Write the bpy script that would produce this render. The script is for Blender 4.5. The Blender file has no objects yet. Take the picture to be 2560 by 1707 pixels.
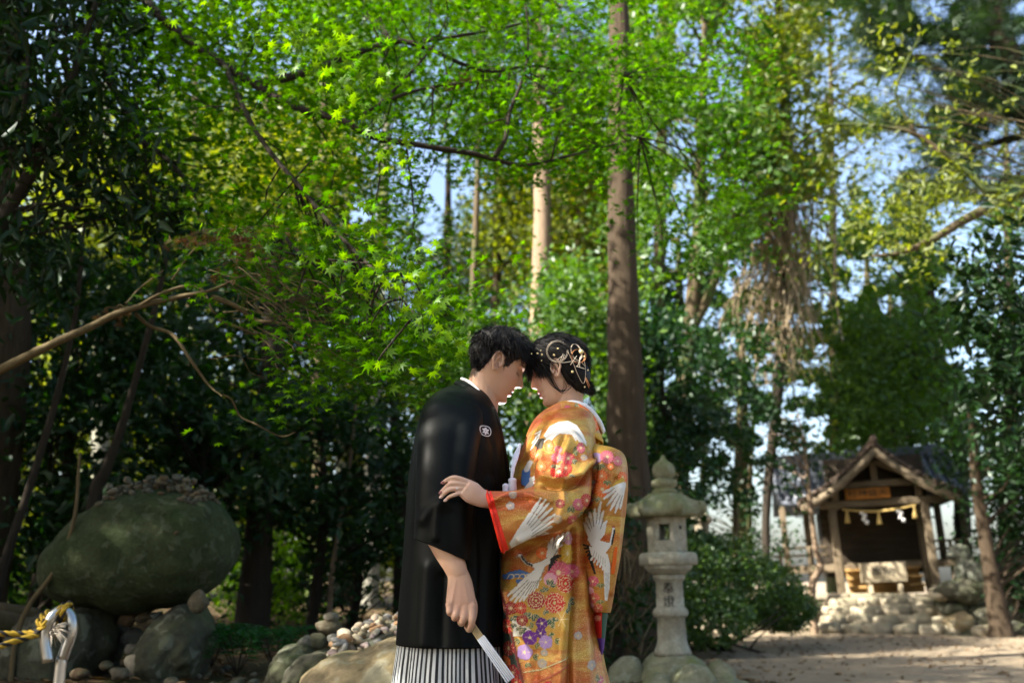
import bpy, math, random
import numpy as np
from mathutils import Vector, Matrix, noise
from mathutils.bvhtree import BVHTree
R = math.radians
rs = np.random.RandomState(7)
random.seed(7)
SC = bpy.context.scene
COL = SC.collection

# ---------------------------------------------------------------- camera
CAM_H, PITCH, FPX = 0.88, R(13.5), 2489.0
cd = bpy.data.cameras.new('camera'); cam = bpy.data.objects.new('camera', cd); COL.objects.link(cam)
cd.lens = 35.0; cd.sensor_width = 36.0; cd.clip_start = 0.05; cd.clip_end = 3000
cam.location = (0, 0, CAM_H); cam.rotation_euler = (R(90) + PITCH, 0, 0)
cd.dof.use_dof = True; cd.dof.focus_distance = 3.15; cd.dof.aperture_fstop = 2.5
SC.camera = cam
# ---------------------------------------------------------------- sky and sun
SUN = Vector((-0.70, -0.30, 0.645)).normalized()          # direction towards the sun
elev = math.asin(SUN.z); azim = math.atan2(SUN.x, SUN.y)
w = bpy.data.worlds.new('World'); SC.world = w; w.use_nodes = True
nt = w.node_tree; nt.nodes.clear()
sky = nt.nodes.new('ShaderNodeTexSky'); sky.sky_type = 'NISHITA'; sky.sun_disc = False
sky.sun_elevation = elev; sky.sun_rotation = azim; sky.air_density = 1.0; sky.dust_density = 4.0; sky.ozone_density = 1.0
bg = nt.nodes.new('ShaderNodeBackground'); bg.inputs[1].default_value = 0.10
wo = nt.nodes.new('ShaderNodeOutputWorld')
nt.links.new(sky.outputs[0], bg.inputs[0]); nt.links.new(bg.outputs[0], wo.inputs[0])
sl = bpy.data.lights.new('sun', 'SUN'); sl.energy = 5.0; sl.angle = R(0.55); sl.color = (1.0, 0.93, 0.80)
so = bpy.data.objects.new('sun', sl); COL.objects.link(so)
so.rotation_euler = (-SUN).to_track_quat('-Z', 'Y').to_euler(); so.location = SUN * 40
SC.view_settings.view_transform = 'Standard'; SC.view_settings.look = 'None'
SC.view_settings.exposure = 2.25; SC.view_settings.gamma = 1.0
cy_ = SC.cycles
cy_.max_bounces = 7; cy_.diffuse_bounces = 4; cy_.glossy_bounces = 3; cy_.transmission_bounces = 4; cy_.transparent_max_bounces = 4
cy_.use_adaptive_sampling = True; cy_.adaptive_threshold = 0.02
cy_.use_denoising = True; cy_.caustics_reflective = False; cy_.caustics_refractive = False
cy_.sample_clamp_indirect = 6.0

# ---------------------------------------------------------------- pixel -> place
CP, SP = math.cos(PITCH), math.sin(PITCH)
def P(px, py, Y):
    cx = (px - 1280.0) / FPX; c = (853.5 - py) / FPX
    dy = CP - c * SP; dz = SP + c * CP
    return Vector((cx * Y / dy, Y, CAM_H + dz * Y / dy))
def PN(px, py, Y):
    px = np.asarray(px, float); py = np.asarray(py, float); Y = np.asarray(Y, float) + 0 * px
    cx = (px - 1280.0) / FPX; c = (853.5 - py) / FPX
    dy = CP - c * SP; dz = SP + c * CP
    return np.stack([cx * Y / dy, Y, CAM_H + dz * Y / dy], -1)
def to_px(V):
    V = np.asarray(V, float); X, Y, Z = V[..., 0], V[..., 1], V[..., 2] - CAM_H
    d = Y * CP + Z * SP; u = -Y * SP + Z * CP
    return 1280 + FPX * X / d, 853.5 - FPX * u / d
def sstep(a, b, x):
    t = np.clip((x - a) / (b - a), 0, 1); return t * t * (3 - 2 * t)
def ground_z(x, y):
    x = np.asarray(x, float); y = np.asarray(y, float)
    left = 0.30 * (1 - sstep(-0.9, 0.35, x)) * sstep(3.9, 5.2, y)
    left = left + 0.25 * (1 - sstep(-9, -2, x)) * sstep(6, 14, y)
    ln = 0.16 * np.exp(-(((x - 1.15) / 0.9) ** 2 + ((y - 8.2) / 1.0) ** 2))
    return left + ln + 0.02 * np.sin(x * 1.7 + 0.4) * np.sin(y * 1.3) + 0.008 * np.sin(x * 5.1) * np.sin(y * 4.3 + 1)

# ---------------------------------------------------------------- object helpers
def tag(o, label=None, cat=None, group=None, kind=None):
    if label: o['label'] = label
    if cat: o['category'] = cat
    if group: o['group'] = group
    if kind: o['kind'] = kind
    return o
def empty(name, loc=(0, 0, 0), label=None, cat=None, group=None):
    o = bpy.data.objects.new(name, None); COL.objects.link(o); o.location = loc
    o.empty_display_size = 0.1
    bpy.context.view_layer.update()
    return tag(o, label, cat, group)
def link(name, me, mat=None, parent=None, smooth=True):
    if mat is not None and not me.materials: me.materials.append(mat)
    if smooth and len(me.polygons): me.polygons.foreach_set('use_smooth', np.ones(len(me.polygons), bool))
    o = bpy.data.objects.new(name, me); COL.objects.link(o)
    if parent is not None:
        o.parent = parent
        o.matrix_parent_inverse = world_of(parent).inverted()
    return o
def world_of(o):
    m = o.matrix_basis.copy()
    if o.parent is not None: m = world_of(o.parent) @ o.matrix_parent_inverse @ m
    return m
def np_mesh(name, V, F):
    """V (n,3); F list of int arrays (m,k) of one or more polygon sizes"""
    me = bpy.data.meshes.new(name)
    V = np.asarray(V, np.float32)
    if not isinstance(F, (list, tuple)): F = [F]
    F = [np.asarray(f, np.int32) for f in F if len(f)]
    me.vertices.add(len(V)); me.vertices.foreach_set('co', V.ravel())
    loops = np.concatenate([f.ravel() for f in F]); tot = np.concatenate([np.full(len(f), f.shape[1], np.int32) for f in F])
    me.loops.add(len(loops)); me.loops.foreach_set('vertex_index', loops)
    me.polygons.add(len(tot)); me.polygons.foreach_set('loop_start', np.concatenate([[0], np.cumsum(tot)[:-1]]).astype(np.int32))
    me.polygons.foreach_set('loop_total', tot)
    me.update(calc_edges=True)
    return me
def add_float(me, name, vals):
    a = me.attributes.new(name, 'FLOAT', 'POINT'); a.data.foreach_set('value', np.asarray(vals, np.float32))
def add_color(me, name, vals):
    a = me.attributes.new(name, 'FLOAT_COLOR', 'POINT'); a.data.foreach_set('color', np.asarray(vals, np.float32).ravel())

def catmull(pts, n):
    pts = np.asarray(pts, float)
    if len(pts) == 2:
        t = np.linspace(0, 1, n)[:, None]; return pts[0] * (1 - t) + pts[1] * t
    p = np.vstack([2 * pts[0] - pts[1], pts, 2 * pts[-1] - pts[-2]])
    seg = len(pts) - 1; u = np.linspace(0, seg - 1e-9, n); i = u.astype(int); f = (u - i)[:, None]
    a, b, c, d = p[i], p[i + 1], p[i + 2], p[i + 3]
    return 0.5 * (2 * b + (c - a) * f + (2 * a - 5 * b + 4 * c - d) * f ** 2 + (3 * b - a - 3 * c + d) * f ** 3)
def interp1(vals, n):
    vals = np.asarray(vals, float); return np.interp(np.linspace(0, 1, n), np.linspace(0, 1, len(vals)), vals)
class MB:
    """collects shapes into one mesh"""
    def __init__(s): s.v = []; s.q = []; s.t = []; s.n = 0
    def add(s, V, Q=None, T=None):
        V = np.asarray(V, float)
        if Q is not None and len(Q): s.q.append(np.asarray(Q) + s.n)
        if T is not None and len(T): s.t.append(np.asarray(T) + s.n)
        s.v.append(V); s.n += len(V); return s
    def tube(s, pts, rad, n=12, seg=8, cap=True, flat=None, up=None, rough=0.0):
        """pts path, rad list of radii; flat = (a list) second radius list for elliptical section along 'up'"""
        p = catmull(pts, n); r = interp1(rad, n); r2 = r if flat is None else interp1(flat, n)
        t = np.gradient(p, axis=0); t /= np.linalg.norm(t, axis=1)[:, None] + 1e-12
        ref = np.array([0., 0, 1]) if up is None else np.asarray(up, float)
        if up is None and abs(t[0] @ ref) > 0.9: ref = np.array([1., 0, 0])
        b = ref - t[0] * (t[0] @ ref); b /= np.linalg.norm(b)
        V = []; a = np.arange(seg) * 2 * np.pi / seg
        for k in range(n):
            b = (ref if up is not None else b) - t[k] * (t[k] @ (ref if up is not None else b)); b /= np.linalg.norm(b) + 1e-12
            c = np.cross(t[k], b)
            rr = 1 + rough * rs.randn(seg) if rough else 1
            V.append(p[k] + (np.cos(a) * r2[k] * rr)[:, None] * b + (np.sin(a) * r[k] * rr)[:, None] * c)
        V = np.vstack(V)
        i = np.arange(n - 1)[:, None] * seg; j = np.arange(seg)[None]; j2 = (j + 1) % seg
        Q = np.stack([i + j, i + j2, i + seg + j2, i + seg + j], -1).reshape(-1, 4)
        T = None
        if cap:
            V = np.vstack([V, p[0], p[-1]]); m = n * seg
            T = np.vstack([np.stack([np.full(seg, m), (np.arange(seg) + 1) % seg, np.arange(seg)], 1),
                           np.stack([np.full(seg, m + 1), (n - 1) * seg + np.arange(seg), (n - 1) * seg + (np.arange(seg) + 1) % seg], 1)])
        return s.add(V, Q, T)
    def box(s, c, size, rot=None, taper=1.0):
        x, y, z = np.asarray(size) / 2.0
        V = np.array([[-x, -y, -z], [x, -y, -z], [x, y, -z], [-x, y, -z], [-x * taper, -y * taper, z], [x * taper, -y * taper, z], [x * taper, y * taper, z], [-x * taper, y * taper, z]])
        if rot is not None: V = V @ np.array(rot).T
        Q = [[0, 3, 2, 1], [4, 5, 6, 7], [0, 1, 5, 4], [1, 2, 6, 5], [2, 3, 7, 6], [3, 0, 4, 7]]
        return s.add(V + np.asarray(c), Q)
    def beam(s, a, b, wd, ht, up=(0, 0, 1)):
        a = np.asarray(a, float); b = np.asarray(b, float); d = b - a; L = np.linalg.norm(d); d /= L
        u = np.asarray(up, float); u = u - d * (u @ d); u /= np.linalg.norm(u); c = np.cross(u, d)
        return s.box((a + b) / 2, (L, wd, ht), rot=np.stack([d, c, u], 1))
    def lathe(s, prof, seg=24, c=(0, 0, 0), rot=0.0, sx=1, sy=1, lob=None):
        V = []; a = np.arange(seg) * 2 * np.pi / seg + rot
        for r, z in prof:
            k = 1.0 if lob is None else lob(a, z)
            V.append(np.stack([np.cos(a) * r * sx * k, np.sin(a) * r * sy * k, np.full(seg, z)], 1))
        n = len(prof); V = np.vstack(V)
        i = np.arange(n - 1)[:, None] * seg; j = np.arange(seg)[None]; j2 = (j + 1) % seg
        Q = np.stack([i + j, i + j2, i + seg + j2, i + seg + j], -1).reshape(-1, 4)
        V = np.vstack([V, [0, 0, prof[0][1]], [0, 0, prof[-1][1]]]); m = n * seg
        T = np.vstack([np.stack([np.full(seg, m), (np.arange(seg) + 1) % seg, np.arange(seg)], 1),
                       np.stack([np.full(seg, m + 1), (n - 1) * seg + np.arange(seg), (n - 1) * seg + (np.arange(seg) + 1) % seg], 1)])
        return s.add(V + np.asarray(c), Q, T)
    def ell(s, c, r, rot=None, nu=16, nv=10):
        prof = [(math.sin(math.pi * k / nv), -math.cos(math.pi * k / nv)) for k in range(nv + 1)]
        prof[0] = (0.02, -1); prof[-1] = (0.02, 1)
        m = MB().lathe(prof, nu); V = np.vstack(m.v) * np.asarray(r)
        if rot is not None: V = V @ np.array(rot).T
        return s.add(V + np.asarray(c), m.q[0], m.t[0])
    def mesh(s, name='m'):
        F = []
        if s.q: F.append(np.vstack(s.q))
        if s.t: F.append(np.vstack(s.t))
        return np_mesh(name, np.vstack(s.v), F)
    def build(s, name, mat, parent=None, smooth=True, bevel=0.0):
        o = link(name, s.mesh(name), mat, parent, smooth)
        if bevel:
            b = o.modifiers.new('bevel', 'BEVEL'); b.width = bevel; b.segments = 2; b.limit_method = 'ANGLE'; b.angle_limit = R(40)
        return o
def evaluated(o, name):
    bpy.context.view_layer.update()
    dg = bpy.context.evaluated_depsgraph_get(); return bpy.data.meshes.new_from_object(o.evaluated_get(dg), depsgraph=dg)
def remeshed(mb, voxel, smooth_it=4, name='body', dec=0.0):
    """union of the collected shapes as one continuous skin"""
    o = bpy.data.objects.new('tmp', mb.mesh()); COL.objects.link(o)
    m = o.modifiers.new('r', 'REMESH'); m.mode = 'VOXEL'; m.voxel_size = voxel
    if smooth_it:
        sm = o.modifiers.new('s', 'SMOOTH'); sm.factor = 0.5; sm.iterations = smooth_it
    if dec:
        dm = o.modifiers.new('d', 'DECIMATE'); dm.ratio = dec
    me = evaluated(o, name); old = o.data
    bpy.data.objects.remove(o); bpy.data.meshes.remove(old); me.name = name
    return me
def get_v(me):
    V = np.empty(len(me.vertices) * 3, np.float32); me.vertices.foreach_get('co', V); return V.reshape(-1, 3).astype(float)
def get_n(me):
    V = np.empty(len(me.vertices) * 3, np.float32); me.vertices.foreach_get('normal', V); return V.reshape(-1, 3).astype(float)
def set_v(me, V):
    me.vertices.foreach_set('co', np.asarray(V, np.float32).ravel()); me.update()
def vnoise(V, scale, seed=0.0, octv=3):
    """cheap smooth noise from summed sines"""
    V = np.asarray(V, float) * scale; out = np.zeros(len(V)); amp = 1.0; rg = np.random.RandomState(int(seed) + 11)
    for o_ in range(octv):
        for k in range(4):
            d = rg.randn(3); d /= np.linalg.norm(d); out += amp * np.sin(V @ d * (1.7 ** o_) * 2.1 + rg.rand() * 6.28) / 2.5
        amp *= 0.55
    return out

# ---------------------------------------------------------------- materials
def new_mat(name):
    m = bpy.data.materials.new(name); m.use_nodes = True; nt = m.node_tree
    for n in list(nt.nodes): nt.nodes.remove(n)
    out = nt.nodes.new('ShaderNodeOutputMaterial')
    return m, nt, out
def N(nt, typ, **kw):
    n = nt.nodes.new(typ)
    for k, v in kw.items():
        if k.startswith('i_'):
            key = k[2:]; key = int(key) if key.isdigit() else key.replace('_', ' ')
            n.inputs[key].default_value = v
        else: setattr(n, k, v)
    return n
def mixc(nt, fac, a, b, blend='MIX'):
    n = nt.nodes.new('ShaderNodeMix'); n.data_type = 'RGBA'; n.blend_type = blend
    for sock, val in ((n.inputs[0], fac), (n.inputs[6], a), (n.inputs[7], b)):
        if isinstance(val, bpy.types.NodeSocket): nt.links.new(val, sock)
        elif isinstance(val, (int, float)): sock.default_value = val
        else: sock.default_value = (val[0], val[1], val[2], 1)
    return n.outputs[2]
def ramp(nt, src, stops):
    n = nt.nodes.new('ShaderNodeValToRGB'); cr = n.color_ramp
    while len(cr.elements) < len(stops): cr.elements.new(0.5)
    for e, (p, c) in zip(cr.elements, stops):
        e.position = p; e.color = (c, c, c, 1) if isinstance(c, (int, float)) else (c[0], c[1], c[2], 1)
    nt.links.new(src, n.inputs[0]); return n.outputs[0]
def coords(nt, scale=(1, 1, 1), kind='Object', rot=(0, 0, 0)):
    tc = nt.nodes.new('ShaderNodeTexCoord'); mp = nt.nodes.new('ShaderNodeMapping')
    mp.inputs['Scale'].default_value = scale; mp.inputs['Rotation'].default_value = rot
    nt.links.new(tc.outputs[kind], mp.inputs[0]); return mp.outputs[0]
def tex_noise(nt, vec, scale, detail=5, rough=0.6, dist=0.0):
    n = N(nt, 'ShaderNodeTexNoise', i_Scale=scale, i_Detail=detail, i_Roughness=rough, i_Distortion=dist)
    nt.links.new(vec, n.inputs['Vector']); return n.outputs['Fac']
def bump(nt, h, strength=0.3, dist=0.02):
    b = N(nt, 'ShaderNodeBump', i_Strength=strength, i_Distance=dist); nt.links.new(h, b.inputs['Height']); return b.outputs[0]
def principled(nt, out, col, rough=0.8, metal=0.0, normal=None, spec=0.3, **kw):
    p = nt.nodes.new('ShaderNodeBsdfPrincipled')
    for sock, val in ((p.inputs['Base Color'], col), (p.inputs['Roughness'], rough), (p.inputs['Metallic'], metal)):
        if isinstance(val, bpy.types.NodeSocket): nt.links.new(val, sock)
        elif isinstance(val, (int, float)): sock.default_value = val
        else: sock.default_value = (val[0], val[1], val[2], 1)
    p.inputs['Specular IOR Level'].default_value = spec
    for k, v in kw.items(): p.inputs[k.replace('_', ' ')].default_value = v
    if normal is not None: nt.links.new(normal, p.inputs['Normal'])
    nt.links.new(p.outputs[0], out.inputs[0]); return p
def mat_plain(name, col, rough=0.7, metal=0.0, var=0.25, scale=20, spec=0.3, bmp=0.1):
    m, nt, out = new_mat(name); v = coords(nt); f = tex_noise(nt, v, scale)
    c = mixc(nt, f, [x * (1 - var) for x in col], [min(1, x * (1 + var)) for x in col])
    principled(nt, out, c, rough, metal, bump(nt, f, bmp, 0.005), spec); return m
def mat_leaf(name, c1, c2, trans=0.45, tint=(1.0, 1.15, 0.5), gloss=0.06, grough=0.35):
    m, nt, out = new_mat(name)
    at = N(nt, 'ShaderNodeAttribute', attribute_name='rnd')
    c = mixc(nt, at.outputs['Fac'], c1, c2)
    tcol = mixc(nt, 1.0, c, (min(1, tint[0]), min(1, tint[1]), tint[2]), 'MULTIPLY')
    bright = N(nt, 'ShaderNodeBrightContrast'); nt.links.new(tcol, bright.inputs[0]); bright.inputs[1].default_value = 0.0
    d = nt.nodes.new('ShaderNodeBsdfDiffuse'); nt.links.new(c, d.inputs[0])
    hs = N(nt, 'ShaderNodeHueSaturation', i_Saturation=1.15, i_Value=1.9); nt.links.new(tcol, hs.inputs['Color'])
    t = nt.nodes.new('ShaderNodeBsdfTranslucent'); nt.links.new(hs.outputs[0], t.inputs[0])
    mx = N(nt, 'ShaderNodeMixShader'); mx.inputs[0].default_value = trans
    nt.links.new(d.outputs[0], mx.inputs[1]); nt.links.new(t.outputs[0], mx.inputs[2])
    g = N(nt, 'ShaderNodeBsdfGlossy', i_Roughness=grough); g.inputs[0].default_value = (0.9, 0.95, 1, 1)
    mg = N(nt, 'ShaderNodeMixShader'); mg.inputs[0].default_value = gloss
    nt.links.new(mx.outputs[0], mg.inputs[1]); nt.links.new(g.outputs[0], mg.inputs[2])
    nt.links.new(mg.outputs[0], out.inputs[0]); return m
def mat_bark(name, c1, c2, sx=9.0, sz=0.7, bmp=0.6, moss=0.0):
    m, nt, out = new_mat(name); v = coords(nt, (sx, sx, sz))
    f = tex_noise(nt, v, 3.0, 6, 0.65, 0.4); f2 = tex_noise(nt, coords(nt), 1.3, 4)
    c = mixc(nt, ramp(nt, f, [(0.3, 0.0), (0.7, 1.0)]), c1, c2)
    c = mixc(nt, f2, c, [(a + b) * 0.62 for a, b in zip(c1, c2)])
    if moss: c = mixc(nt, ramp(nt, f2, [(0.45, 0.0), (0.6, moss)]), c, (0.05, 0.09, 0.02))
    principled(nt, out, c, 0.9, 0, bump(nt, f, bmp, 0.03), 0.15); return m
def mat_stone(name, c1, c2, moss=0.0, mosscol=(0.06, 0.10, 0.025), lichen=0.3, scale=6.0, bmp=0.5, topmoss=True):
    m, nt, out = new_mat(name); v = coords(nt)
    f = tex_noise(nt, v, scale, 8, 0.65, 0.2); g = tex_noise(nt, v, scale * 5, 4, 0.7); b = tex_noise(nt, v, scale * 0.45, 3)
    c = mixc(nt, ramp(nt, f, [(0.3, 0.0), (0.7, 1.0)]), c1, c2)
    c = mixc(nt, ramp(nt, g, [(0.35, 0.35), (0.6, 0.0)]), c, [x * 0.35 for x in c1])
    if lichen: c = mixc(nt, ramp(nt, tex_noise(nt, v, scale * 1.7, 3, 0.5, 0.6), [(0.56, 0.0), (0.63, lichen)]), c, (0.38, 0.39, 0.33))
    if moss:
        mm = ramp(nt, b, [(0.42, 0.0), (0.62, moss)])
        if topmoss:
            ge = nt.nodes.new('ShaderNodeNewGeometry'); sp = nt.nodes.new('ShaderNodeSeparateXYZ'); nt.links.new(ge.outputs['Normal'], sp.inputs[0])
            up = ramp(nt, sp.outputs[2], [(0.0, 0.25), (0.7, 1.0)])
            mm = mixc(nt, 1.0, mm, up, 'MULTIPLY')
        c = mixc(nt, mm, c, mosscol)
    ad = N(nt, 'ShaderNodeMath', operation='ADD'); nt.links.new(f, ad.inputs[0]); nt.links.new(g, ad.inputs[1])
    principled(nt, out, c, 0.9, 0, bump(nt, ad.outputs[0], bmp, 0.02), 0.2); return m
def mat_wood(name, c1, c2, axis='z', scale=5.0, rough=0.8):
    m, nt, out = new_mat(name); k = {'x': (0.5, 8, 8), 'y': (8, 0.5, 8), 'z': (8, 8, 0.5)}[axis]
    f = tex_noise(nt, coords(nt, k), scale, 6, 0.6, 0.6); g = tex_noise(nt, coords(nt), 3.0, 4)
    c = mixc(nt, ramp(nt, f, [(0.3, 0.0), (0.7, 1.0)]), c1, c2); c = mixc(nt, ramp(nt, g, [(0.4, 0.0), (0.7, 0.6)]), c, [(a + b) * 0.3 for a, b in zip(c1, c2)])
    principled(nt, out, c, rough, 0, bump(nt, f, 0.3, 0.01), 0.2); return m

# ---------------------------------------------------------------- leaf shapes
def leaf_maple(lobes=7):
    ang = [0, 38, -38, 78, -78, 122, -122][:lobes]; ln = [1.0, 0.93, 0.93, 0.72, 0.72, 0.4, 0.4]
    o = sorted(zip(ang, ln)); V = [[0, 0, 0.03]]; T = []
    tips = []
    for a, l in o:
        a = R(a); tips.append((math.sin(a) * l, math.cos(a) * l, -0.18 * l * l))
    for k, (a, l) in enumerate(o):
        w_ = 0.085 * l ** 0.5; ar = R(a); d = (math.sin(ar), math.cos(ar)); n = (d[1], -d[0]); m_ = 0.45 * l
        i = len(V)
        V += [[d[0] * m_ + n[0] * w_ * 1.25, d[1] * m_ + n[1] * w_ * 1.25, -0.05], [tips[k][0], tips[k][1], tips[k][2]], [d[0] * m_ - n[0] * w_ * 1.25, d[1] * m_ - n[1] * w_ * 1.25, -0.05]]
        T += [[0, i, i + 2], [i, i + 1, i + 2]]
        if k: T.append([0, i + 2, i - 3])
    T = [t if True else t for t in T]
    return np.array(V) * 0.62, np.array(T)
def leaf_oval(wd=0.42, fold=0.10):
    V = np.array([[0, -0.5, 0], [wd / 2, -0.14, fold], [wd / 2.5, 0.2, fold * 0.6], [0, 0.5, -0.12], [-wd / 2.5, 0.2, fold * 0.6], [-wd / 2, -0.14, fold]])
    T = np.array([[0, 1, 2], [0, 2, 3], [0, 3, 4], [0, 4, 5]])
    return V, T
def leaf_diamond(wd=0.55):
    return np.array([[0, -0.5, 0], [wd / 2, 0, 0.06], [0, 0.5, 0], [-wd / 2, 0, 0.06]]), np.array([[0, 1, 2], [0, 2, 3]])
def leaf_needle():
    V = []; T = []
    for k, a in enumerate((-50, -25, 0, 25, 50)):
        a = R(a); d = np.array([math.sin(a), math.cos(a), -0.25 * abs(math.sin(a))]); n = np.array([d[1], -d[0], 0]); i = len(V)
        V += [list(-0.04 * n), list(d * 0.5 + n * 0.05), list(d), list(d * 0.5 - n * 0.05)]; T += [[i, i + 1, i + 2], [i, i + 2, i + 3]]
    return np.array(V) * 0.8, np.array(T)
MAPLE5 = leaf_maple(5)
MAPLE, OVAL, DIAM, NEEDLE, LANCE = leaf_maple(), leaf_oval(), leaf_diamond(), leaf_needle(), leaf_oval(0.3, 0.06)
def leaves_mesh(name, C, size, shape, bias=0.5, droop=None, base_dir=None, rnd=None):
    C = np.asarray(C, float); n = len(C); size = np.broadcast_to(np.asarray(size, float), (n,))
    nv = rs.randn(n, 3); nv /= np.linalg.norm(nv, axis=1)[:, None]; nv = nv * (1 - bias) + np.array([0, 0, 1.0]) * bias
    nv /= np.linalg.norm(nv, axis=1)[:, None]
    t = rs.randn(n, 3)
    if base_dir is not None: t = t * 0.6 + np.asarray(base_dir)
    t -= nv * np.sum(t * nv, 1)[:, None]; t /= np.linalg.norm(t, axis=1)[:, None] + 1e-9
    s = np.cross(t, nv); L, T = shape
    V = C[:, None] + size[:, None, None] * (L[None, :, 0:1] * s[:, None] + L[None, :, 1:2] * t[:, None] + L[None, :, 2:3] * nv[:, None])
    F = (T[None] + (np.arange(n) * len(L))[:, None, None]).reshape(-1, 3)
    me = np_mesh(name, V.reshape(-1, 3), F)
    if rnd is None: rnd = rs.rand(n)
    add_float(me, 'rnd', np.repeat(rnd, len(L)))
    return me
def reg(x0, x1, y0, y1, Y0, Y1, n):
    return PN(rs.uniform(x0, x1, n), rs.uniform(y0, y1, n), rs.uniform(Y0, Y1, n))
HOLES = [(1110, 470, 34, 80), (1080, 560, 40, 60), (1690, 340, 55, 70), (1730, 100, 80, 70), (2470, 680, 130, 130), (2420, 900, 50, 60), (2250, 760, 50, 40), (2130, 700, 40, 50), (1830, 1290, 55, 90), (1935, 1240, 60, 90), (2150, 240, 110, 60), (2200, 390, 130, 60),
         (2060, 190, 60, 60), (890, 520, 40, 70), (560, 120, 25, 20), (2520, 1020, 60, 60), (2090, 520, 60, 40), (1720, 470, 30, 50), (2300, 130, 70, 60)]
def keep(C, prob=0.9, holes=HOLES):
    px, py = to_px(C); ok = np.ones(len(C), bool); r = rs.rand(len(C))
    q = np.stack([px / 42.0, py / 42.0, 0 * px], 1); nz = vnoise(q, 1.0, 3, 3)
    for (hx, hy, a, b) in holes:
        d = ((px - hx) / a) ** 2 + ((py - hy) / b) ** 2
        ok &= ~(r < prob * np.clip(1.5 * (1.15 - d + 0.75 * nz), 0, 1))
    far = (px > 1620) & (C[:, 1] > 9.5) & (py < 720)          # open, airy crowns towards the bright right side
    q2 = np.stack([px / 75.0, py / 60.0, 0 * px], 1); n2 = vnoise(q2, 1.0, 9, 3)
    ok &= ~(far & (n2 > 0.22) & (r < 0.85))
    mid = (px > 1600) & (px < 2100) & (C[:, 1] > 14) & (py >= 700) & (py < 1280); q3 = np.stack([px / 30.0, py / 26.0, 0 * px], 1)
    ok &= ~(mid & (vnoise(q3, 1.0, 15, 3) > 0.12) & (r < 0.9))
    return ok
def clump_leaves(C, per, spread):
    C = np.asarray(C); n = len(C)
    tilt = rs.randn(n, 2) * 0.25
    o = rs.randn(n, per, 3) * np.asarray(spread)
    o[..., 2] += o[..., 0] * tilt[:, None, 0] + o[..., 1] * tilt[:, None, 1]
    return (C[:, None] + o).reshape(-1, 3), np.repeat(rs.rand(n), per)
def limbs(mb, path, C, r0=0.03, maxn=30, sag=0.15, seg=5):
    path = catmull(path, 40); C = np.asarray(C); idx = rs.permutation(len(C))[:maxn]
    for i in idx:
        c = C[i]; d = np.linalg.norm(path[:, :2] - c[:2], axis=1)
        tz = c[2] - 0.35 * d.min() - 0.1
        k = np.argmin(np.abs(path[:, 2] - tz) + 0.3 * d); a = path[k]
        L = np.linalg.norm(c - a); mid = (a + c) / 2 + np.array([0, 0, sag * L * 0.4]) + rs.randn(3) * 0.05 * L
        mb.tube([a, mid, c], [r0 * (0.5 + 0.5 * min(1, L / 3)), r0 * 0.55, r0 * 0.15], 8, seg, cap=False)
def tree(name, label, cat, path, rad, tmat, C, per, spread, size, shape, lmat, bias=0.4, limb=0.03, maxn=30, group=None, seg=12, hole=True, extra=None, base_dir=None, jit=0.3, part='crown', gaps=0.0):
    path = np.asarray([list(p) for p in path], float)
    if path[0][1] > 12.5 and len(C):
        if shape is not NEEDLE: shape = DIAM; size *= 0.80; per = int(per * 3.0)
        else: size *= 0.95; per = int(per * 1.2)
    g = empty(name, tuple(path[0]), label, cat, group)
    mb = MB(); mb.tube(path, rad, 40, seg, rough=0.035)
    for e in (extra or []): mb.tube(e[0], e[1], 16, 8, rough=0.04)
    if len(C) and limb: limbs(mb, path, C, limb, maxn)
    mb.build('trunk', tmat, g)
    if len(C):
        L, rn = clump_leaves(C, per, spread)
        if hole:
            k = keep(L); L, rn = L[k], rn[k]
        if gaps:
            k = vnoise(L * np.array([2.6, 1.2, 3.2]), 1.0, int(abs(path[0][0]) * 37) % 50, 3) < gaps; L, rn = L[k], rn[k]
        k = L[:, 2] > ground_z(L[:, 0], L[:, 1]) + 0.02; L, rn = L[k], rn[k]
        me = leaves_mesh(part, L, size * (1 + jit * rs.randn(len(L)).clip(-1.5, 1.5)), shape, bias, rnd=np.clip(rn * 0.6 + 0.4 * rs.rand(len(L)), 0, 1), base_dir=base_dir)
        link(part, me, lmat, g, smooth=False)
    return g
def rock_mesh(seed, r, sub=3, rough=0.22, scale=1.6, flat=0.0):
    bpy_me = bpy.data.meshes.new('rock')
    import bmesh
    bm = bmesh.new(); bmesh.ops.create_icosphere(bm, subdivisions=sub, radius=1.0); bm.to_mesh(bpy_me); bm.free()
    V = get_v(bpy_me); nrm = V / np.linalg.norm(V, axis=1)[:, None]
    d = 1 + rough * vnoise(nrm, scale, seed, 2) + rough * 0.25 * vnoise(nrm, scale * 3.3, seed + 5, 2)
    V = nrm * d[:, None] * np.asarray(r)
    if flat: V[:, 2] = np.maximum(V[:, 2], -flat * r[2])
    set_v(bpy_me, V); return bpy_me
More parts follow.
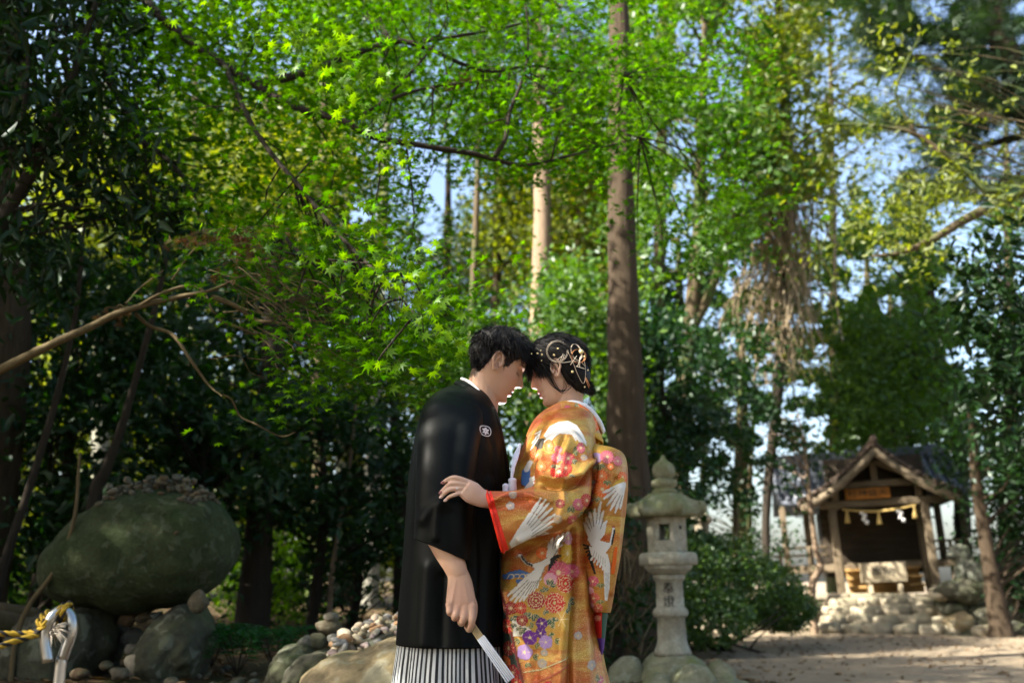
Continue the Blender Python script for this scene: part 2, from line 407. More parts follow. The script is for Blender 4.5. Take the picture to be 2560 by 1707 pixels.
# ================================================================ materials of the place
M = {}
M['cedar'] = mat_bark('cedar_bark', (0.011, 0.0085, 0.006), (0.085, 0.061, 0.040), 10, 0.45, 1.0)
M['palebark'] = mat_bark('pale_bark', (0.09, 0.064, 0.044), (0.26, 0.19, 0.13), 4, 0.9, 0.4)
M['greybark'] = mat_bark('grey_bark', (0.12, 0.12, 0.10), (0.27, 0.26, 0.22), 4, 1.2, 0.3, 0.3)
M['darkbark'] = mat_bark('dark_bark', (0.013, 0.011, 0.009), (0.040, 0.032, 0.024), 6, 1.0, 0.5)
M['mossbark'] = mat_bark('mossy_bark', (0.035, 0.027, 0.017), (0.12, 0.092, 0.055), 5, 1.0, 0.4, 0.7)
M['deadwood'] = mat_bark('dead_wood', (0.055, 0.042, 0.022), (0.15, 0.115, 0.062), 12, 1.5, 0.3)
M['vine'] = mat_bark('vine_stem', (0.16, 0.125, 0.08), (0.40, 0.325, 0.22), 10, 1.0, 0.3)
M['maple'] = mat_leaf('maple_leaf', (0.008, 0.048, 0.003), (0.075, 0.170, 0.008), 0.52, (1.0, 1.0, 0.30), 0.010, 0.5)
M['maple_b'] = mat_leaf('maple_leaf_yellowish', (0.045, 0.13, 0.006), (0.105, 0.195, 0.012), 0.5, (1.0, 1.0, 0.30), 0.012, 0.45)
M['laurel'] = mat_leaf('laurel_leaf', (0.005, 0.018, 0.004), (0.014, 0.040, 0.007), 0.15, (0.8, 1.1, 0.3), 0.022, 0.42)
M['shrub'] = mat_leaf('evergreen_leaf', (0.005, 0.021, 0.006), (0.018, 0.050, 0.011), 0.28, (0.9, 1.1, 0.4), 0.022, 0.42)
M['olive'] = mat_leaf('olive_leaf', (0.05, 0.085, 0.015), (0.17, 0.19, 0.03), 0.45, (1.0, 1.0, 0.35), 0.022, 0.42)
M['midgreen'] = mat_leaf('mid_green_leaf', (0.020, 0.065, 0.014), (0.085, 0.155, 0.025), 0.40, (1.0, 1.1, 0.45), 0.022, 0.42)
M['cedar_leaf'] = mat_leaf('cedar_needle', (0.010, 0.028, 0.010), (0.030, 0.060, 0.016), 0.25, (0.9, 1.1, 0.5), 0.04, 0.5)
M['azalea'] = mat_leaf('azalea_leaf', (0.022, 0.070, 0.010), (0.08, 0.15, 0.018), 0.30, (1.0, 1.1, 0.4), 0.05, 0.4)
M['dry'] = mat_leaf('dry_leaf', (0.10, 0.045, 0.02), (0.24, 0.13, 0.06), 0.25, (1, 0.9, 0.6), 0.02, 0.6)
M['litter'] = mat_leaf('fallen_leaf', (0.06, 0.035, 0.018), (0.22, 0.14, 0.07), 0.15, (1, 0.9, 0.6), 0.03, 0.6)
M['fern'] = mat_leaf('fern_leaf', (0.015, 0.075, 0.018), (0.030, 0.12, 0.03), 0.35, (0.9, 1.1, 0.5), 0.04, 0.4)
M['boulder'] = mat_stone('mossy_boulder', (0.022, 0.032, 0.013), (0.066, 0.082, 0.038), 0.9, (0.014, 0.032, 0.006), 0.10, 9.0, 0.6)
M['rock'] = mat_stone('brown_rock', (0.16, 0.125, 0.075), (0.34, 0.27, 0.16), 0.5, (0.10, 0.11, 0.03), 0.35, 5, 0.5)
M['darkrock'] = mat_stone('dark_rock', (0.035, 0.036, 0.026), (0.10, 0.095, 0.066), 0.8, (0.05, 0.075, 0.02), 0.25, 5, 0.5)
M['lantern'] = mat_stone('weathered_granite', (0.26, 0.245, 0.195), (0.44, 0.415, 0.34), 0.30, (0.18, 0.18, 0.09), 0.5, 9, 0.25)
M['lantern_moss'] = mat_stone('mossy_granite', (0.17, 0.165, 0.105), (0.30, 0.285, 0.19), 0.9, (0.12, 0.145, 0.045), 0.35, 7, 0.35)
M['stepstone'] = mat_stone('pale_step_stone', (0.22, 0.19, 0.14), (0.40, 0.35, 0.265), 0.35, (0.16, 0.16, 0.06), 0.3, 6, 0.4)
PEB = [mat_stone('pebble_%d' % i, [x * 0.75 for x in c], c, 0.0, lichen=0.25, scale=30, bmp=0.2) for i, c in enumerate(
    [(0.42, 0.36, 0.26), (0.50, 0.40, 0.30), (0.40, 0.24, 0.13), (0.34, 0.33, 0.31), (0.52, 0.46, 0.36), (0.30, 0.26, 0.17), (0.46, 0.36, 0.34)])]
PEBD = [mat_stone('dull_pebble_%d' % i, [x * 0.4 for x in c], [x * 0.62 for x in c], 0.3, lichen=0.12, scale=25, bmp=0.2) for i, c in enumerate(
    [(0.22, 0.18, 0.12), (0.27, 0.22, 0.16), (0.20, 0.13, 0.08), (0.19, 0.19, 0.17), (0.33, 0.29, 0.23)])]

# ================================================================ ground
def build_ground():
    u = np.sinh(np.linspace(-6.2, 6.2, 150)) / np.sinh(6.2) * 600; u2 = u[None, :] + 0 * u[:, None]
    X = u2 + 0.5; Y = (u[:, None] + 0 * u[None, :]) + 8
    Z = ground_z(X, Y); V = np.stack([X, Y, Z], -1).reshape(-1, 3); n = len(u)
    i = np.arange(n - 1)[:, None] * n + np.arange(n - 1)[None]
    F = np.stack([i, i + 1, i + n + 1, i + n], -1).reshape(-1, 4)
    m, nt, out = new_mat('forest_floor')
    ge = nt.nodes.new('ShaderNodeNewGeometry'); pos = ge.outputs['Position']
    sp = nt.nodes.new('ShaderNodeSeparateXYZ'); nt.links.new(pos, sp.inputs[0])
    f1 = tex_noise(nt, pos, 0.9, 5, 0.6); f2 = tex_noise(nt, pos, 14, 6, 0.7); f3 = tex_noise(nt, pos, 45, 4, 0.7); f4 = tex_noise(nt, pos, 3.2, 5, 0.65)
    litter = mixc(nt, ramp(nt, f2, [(0.35, 0.0), (0.65, 1.0)]), (0.035, 0.024, 0.014), (0.13, 0.085, 0.048))
    litter = mixc(nt, ramp(nt, f4, [(0.5, 0.0), (0.62, 0.8)]), litter, (0.030, 0.050, 0.014))
    sand = mixc(nt, ramp(nt, f2, [(0.3, 0.0), (0.7, 1.0)]), (0.20, 0.165, 0.115), (0.34, 0.285, 0.205))
    sand = mixc(nt, ramp(nt, f4, [(0.42, 0.55), (0.6, 0.0)]), sand, (0.20, 0.15, 0.105))
    sand = mixc(nt, ramp(nt, f3, [(0.35, 0.4), (0.5, 0.0)]), sand, (0.12, 0.09, 0.06))
    ma = N(nt, 'ShaderNodeMath', operation='MULTIPLY_ADD'); nt.links.new(f1, ma.inputs[0]); ma.inputs[1].default_value = 1.6; nt.links.new(sp.outputs[0], ma.inputs[2])
    mask = ramp(nt, ma.outputs[0], [(0.0, 0.0), (1.0, 1.0)])
    mr = N(nt, 'ShaderNodeMapRange'); nt.links.new(ma.outputs[0], mr.inputs[0]); mr.inputs[1].default_value = 2.5; mr.inputs[2].default_value = 3.3
    col = mixc(nt, mr.outputs[0], litter, sand)
    ad = N(nt, 'ShaderNodeMath', operation='ADD'); nt.links.new(f2, ad.inputs[0]); nt.links.new(f3, ad.inputs[1])
    principled(nt, out, col, 0.95, 0, bump(nt, ad.outputs[0], 0.6, 0.03), 0.1)
    o = link('ground', np_mesh('ground', V, F), m); tag(o, kind='structure')
    # fallen leaves: loose litter
    n = 9000; x = rs.uniform(-7, 2.2, n); y = rs.uniform(3.5, 16, n)
    C = np.stack([x, y, ground_z(x, y) + 0.012 + 0.012 * rs.rand(n)], 1)
    x2 = rs.uniform(1.6, 8.5, 900); y2 = rs.uniform(8.5, 17, 900); C = np.vstack([C, np.stack([x2, y2, ground_z(x2, y2) + 0.01], 1)]); n = len(C)
    o = link('fallen_leaves', leaves_mesh('fallen_leaves', C, 0.055 * (0.6 + rs.rand(n)), OVAL, 0.75), M['litter'], smooth=False)
    tag(o, 'brown fallen leaves littering the dark forest floor', 'leaf litter', kind='stuff')
build_ground()

# ================================================================ trees
def vec(l, Y): return [P(a, b, Y) for a, b in l]
def rooted(l, Y):
    p = vec(l, Y); q = p[0]; return [Vector((q.x, q.y, float(ground_z(q.x, q.y)) - 0.15))] + p if q.z > float(ground_z(q.x, q.y)) else p

# --- the big cedar behind the lantern
p = rooted([(1586, 1560), (1576, 1300), (1567, 1050), (1557, 700), (1552, 400), (1546, 0)], 10.5)
p += [Vector((p[-1].x - 0.1, 10.5, 11.5)), Vector((p[-1].x - 0.15, 10.5, 17))]
C = np.stack([rs.randn(60) * 1.2 + 1.0, 10.5 + rs.randn(60) * 1.2, rs.uniform(9.5, 17, 60)], 1)
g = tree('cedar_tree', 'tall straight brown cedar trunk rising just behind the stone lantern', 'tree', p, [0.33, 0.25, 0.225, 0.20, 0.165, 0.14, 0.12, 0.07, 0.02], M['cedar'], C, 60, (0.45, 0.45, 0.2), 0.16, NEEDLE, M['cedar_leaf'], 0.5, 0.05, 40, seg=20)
# --- paler cedar further back, above the couple's heads
p = rooted([(1340, 1350), (1347, 900), (1357, 560), (1352, 330), (1347, 60)], 18)
p += [p[-1] + Vector((-0.1, 0, 5)), p[-1] + Vector((-0.1, 0, 9))]
C = np.vstack([reg(1200, 1480, -350, 250, 16, 20, 60)])
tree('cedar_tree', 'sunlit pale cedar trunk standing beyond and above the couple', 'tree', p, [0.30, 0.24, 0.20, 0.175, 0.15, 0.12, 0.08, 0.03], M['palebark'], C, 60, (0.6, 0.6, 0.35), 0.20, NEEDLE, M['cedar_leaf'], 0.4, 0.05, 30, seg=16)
# --- forked trunk
p = rooted([(1690, 1400), (1704, 1080), (1722, 850), (1742, 640), (1752, 400), (1762, 60)], 16)
ex = [(vec([(1728, 820), (1760, 760), (1790, 690), (1830, 560), (1840, 380)], 16), [0.10, 0.09, 0.075, 0.05, 0.03])]
C = np.vstack([reg(1600, 1930, 80, 640, 14.5, 18, 60), reg(1620, 1850, -200, 80, 14, 18, 25)])
tree('forked_tree', 'forked tan trunk catching sun between the big cedar and the vine tree', 'tree', p, [0.22, 0.16, 0.13, 0.12, 0.11, 0.09, 0.05], M['mossbark'], C, 90, (0.42, 0.42, 0.3), 0.15, OVAL, M['midgreen'], 0.3, 0.035, 30, extra=ex)
# --- tree smothered by dry hanging vines
p = rooted([(1915, 1300), (1950, 900), (1962, 500), (1955, 100)], 18); p.append(p[-1] + Vector((-0.2, 0, 5)))
C = np.vstack([reg(1790, 2110, -150, 420, 16, 19, 120), reg(1700, 1900, 350, 560, 16, 19, 20)])
g = tree('vine_covered_tree', 'tall tree smothered in pale dry hanging vines and olive ivy', 'tree', p, [0.06, 0.07, 0.11, 0.14, 0.10, 0.04], M['darkbark'], C, 85, (0.45, 0.45, 0.4), 0.16, OVAL, M['olive'], 0.3, 0.03, 30)
mb = MB()
for k in range(330):
    x = 1955 + rs.randn() * 48; y0 = rs.uniform(300, 760); L = rs.uniform(90, 330); dx = rs.randn() * 32
    dep = 18 + rs.randn() * 0.35; r = rs.uniform(0.006, 0.022)
    pts = [P(x, y0, dep), P(x + dx * 0.3 + rs.randn() * 14, y0 + L * 0.35, dep - rs.rand() * 0.3), P(x + dx + rs.randn() * 16, y0 + L * 0.7, dep - 0.1), P(x + dx * 1.3 + rs.randn() * 20, min(960, y0 + L), dep)]
    mb.tube(pts, [r, r, r * 0.8, r * 0.4], 10, 4, cap=False)
mb.build('vines', M['vine'], g)
L, rn = clump_leaves(reg(1880, 2050, 420, 930, 17.4, 18.8, 60), 22, (0.25, 0.25, 0.35))
link('ivy', leaves_mesh('ivy', L, 0.11, OVAL, 0.2), M['olive'], g, smooth=False)
# --- leaning conifer in the right corner, limbs reaching left
p = [Vector((9.2, 13, -0.2)), P(2760, 900, 13), P(2640, 450, 13), P(2555, 240, 13), P(2490, 60, 13), P(2430, -120, 13)]
p.append(p[-1] + Vector((-0.6, 0, 3)))
ex = [(vec(a, 13), b) for a, b in [([(2600, 330), (2480, 360), (2360, 400), (2290, 430)], [0.07, 0.05, 0.03, 0.015]),
      ([(2570, 270), (2470, 300), (2330, 320), (2230, 300)], [0.06, 0.04, 0.03, 0.012]), ([(2510, 110), (2400, 90), (2280, 60), (2180, 70)], [0.05, 0.04, 0.025, 0.012]),
      ([(2560, 240), (2420, 190), (2300, 170)], [0.05, 0.03, 0.012])]]
C = np.vstack([reg(2230, 2600, 230, 470, 12, 14, 95), reg(2120, 2560, -150, 160, 12, 14, 120), reg(2370, 2620, 100, 300, 12, 14, 70)])
tree('leaning_conifer', 'dark leaning conifer trunk in the upper corner above the shrine', 'tree', p, [0.36, 0.26, 0.22, 0.19, 0.17, 0.14, 0.06], M['cedar'], C, 85, (0.42, 0.42, 0.16), 0.17, NEEDLE, M['cedar_leaf'], 0.5, 0.03, 40, extra=ex, seg=16)
# --- broadleaf tree on the right whose bare limbs sweep into view
p = [Vector((7.4, 11, -0.2)), P(2860, 1100, 11), P(2760, 700, 11), P(2700, 440, 11), P(2720, 100, 11), P(2740, -200, 11)]
ex = [(vec(a, 11), b) for a, b in [([(2730, 420), (2640, 440), (2540, 485), (2420, 545), (2330, 600), (2250, 632), (2180, 640)], [0.10, 0.085, 0.07, 0.055, 0.045, 0.03, 0.012]),
      ([(2600, 470), (2540, 470), (2470, 480), (2440, 450), (2370, 395), (2290, 335), (2190, 315), (2080, 312), (2030, 335)], [0.05, 0.045, 0.04, 0.04, 0.035, 0.03, 0.022, 0.015, 0.006]),
      ([(2290, 335), (2240, 240), (2265, 160), (2300, 90)], [0.022, 0.018, 0.012, 0.006]), ([(2190, 315), (2100, 260), (2060, 240)], [0.015, 0.01, 0.005])]]
C = np.vstack([reg(1950, 2400, 120, 420, 10, 12.5, 42), reg(2060, 2480, 420, 640, 10, 12, 30), reg(2250, 2560, 480, 560, 10, 11.5, 14)])
tree('broadleaf_tree', 'broadleaf tree with bare lit limbs sweeping across the sky beside the vine tree', 'tree', p, [0.25, 0.2, 0.17, 0.14, 0.10, 0.05], M['mossbark'], C, 42, (0.34, 0.34, 0.26), 0.085, OVAL, M['olive'], 0.3, 0.012, 50, extra=ex)
# --- thin dark tree behind the shrine roof
p = rooted([(2410, 1380), (2395, 1100), (2350, 925), (2315, 650), (2290, 430)], 21)
C = np.vstack([reg(2060, 2420, 480, 900, 19, 23, 80), reg(2080, 2480, 880, 1120, 19, 23, 34)])
ex = [(vec([(2370, 1010), (2300, 960), (2200, 880), (2110, 840)], 21), [0.08, 0.06, 0.04, 0.015]), (vec([(2385, 1060), (2280, 1010), (2180, 985)], 21), [0.06, 0.04, 0.015]), (vec([(2335, 800), (2260, 700), (2200, 640)], 21), [0.06, 0.04, 0.015])]
tree('dark_limbed_tree', 'thin dark-limbed tree spreading behind the shrine roof', 'tree', p, [0.2, 0.17, 0.15, 0.13, 0.10, 0.04], M['darkbark'], C, 80, (0.5, 0.5, 0.35), 0.15, OVAL, M['midgreen'], 0.3, 0.03, 40, extra=ex)
# --- right edge silhouettes (near)
p = [Vector((5.6, 8, -0.1)), P(2760, 1200, 8), P(2640, 900, 8), P(2540, 740, 8), P(2480, 640, 8)]
C = np.vstack([reg(2400, 2600, 620, 800, 7.4, 8.6, 22), reg(2440, 2640, 780, 1060, 7.4, 8.6, 34), reg(2520, 2680, 1040, 1150, 7.4, 8.6, 12)])
tree('camellia_tree', 'dark broad-leaved branch silhouetted against white sky beside the shrine', 'tree', p, [0.06, 0.05, 0.035, 0.02, 0.008], M['darkbark'], C, 24, (0.17, 0.17, 0.14), 0.10, OVAL, M['laurel'], 0.2, 0.010, 60, seg=8, hole=False)
# --- trunk right of the shrine with stone heap at its foot
p = rooted([(2500, 1560), (2482, 1460), (2468, 1380), (2452, 1280), (2440, 1200), (2425, 1000)], 16.5)
C = np.vstack([reg(2440, 2680, 860, 1180, 15.5, 18, 55), reg(2510, 2720, 1150, 1500, 17.2, 18.4, 60)])
tree('brown_trunked_tree', 'brown-trunked evergreen growing right beside the guardian statue', 'tree', p, [0.24, 0.18, 0.13, 0.11, 0.10, 0.09, 0.05], M['cedar'], C, 55, (0.38, 0.38, 0.3), 0.13, OVAL, M['shrub'], 0.3, 0.03, 30)
# --- dark broadleaf trees between lantern and shrine
for (x0, x1, y0, y1, Y, n, tx, lab, mt) in [
    (1640, 1900, 850, 1230, 15.5, 75, 1845, 'dark evergreen with sky showing through behind the azalea bush', 'shrub'),
    (1780, 2060, 700, 1020, 19.5, 60, 1760, 'green understorey tree below the hanging vines', 'midgreen'),
    (1660, 1960, 1190, 1390, 20.0, 26, 1880, 'thin leafy sapling against the white sky beyond the azalea', 'shrub'),
    (1850, 1990, 960, 1180, 17.5, 20, 2040, 'slim crooked tree standing at the left eave of the shrine', 'shrub')]:
    if tx == 2040: p = rooted([(2030, 1470), (2052, 1415), (2040, 1370), (2025, 1250), (2010, 1100)], Y); rr = [0.07, 0.065, 0.06, 0.05, 0.045, 0.03]
    else: p = rooted([(tx, 1500), (tx - 6, 1250), (tx + 4, 1050), (tx + 10, 850)], Y); rr = [0.06, 0.055, 0.05, 0.04, 0.02]
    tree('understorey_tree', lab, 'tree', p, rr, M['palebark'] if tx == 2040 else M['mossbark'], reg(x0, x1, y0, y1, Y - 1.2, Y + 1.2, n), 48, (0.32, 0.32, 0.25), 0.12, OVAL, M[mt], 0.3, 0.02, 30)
# --- trees behind the shrine clearing, far
for k, (px, Y, x0, x1, y0, y1, n, lab) in enumerate([
    (2170, 30, 1980, 2420, 560, 1150, 70, 'distant pale green tree seen over the shrine ridge'),
    (1850, 32, 1640, 2020, 650, 1120, 44, 'distant green tree glimpsed between forked trunk and vine tree'),
    (2520, 28, 2420, 2760, 250, 900, 46, 'distant tree filling the gap beyond the leaning conifer'),
    (2080, 34, 1900, 2330, 0, 480, 60, 'distant tall tree whose crown shows behind the sweeping limbs'),
    (1500, 30, 1300, 1760, 350, 900, 60, 'distant sunlit tree behind the big cedar and the vine-wrapped trunk'),
    (1050, 30, 900, 1290, 560, 1000, 50, 'distant dim tree behind the layered conifer'),
    (620, 28, 380, 860, 250, 800, 80, 'distant bright tree seen through the maple limbs'),
    (120, 28, -100, 380, 250, 900, 70, 'distant bright tree seen through the laurel leaves'),
    (1700, 26, 1560, 1900, 560, 1150, 70, 'distant dark tree behind the lantern and the azalea'),
    (420, 24, 150, 700, 900, 1380, 60, 'sunlit thicket tree glimpsed low behind the balanced boulder'),
    (880, 25, 650, 1150, 900, 1400, 60, 'sunlit thicket tree glimpsed low between boulder and groom'),
    (20, 24, -180, 260, 900, 1400, 50, 'sunlit thicket tree glimpsed low at the far left'),
    (2230, 25, 2080, 2380, 700, 1150, 44, 'distant dark tree right behind the shrine roof')]):
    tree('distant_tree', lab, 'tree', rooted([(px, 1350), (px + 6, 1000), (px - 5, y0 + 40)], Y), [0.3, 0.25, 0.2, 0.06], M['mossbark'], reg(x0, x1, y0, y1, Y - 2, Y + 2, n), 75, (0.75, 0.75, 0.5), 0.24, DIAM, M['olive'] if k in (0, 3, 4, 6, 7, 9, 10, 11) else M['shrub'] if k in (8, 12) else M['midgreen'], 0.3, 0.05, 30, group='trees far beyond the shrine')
# --- pale and dark trunks in the middle distance, left of the couple
for k, (pts, Y, rad, mt, lab, box, lm) in enumerate([
    ([(930, 1300), (938, 900), (950, 640), (962, 430), (975, 150)], 21, [0.2, 0.18, 0.165, 0.15, 0.12, 0.06], 'greybark', 'pale grey trunk rising clear against the sky above the maple spray', (820, 1060, -150, 260, 46), 'midgreen'),
    ([(850, 1250), (856, 800), (866, 520), (872, 200)], 23, [0.13, 0.12, 0.11, 0.10, 0.05], 'greybark', 'slender grey trunk just left of the clear pale one', (760, 960, -100, 240, 30), 'midgreen'),
    ([(795, 1250), (800, 800), (806, 520), (812, 200)], 20, [0.17, 0.16, 0.15, 0.13, 0.06], 'mossbark', 'ivy-clad trunk among the sky gaps left of the pale trunks', (700, 900, 380, 760, 46), 'olive'),
    ([(1172, 1200), (1178, 860), (1190, 560), (1200, 250)], 19, [0.085, 0.08, 0.072, 0.065, 0.04], 'mossbark', 'thin straight grey trunk directly above the groom', (1120, 1280, -150, 330, 30), 'midgreen'),
    ([(1236, 1250), (1240, 800), (1245, 560), (1250, 200)], 22, [0.15, 0.14, 0.13, 0.12, 0.06], 'cedar', 'dark trunk half hidden by leaves beside the sunlit pale cedar', (1180, 1330, 380, 700, 26), 'olive'),
    ([(1105, 1200), (1112, 900), (1118, 620), (1122, 350)], 24, [0.14, 0.13, 0.12, 0.11, 0.05], 'cedar', 'dark conifer with layered boughs behind the groom', (1010, 1260, 560, 900, 40), 'cedar_leaf'),
    ([(1440, 1300), (1448, 800), (1455, 500), (1460, 100)], 20, [0.14, 0.13, 0.12, 0.11, 0.05], 'palebark', 'vine-wrapped trunk between the pale cedar and the big cedar', (1390, 1540, 150, 720, 60), 'olive'),
    ([(690, 1250), (680, 800), (672, 450), (668, 100)], 22, [0.2, 0.18, 0.17, 0.15, 0.06], 'mossbark', 'mossy trunk glimpsed behind the maple on the left', (560, 800, 300, 700, 50), 'olive'),
    ([(250, 1300), (255, 900), (262, 500), (268, 100)], 20, [0.2, 0.18, 0.17, 0.15, 0.06], 'greybark', 'grey trunk glimpsed behind the dark laurel leaves', (120, 420, 350, 700, 50), 'olive'),
    ([(1640, 1300), (1648, 700), (1655, 300), (1660, -100)], 24, [0.2, 0.18, 0.16, 0.14, 0.06], 'mossbark', 'ivy-covered trunk showing right behind the big cedar', (1580, 1760, -100, 420, 60), 'olive'),
    ([(470, 1300), (476, 900), (486, 500), (490, 100)], 25, [0.2, 0.18, 0.17, 0.15, 0.06], 'palebark', 'sunlit trunk far behind the maple limb', (360, 600, 300, 680, 40), 'midgreen')]):
    x0, x1, y0, y1, n = box
    C = reg(x0, x1, y0, y1, Y - 1.5, Y + 1.5, n)
    tree('forest_tree', lab, 'tree', rooted(pts, Y), rad, M[mt], C, 70, (0.5, 0.5, 0.4), 0.17, NEEDLE if lm == 'cedar_leaf' else OVAL, M[lm], 0.3, 0.04, 26, group='forest trees beyond the clearing')
# --- evergreen understorey behind the couple and on the left
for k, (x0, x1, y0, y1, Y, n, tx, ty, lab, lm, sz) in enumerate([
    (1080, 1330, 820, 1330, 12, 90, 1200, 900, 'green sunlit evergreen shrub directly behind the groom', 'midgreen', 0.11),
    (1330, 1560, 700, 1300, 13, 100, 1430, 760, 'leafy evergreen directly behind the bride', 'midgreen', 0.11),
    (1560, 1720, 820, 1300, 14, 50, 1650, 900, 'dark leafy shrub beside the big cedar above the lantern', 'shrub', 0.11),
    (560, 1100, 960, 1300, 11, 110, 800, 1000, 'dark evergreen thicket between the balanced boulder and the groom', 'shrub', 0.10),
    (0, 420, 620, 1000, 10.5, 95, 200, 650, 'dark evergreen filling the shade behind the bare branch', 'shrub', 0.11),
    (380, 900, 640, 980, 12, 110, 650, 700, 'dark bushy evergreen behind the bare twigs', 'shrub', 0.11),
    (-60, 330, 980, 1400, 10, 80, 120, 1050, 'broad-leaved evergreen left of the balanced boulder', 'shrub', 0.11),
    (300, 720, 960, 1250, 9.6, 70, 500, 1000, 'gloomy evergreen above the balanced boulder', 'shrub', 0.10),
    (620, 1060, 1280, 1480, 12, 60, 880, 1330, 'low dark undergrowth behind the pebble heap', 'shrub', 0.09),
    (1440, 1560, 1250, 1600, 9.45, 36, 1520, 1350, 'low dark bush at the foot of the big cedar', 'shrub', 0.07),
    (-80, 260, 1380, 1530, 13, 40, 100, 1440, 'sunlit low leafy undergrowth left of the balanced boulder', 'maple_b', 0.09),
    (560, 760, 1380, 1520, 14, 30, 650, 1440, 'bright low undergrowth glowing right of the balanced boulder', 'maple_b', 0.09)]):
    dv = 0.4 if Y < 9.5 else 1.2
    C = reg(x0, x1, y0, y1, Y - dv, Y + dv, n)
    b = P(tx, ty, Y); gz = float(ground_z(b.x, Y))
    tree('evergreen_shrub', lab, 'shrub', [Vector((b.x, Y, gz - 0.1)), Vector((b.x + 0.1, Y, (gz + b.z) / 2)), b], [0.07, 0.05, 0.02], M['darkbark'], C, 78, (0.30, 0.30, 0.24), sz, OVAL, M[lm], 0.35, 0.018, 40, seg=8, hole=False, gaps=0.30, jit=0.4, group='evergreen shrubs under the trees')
# --- dark trunks in the shade at lower left
for pts, Y, rad, mt, lab in [
    ([(640, 1460), (650, 1300), (665, 1150), (680, 900), (690, 600)], 10.5, [0.17, 0.16, 0.14, 0.13, 0.12, 0.10], 'darkbark', 'thick dark trunk standing in shade right of the balanced boulder'),
    ([(828, 1450), (838, 1380), (852, 1290), (872, 1180), (890, 1000), (900, 820)], 10.8, [0.03, 0.028, 0.026, 0.024, 0.022, 0.016, 0.006], 'palebark', 'slim pale sapling stem lit in the dark thicket'),
    ([(235, 1260), (262, 1180), (300, 1080), (330, 980), (390, 760), (430, 560), (450, 300)], 8.2, [0.07, 0.055, 0.045, 0.035, 0.03, 0.024, 0.018, 0.01], 'darkbark', 'leaning brown trunk behind the balanced boulder'),
    ([(-30, 1560), (20, 1380), (70, 1230), (140, 1000), (190, 780), (210, 560)], 7.5, [0.05, 0.04, 0.035, 0.03, 0.025, 0.018, 0.01], 'darkbark', 'thin black leaning stem left of the balanced boulder'),
    ([(40, 1600), (75, 1510), (140, 1420), (185, 1300), (200, 1130)], 6.1, [0.016, 0.016, 0.015, 0.014, 0.012, 0.008], 'deadwood', 'thin bare curved stick rising beside the boulder'),
    ([(1000, 1500), (1004, 1300), (990, 1100), (985, 950)], 11.5, [0.09, 0.085, 0.08, 0.07, 0.05], 'darkbark', 'dark stem close behind the groom'),
    ([(0, 900), (-20, 500), (-10, 330), (20, 200), (30, -100)], 9, [0.30, 0.26, 0.22, 0.2, 0.17, 0.13], 'cedar', 'broad dim trunk at the frame edge behind the laurel leaves')]:
    p = rooted(pts, Y); tree('shaded_trunk', lab, 'tree', p, rad, M[mt], np.zeros((0, 3)), 0, (0, 0, 0), 0, OVAL, None)

# --- laurel in the near left shade
p = [Vector((-3.6, 5.2, 0.0)), P(-90, 900, 5.2), P(0, 570, 5.2), P(95, 400, 5.2), P(165, 240, 5.2), P(195, 150, 5.2), P(260, -60, 5.2)]
ex = [(vec([(95, 400), (60, 300), (70, 150), (40, 0)], 5.2), [0.02, 0.016, 0.012, 0.006]), (vec([(20, 530), (110, 510), (200, 520)], 5.2), [0.014, 0.01, 0.004]), (vec([(165, 240), (220, 300), (300, 360)], 5.2), [0.014, 0.01, 0.004])]
C = np.vstack([reg(-60, 330, -60, 260, 4.7, 5.9, 52), reg(-40, 330, 240, 560, 4.8, 5.8, 32), reg(-60, 130, 540, 720, 4.8, 5.8, 16), reg(230, 520, 480, 560, 5.4, 6, 10)])
tree('laurel_tree', 'dark laurel with drooping oval leaves leaning in at the near left', 'tree', p, [0.06, 0.05, 0.042, 0.034, 0.028, 0.02, 0.01], M['darkbark'], C, 30, (0.13, 0.13, 0.12), 0.095, LANCE, M['laurel'], 0.15, 0.007, 70, extra=ex, hole=False, base_dir=(0.1, 0, -1.0))

